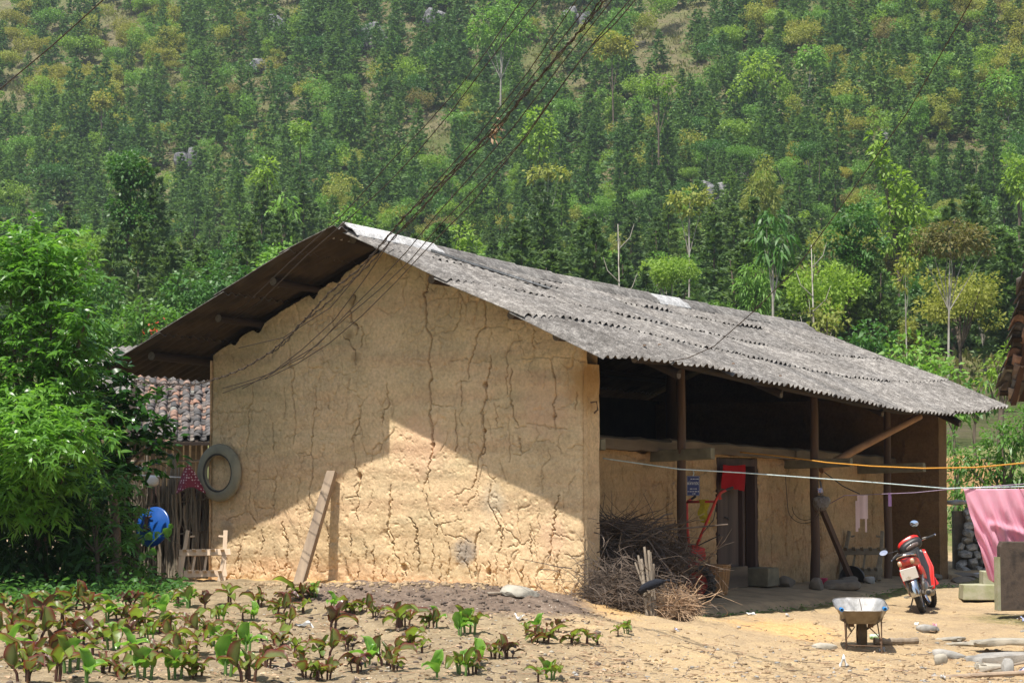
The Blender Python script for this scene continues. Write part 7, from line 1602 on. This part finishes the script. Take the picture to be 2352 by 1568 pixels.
near_tree('peach_tree', 'large peach tree with drooping long bright green leaves at the garden edge', [(55, 570, 62, 50), (110, 560, 46, 44), (20, 610, 46, 50), (130, 625, 56, 46), (70, 650, 70, 50), (175, 640, 30, 34), (30, 720, 70, 50), (120, 705, 60, 44), (165, 725, 34, 36, -.2), (60, 800, 80, 50), (140, 790, 56, 44), (190, 770, 26, 26, -.3), (30, 880, 76, 52), (110, 880, 64, 48), (170, 860, 40, 34), (60, 965, 86, 46, -.9), (140, 990, 74, 34, -.9), (210, 1010, 44, 24, -.6), (40, 1050, 70, 42, -1.0), (0, 1000, 70, 46, -1.3), (90, 1030, 70, 36, -1.4), (60, 1070, 90, 34, -.5), (150, 1085, 60, 26, -.4), (-20, 1110, 80, 36, -.6), (-50, 640, 60, 70), (-70, 780, 70, 70), (-70, 930, 70, 70), (120, 1055, 60, 30, -.4), (-40, 1080, 60, 60), (60, 1120, 90, 40, -.1), (170, 800, 50, 40, -.2), (205, 720, 20, 20, -.4), (120, 930, 70, 44, -.2), (200, 940, 44, 34, -.1), (40, 935, 80, 50, -.2), (90, 1000, 90, 40, -.5), (60, 1180, 70, 46, -.2), (10, 1160, 60, 50, -.2), (110, 1130, 60, 40, -.1)], 26.2, .145, .036, 'peach', p, .09, 5, singles=300, per=1.3, droop=.4)
p = at(270, 1330, 27.8); p[2] = zfield(p[0], p[1])-.05
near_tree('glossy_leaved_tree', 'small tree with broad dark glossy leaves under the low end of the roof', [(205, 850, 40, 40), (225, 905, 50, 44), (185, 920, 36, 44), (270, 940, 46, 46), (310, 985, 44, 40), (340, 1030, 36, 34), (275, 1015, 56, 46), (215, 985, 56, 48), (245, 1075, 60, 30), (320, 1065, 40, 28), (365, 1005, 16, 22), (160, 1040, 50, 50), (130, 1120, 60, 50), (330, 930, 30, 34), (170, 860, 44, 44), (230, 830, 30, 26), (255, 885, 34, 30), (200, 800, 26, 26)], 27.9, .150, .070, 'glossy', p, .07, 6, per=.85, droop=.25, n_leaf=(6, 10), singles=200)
p = at(225, 1335, 26.8); p[2] = zfield(p[0], p[1])-.03
near_tree('shade_shrub', 'spreading green shrub with narrow leaves in front of the blue dish', [(215, 1110, 60, 34), (150, 1115, 50, 34), (285, 1130, 44, 30), (240, 1165, 66, 36), (288, 1190, 28, 24), (190, 1200, 50, 40), (275, 1225, 56, 38), (292, 1268, 28, 32), (235, 1280, 56, 44), (285, 1300, 40, 32), (150, 1190, 50, 34, .3), (60, 1150, 60, 40, .5), (190, 1320, 40, 24)], 26.9, .120, .030, 'peach_low', p, .035, 7, per=.85, droop=.4, n_leaf=(8, 13), singles=120, cat='shrub')
# heart-leaved creeper reaching over the blue dish
p = at(330, 1290, 26.4); c = thing('creeper', 'creeper shoot with pale heart shaped leaves crossing the blue dish', 'creeper', p); g = G(); pts = [np.array(at(qx, qy, 26.4))-p for qx, qy in ((310, 1330), (325, 1290), (345, 1250), (370, 1225), (392, 1205))]; g.tube(pts, [.006, .005, .005, .004, .003], 6); g.build('stem', M['stem_g'], c)
for qx, qy, L_, an in [(338, 1225, .10, -.6), (385, 1213, .12, .1), (345, 1262, .10, -.9), (395, 1203, .07, .5), (330, 1285, .10, 2.6), (318, 1310, .10, .4)]:
    b = np.array(at(qx, qy, 26.3))-p; u = np.linspace(-1, 1, 9); v = np.linspace(0, 1, 8)
    P = np.array([[(uu*L_*.48*math.sin(math.pi*min(1, vv**.55*.98+.02))**.7, -.02*uu*uu, -L_*vv+.18*L_*abs(uu)*(vv < .2)) for uu in u] for vv in v]); R = rotm('Y', an)@rotm('X', .5); G().grid(P@R.T+b).build('leaf', M['weed'], c, True)
# thicket behind the peach tree, shade held in its leaf colour, and low weeds along the garden edge
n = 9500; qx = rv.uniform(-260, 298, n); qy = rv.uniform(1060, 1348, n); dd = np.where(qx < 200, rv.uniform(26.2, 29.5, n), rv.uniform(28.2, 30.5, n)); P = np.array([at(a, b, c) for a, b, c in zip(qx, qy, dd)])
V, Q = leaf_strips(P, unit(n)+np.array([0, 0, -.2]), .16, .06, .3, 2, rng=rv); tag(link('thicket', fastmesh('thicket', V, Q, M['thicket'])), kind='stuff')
P = []; 
for k in range(2600):
    a = rv.uniform(-150, 430); yb = 1372+14*math.sin(a*.02)-.02*abs(a-200)+rv.normal(0, 16)-(20 if a > 330 else 0)
    q = foot(a, yb); P.append(q+np.array([0, 0, rv.uniform(.0, .26 if a < 330 else .13)*rv.random()]))
P = np.array(P); V, Q = leaf_strips(P, unit(len(P))*np.array([1, 1, .5])+np.array([0, -.1, .45]), .10*(.6+.8*rv.random(len(P))), .042, .4, 3, rng=rv, fold=.2)
tag(link('weeds', fastmesh('weeds', V, Q, M['weed'], True)), kind='stuff')
P = np.concatenate([hw(a, b, 0)[None] for a, b in zip(rv.uniform(1.2, 11.5, 500), rv.normal(-.62, .10, 500))]); P[:, 2] = [max(zfield(q[0], q[1]), -.36-.0*i)+.02 for i, q in enumerate(P)]
V, Q = leaf_strips(P, unit(len(P))*np.array([1, 1, .3])+np.array([0, 0, .5]), .07, .02, .5, 2, rng=rv); tag(link('bank_grass', fastmesh('bank_grass', V, Q, M['weed'])), kind='stuff')
# ---- canna plants of the garden bed
def canna_leaf(L_, W_, up, arch, fold, seed, mat):
    r = np.random.default_rng(seed); nu, nv = 9, 10; c = np.zeros(3); ang = up; P = np.zeros((nv, nu, 3)); E_ = np.zeros((nv, nu)); s = L_/(nv-1); tw = r.normal(0, .3)
    for i in range(nv):
        t = i/(nv-1); wd = W_*.5*(math.sin(math.pi*min(1, .04+.96*t)**.82))**.75 if 0 < i < nv-1 else .004
        for j in range(nu):
            u = -1+2*j/(nu-1); lift = abs(u)**1.4*fold*wd*2; x = c[0]-math.sin(ang)*lift; z = c[2]+math.cos(ang)*lift
            P[i, j] = (x, u*wd*math.cos(tw*t)+.012*math.sin(6*t+u*3+seed), z+u*wd*math.sin(tw*t)*.7+.010*math.sin(13*t+seed)*abs(u)); E_[i, j] = max(abs(u), (t-.75)*3.6)
        c = c+np.array([math.cos(ang), 0, math.sin(ang)])*s; ang -= arch/(nv-1)*(.4+1.2*t)
    g = G(); g.grid(P); g.at['edge'] = [E_.ravel()]; return g.mesh('leaf', M[mat], True)
SH = [(.22, .115, 1.15, .6, .5), (.25, .135, .85, 1.4, .30), (.24, .105, 1.0, 2.2, .4), (.21, .12, .6, 1.5, .25), (.16, .06, 1.35, .3, .7), (.26, .145, .75, 1.9, .25)]
CL = {m_: [canna_leaf(*s, 300+k, m_) for k, s in enumerate(SH)] for m_ in ('canna', 'canna_p', 'canna_d', 'canna_g')}
def canna(mats, nst, seed, stem):
    r = np.random.default_rng(seed); t = thing('canna_plant', 'x', 'plant', (0, 0, -50)); g = G(); k = 0
    for s in range(nst):
        a = s*2.3+r.random(); x, y = (.045*math.cos(a)*(s > 0)+r.normal(0, .008), .045*math.sin(a)*(s > 0)); h = r.uniform(.07, .13); tp = np.array([x*1.4+r.normal(0, .01), y*1.4, h])
        g.tube([(x, y, -.04), (x*1.2, y*1.2, h*.5), tp], [.011, .012, .009], 6, cap=False)
        for q in range(int(r.integers(2, 4))):
            m_ = mats[int(r.integers(len(mats)))]; o = link('leaf', CL[m_][int(r.integers(6))], t, tp-np.array([0, 0, .02*q])); o.rotation_euler = (r.normal(0, .12), r.normal(.1, .2), a+q*2.2+r.normal(0, .5)); o.scale = (r.uniform(.6, 1.1),)*3; k += 1
    g.build('stem', M[stem], t, True); return t
TPL = [(canna(['canna_p', 'canna'], 3, 1, 'stem_p'), 'p'), (canna(['canna_p', 'canna_d'], 3, 2, 'stem_p'), 'd'), (canna(['canna', 'canna_p'], 2, 3, 'stem_p'), 'p'), (canna(['canna_d', 'canna_p'], 4, 4, 'stem_p'), 'd'), (canna(['canna_g'], 2, 5, 'stem_g'), 'g'), (canna(['canna_g', 'canna'], 3, 6, 'stem_g'), 'g'), (canna(['canna_p', 'canna'], 4, 7, 'stem_p'), 'p'), (canna(['canna_p', 'canna_d'], 2, 8, 'stem_p'), 'd')]
WHAT = {'p': 'purple edged canna', 'd': 'maroon leaved canna', 'g': 'bright green canna'}
PL = """535 1388 p 1.1;470 1402 d 1;402 1388 p .9;432 1396 g .9;592 1396 p 1;640 1415 p 1.15;690 1378 p 1.2;722 1376 g 1;768 1400 p .9;757 1447 d 1.25;803 1408 p .9;832 1408 d 1;862 1418 d .8;906 1452 p 1.3;930 1440 d 1;986 1442 p .7;1005 1440 d .8;1052 1462 g 1.05;1078 1456 p 1.1;1205 1462 d .8;1236 1456 g .75;1252 1478 d .8;1276 1452 d .7;1312 1478 p .65;1346 1482 p .7;1376 1482 p .55;1418 1462 p .75;1440 1456 p .6;40 1442 d 1.2;92 1426 d 1.1;150 1432 d 1.2;205 1448 p 1.2;250 1430 g 1.2;278 1424 p 1.1;318 1452 p 1.1;335 1418 g 1.1;376 1420 g 1.0;22 1512 g 1.3;66 1530 p 1.3;112 1522 d 1.2;160 1545 d 1.5;212 1502 p 1.1;262 1494 g 1.4;240 1545 p 1.2;302 1512 p 1.1;342 1474 d 1;362 1502 d .8;402 1482 p .9;424 1512 p .9;452 1502 d 1.1;492 1484 g 1;520 1502 p .9;562 1502 g 1;602 1472 p 1.0;640 1482 p .9;655 1440 d 1;612 1532 d .9;514 1552 g 1.3;572 1566 p 1.2;672 1502 p .8;692 1512 d .7;742 1512 p .9;792 1482 p .9;800 1494 d .6;852 1530 g .9;892 1532 p 1.0;905 1542 d .6;942 1490 p 1.0;972 1500 p .8;820 1545 d .8;702 1558 p .9;724 1562 p .8;752 1562 p .8;1004 1562 g .9;1060 1552 g .9;1086 1547 p .9;1100 1536 g .9;1136 1512 p .8;1166 1512 d .8;1236 1566 p .7;1264 1562 p .8;20 1470 d 1.1;75 1480 p 1.2;130 1472 p 1.2;180 1480 d 1.1;235 1470 p 1;290 1470 d 1;8 1400 d 1.1;60 1400 d 1;120 1402 d 1;355 1455 d 1;385 1450 p .9;505 1430 p 1;440 1440 d 1;560 1425 p .9;470 1465 p .9;545 1468 d .8;330 1560 g 1.2;60 1565 p 1.4;120 1566 d 1.3;200 1568 p 1.2;400 1560 d 1.1;450 1556 p 1;280 1556 d 1;585 1425 g .8;700 1410 d .8;655 1395 d .8;1230 1475 p .6;1500 1563 p .0;205 1405 p 1;160 1400 d 1.1;300 1396 d 1;345 1392 p .9""".split(';')
cnt = {}
for q in PL:
    qx, qy, kd, s = q.split(); qx, qy, s = float(qx), float(qy), float(s)
    if s < .3: continue
    if kd == 'd' and rv.random() < .5: kd = 'p'
    if kd == 'p' and rv.random() < .14: kd = 'g'
    p = foot(qx, qy); c_ = [t for t, k in TPL if k == kd]; src = c_[int(rv.integers(len(c_)))]
    row = 'in the back row' if qy < 1410 else 'in the third row' if qy < 1445 else 'in the second row' if qy < 1490 else 'in the front row' if qy < 1540 else 'at the very front'
    side = 'at the bed edge' if qx < 120 else 'below the peach tree' if qx < 230 else 'below the shade shrub' if qx < 350 else 'below the cane fence' if qx < 470 else 'below the carrying frame' if qx < 590 else 'below the leaning plank' if qx < 760 else 'below the left wall half' if qx < 900 else 'below the dark soil mound' if qx < 1110 else 'below the flat stone' if qx < 1290 else 'nearest the brushwood'
    size = 'large' if s > 1.12 else 'small' if s < .85 else 'mid-sized'
    dup(src, p, rv.uniform(0, 6.28), s*.92*rv.uniform(.8, 1.15), f'{size} {WHAT[kd]} {row}, {side}', f'{size} {WHAT[kd]} {row}, {side}')
for t, k in TPL:
    for ch in list(t.children): bpy.data.objects.remove(ch)
    bpy.data.objects.remove(t)
# ---------------------------------------------------------------- overhead cables
def cable(label, pts, r, mat='wire', wob=.0, seed=0, ext=0.5, name='overhead_cable', group=None, twist=0):
    P = [at(q[0], q[1], q[2]-(1.6*min(1, i/2) if len(pts) > 4 and pts[0][0] < 700 else 0)) for i, q in enumerate(pts)]; rr2 = np.random.default_rng(seed); C = []
    for i in range(len(P)-1):
        for k in range(10): t = k/10; C.append(P[i]*(1-t)+P[i+1]*t)
    C.append(P[-1]); C = np.array(C); 
    if wob:
        k = np.arange(len(C)); C = C+np.stack([wob*np.interp(k, k[::5], rr2.normal(0, 1, len(k[::5]))) for _ in range(3)], 1)
    if ext: d = C[-1]-C[-2]; C = np.concatenate([C, C[-1:]+d/np.linalg.norm(d)*ext*np.array([[1], [2], [4], [8]])[..., 0][:, None]])
    o0 = C[0]; g = G(); g.tube(C-o0, r, 6)
    if twist:
        k = np.arange(len(C)*3); Cf = np.stack([np.interp(k/3, np.arange(len(C)), C[:, a]) for a in range(3)], 1); off = np.stack([np.cos(k*1.1), 0*k, np.sin(k*1.1)], 1)*twist
        g.tube((Cf+off-o0)[:len(Cf)-12], r*.8, 5)
    return tag(g.build(name, M[mat], None, True, o0), label, 'cable', group)
cable('outermost cable of the bundle running down to the roof apex', [(437, 786, 29.4), (560, 697, 28.6), (783, 494, 27.0), (900, 370, 26), (1055, 205, 24.5), (1197, 0, 22)], .0055, wob=.012, seed=1)
cable('second cable in, passing just over the roof apex', [(462, 784, 29.4), (600, 690, 28.4), (812, 494, 27.0), (960, 345, 25.8), (1110, 160, 24), (1235, 0, 22)], .0055, wob=.012, seed=2)
cable('cable crossing the upper gable and sheet verge, left of the main bundle', [(545, 800, 28.0), (650, 775, 27.6), (760, 710, 27.2), (890, 546, 26.4), (1100, 310, 24.4), (1325, 0, 21.5)], .0055, wob=.010, seed=3)
cable('thin cable beside the main bundle that ends loose on the gable', [(512, 842+50, 27.9), (620, 860, 27.6), (770, 735, 27.2), (905, 545, 26.4), (1120, 310, 24.2), (1358, 0, 21.3)], .0055, wob=.010, seed=4)
cable('thick twisted cable pair sagging under the low eave end', [(303, 863, 28.8), (345, 878, 28.6), (400, 884, 28.4), (470, 880, 28.1), (560, 843, 27.8), (670, 770, 27.4), (760, 680, 27), (880, 560, 26.4), (990, 440, 25.4), (1140, 300, 24), (1290, 120, 22.4), (1392, 0, 21)], .0065, wob=.018, seed=5, twist=.016)
cable('dark tangled cable in the middle of the bundle', [(620, 812, 27.8), (690, 752, 27.4), (790, 660, 27), (900, 548, 26.4), (1010, 430, 25.4), (1150, 290, 24), (1255, 165, 22.8), (1384, 0, 21.1)], .0052, wob=.018, seed=6, twist=.015)
cable('cable on the yard side of the bundle dipping across the gable', [(512, 898, 27.9), (610, 868, 27.6), (730, 790, 27.2), (870, 645, 26.5), (1000, 500, 25.4), (1180, 290, 23.6), (1404, 0, 20.9)], .0055, wob=.010, seed=7)
cable('cable next to the last one, with gentle kinks', [(560, 892, 27.8), (700, 815, 27.3), (880, 660, 26.4), (1010, 520, 25.3), (1190, 330, 23.5), (1340, 130, 21.8), (1438, 0, 20.7)], .0055, wob=.012, seed=8)
cable('outer yard side cable landing low on the gable face', [(610, 872, 27.7), (760, 790, 27.1), (905, 650, 26.3), (1085, 460, 24.8), (1210, 310, 23.4), (1360, 110, 21.6), (1460, 0, 20.5)], .0055, wob=.012, seed=9)
cable('single thick cable crossing the upper corner over the valley', [(-120, 310, 17.5), (0, 205, 16.5), (120, 105, 15.5), (237, 0, 14.5)], .0055, wob=0, seed=10, ext=.6)
cable('single dark cable descending to the front eave', [(1540, 829, 26.35), (1580, 822, 26.2), (1640, 795, 25.9), (1730, 716, 25.2), (1830, 615, 24.2), (1935, 470, 22.9), (2090, 250, 20.6), (2232, 0, 18)], .0055, wob=0, seed=11, ext=.6)
t = thing('caught_leaves', 'dry brown leaves and rag caught on the tangled cables', 'debris', at(1140, 300, 23.9)); P = rv.normal(0, .035, (26, 3))+np.linspace(-1, 1, 26)[:, None]*np.array([.07, 0, .09]); V, Q = leaf_strips(P, unit(26), .07, .035, .3, 2, rng=rv); link('dry_leaves', fastmesh('dry_leaves', V, Q, M['twig_pale']), t)
# ---------------------------------------------------------------- pebbles, crumbs and straw on the bare ground
rp = np.random.default_rng(55)
bmv = bmesh.new(); bmesh.ops.create_icosphere(bmv, subdivisions=1, radius=1); IV = np.array([v.co[:] for v in bmv.verts]); IF = np.array([[v.index for v in f.verts] for f in bmv.faces]); bmv.free()
def scatter(name, n, region, size, flat, mat, seed):
    r = np.random.default_rng(seed); Vs = []; Fs = []; m = 0
    for k in range(n):
        qx, qy = region(r); p = foot(qx, qy); s = size(r); V = IV*(1+r.normal(0, .22, IV.shape))*np.array([s, s*r.uniform(.5, 1), s*flat*r.uniform(.5, 1)]); a = r.uniform(0, 6.28); c_, s_ = math.cos(a), math.sin(a)
        V = np.stack([V[:, 0]*c_-V[:, 1]*s_, V[:, 0]*s_+V[:, 1]*c_, V[:, 2]], 1)+p+np.array([0, 0, s*flat*.2]); Vs.append(V); Fs.append(IF+m); m += len(V)
    tag(link(name, fastmesh(name, np.concatenate(Vs), np.concatenate(Fs), M[mat])), kind='stuff')
yard = lambda r: (r.uniform(1300, 2380), 1568-abs(r.normal(0, 1))*70)
bed = lambda r: (r.uniform(-30, 1450), r.uniform(1405, 1575))
mound = lambda r: (r.normal(1010, 180), r.normal(1378, 20))
wallfoot = lambda r: (r.uniform(560, 1400), 1340+max(0, (r.normal(0, 6)))+r.normal(4, 3))
scatter('pebbles', 420, yard, lambda r: .008+.03*r.random()**5, .6, 'stone', 1)
scatter('pale_crumbs', 550, bed, lambda r: .007+.022*r.random()**5, .6, 'limestone', 2)
scatter('soil_crumbs', 900, lambda r: (mound(r) if r.random() < .5 else bed(r)), lambda r: .010+.030*r.random()**3, .8, 'twig', 3)
scatter('earth_clods', 500, wallfoot, lambda r: .012+.04*r.random()**3, .8, 'soil_clod', 4)
scatter('yard_clods', 1100, yard, lambda r: .008+.028*r.random()**3, .7, 'soil_clod', 5)
def straws(name, n, region, mat, ln, seed):
    r = np.random.default_rng(seed); g = G()
    for k in range(n):
        p = foot(*region(r)); a = r.uniform(0, 6.28); l_ = r.uniform(*ln); d = np.array([math.cos(a), math.sin(a), r.normal(0, .08)]); q = p+np.array([0, 0, .012]); w_ = r.uniform(.002, .006)
        g.tube([q, q+d*l_*.5+r.normal(0, .012, 3), q+d*l_], [w_, w_, w_*.5], 3, cap=False)
    tag(g.build(name, M[mat]), kind='stuff')
straws('dry_straw', 500, bed, 'twig_pale', (.05, .22), 6); straws('dark_straw', 350, lambda r: (yard(r) if r.random() < .6 else bed(r)), 'twig', (.04, .18), 7); straws('yard_straw', 260, yard, 'twig_pale', (.05, .2), 8)
n = 900; r = np.random.default_rng(9); P = np.array([foot(*bed(r)) for _ in range(n)])+np.array([0, 0, .012]); V, Q = leaf_strips(P, unit(n)*np.array([1, 1, .12]), .05, .024, .1, 2, rng=rv); tag(link('leaf_litter', fastmesh('leaf_litter', V, Q, M['twig_pale'])), kind='stuff')
# ---------------------------------------------------------------- thin midday haze over the valley
hz_ = G().box((0, 240, 95), (640, 640, 300)); hm = bpy.data.materials.new('valley_haze'); hm.use_nodes = True; n = hm.node_tree
n.nodes.remove(n.nodes['Principled BSDF']); pv = n.nodes.new('ShaderNodeVolumePrincipled'); pv.inputs['Color'].default_value = (.80, .88, 1, 1); pv.inputs['Density'].default_value = .00024; pv.inputs['Anisotropy'].default_value = .2
n.links.new(pv.outputs[0], n.nodes['Material Output'].inputs['Volume'])
tag(hz_.build('haze', hm), kind='stuff')
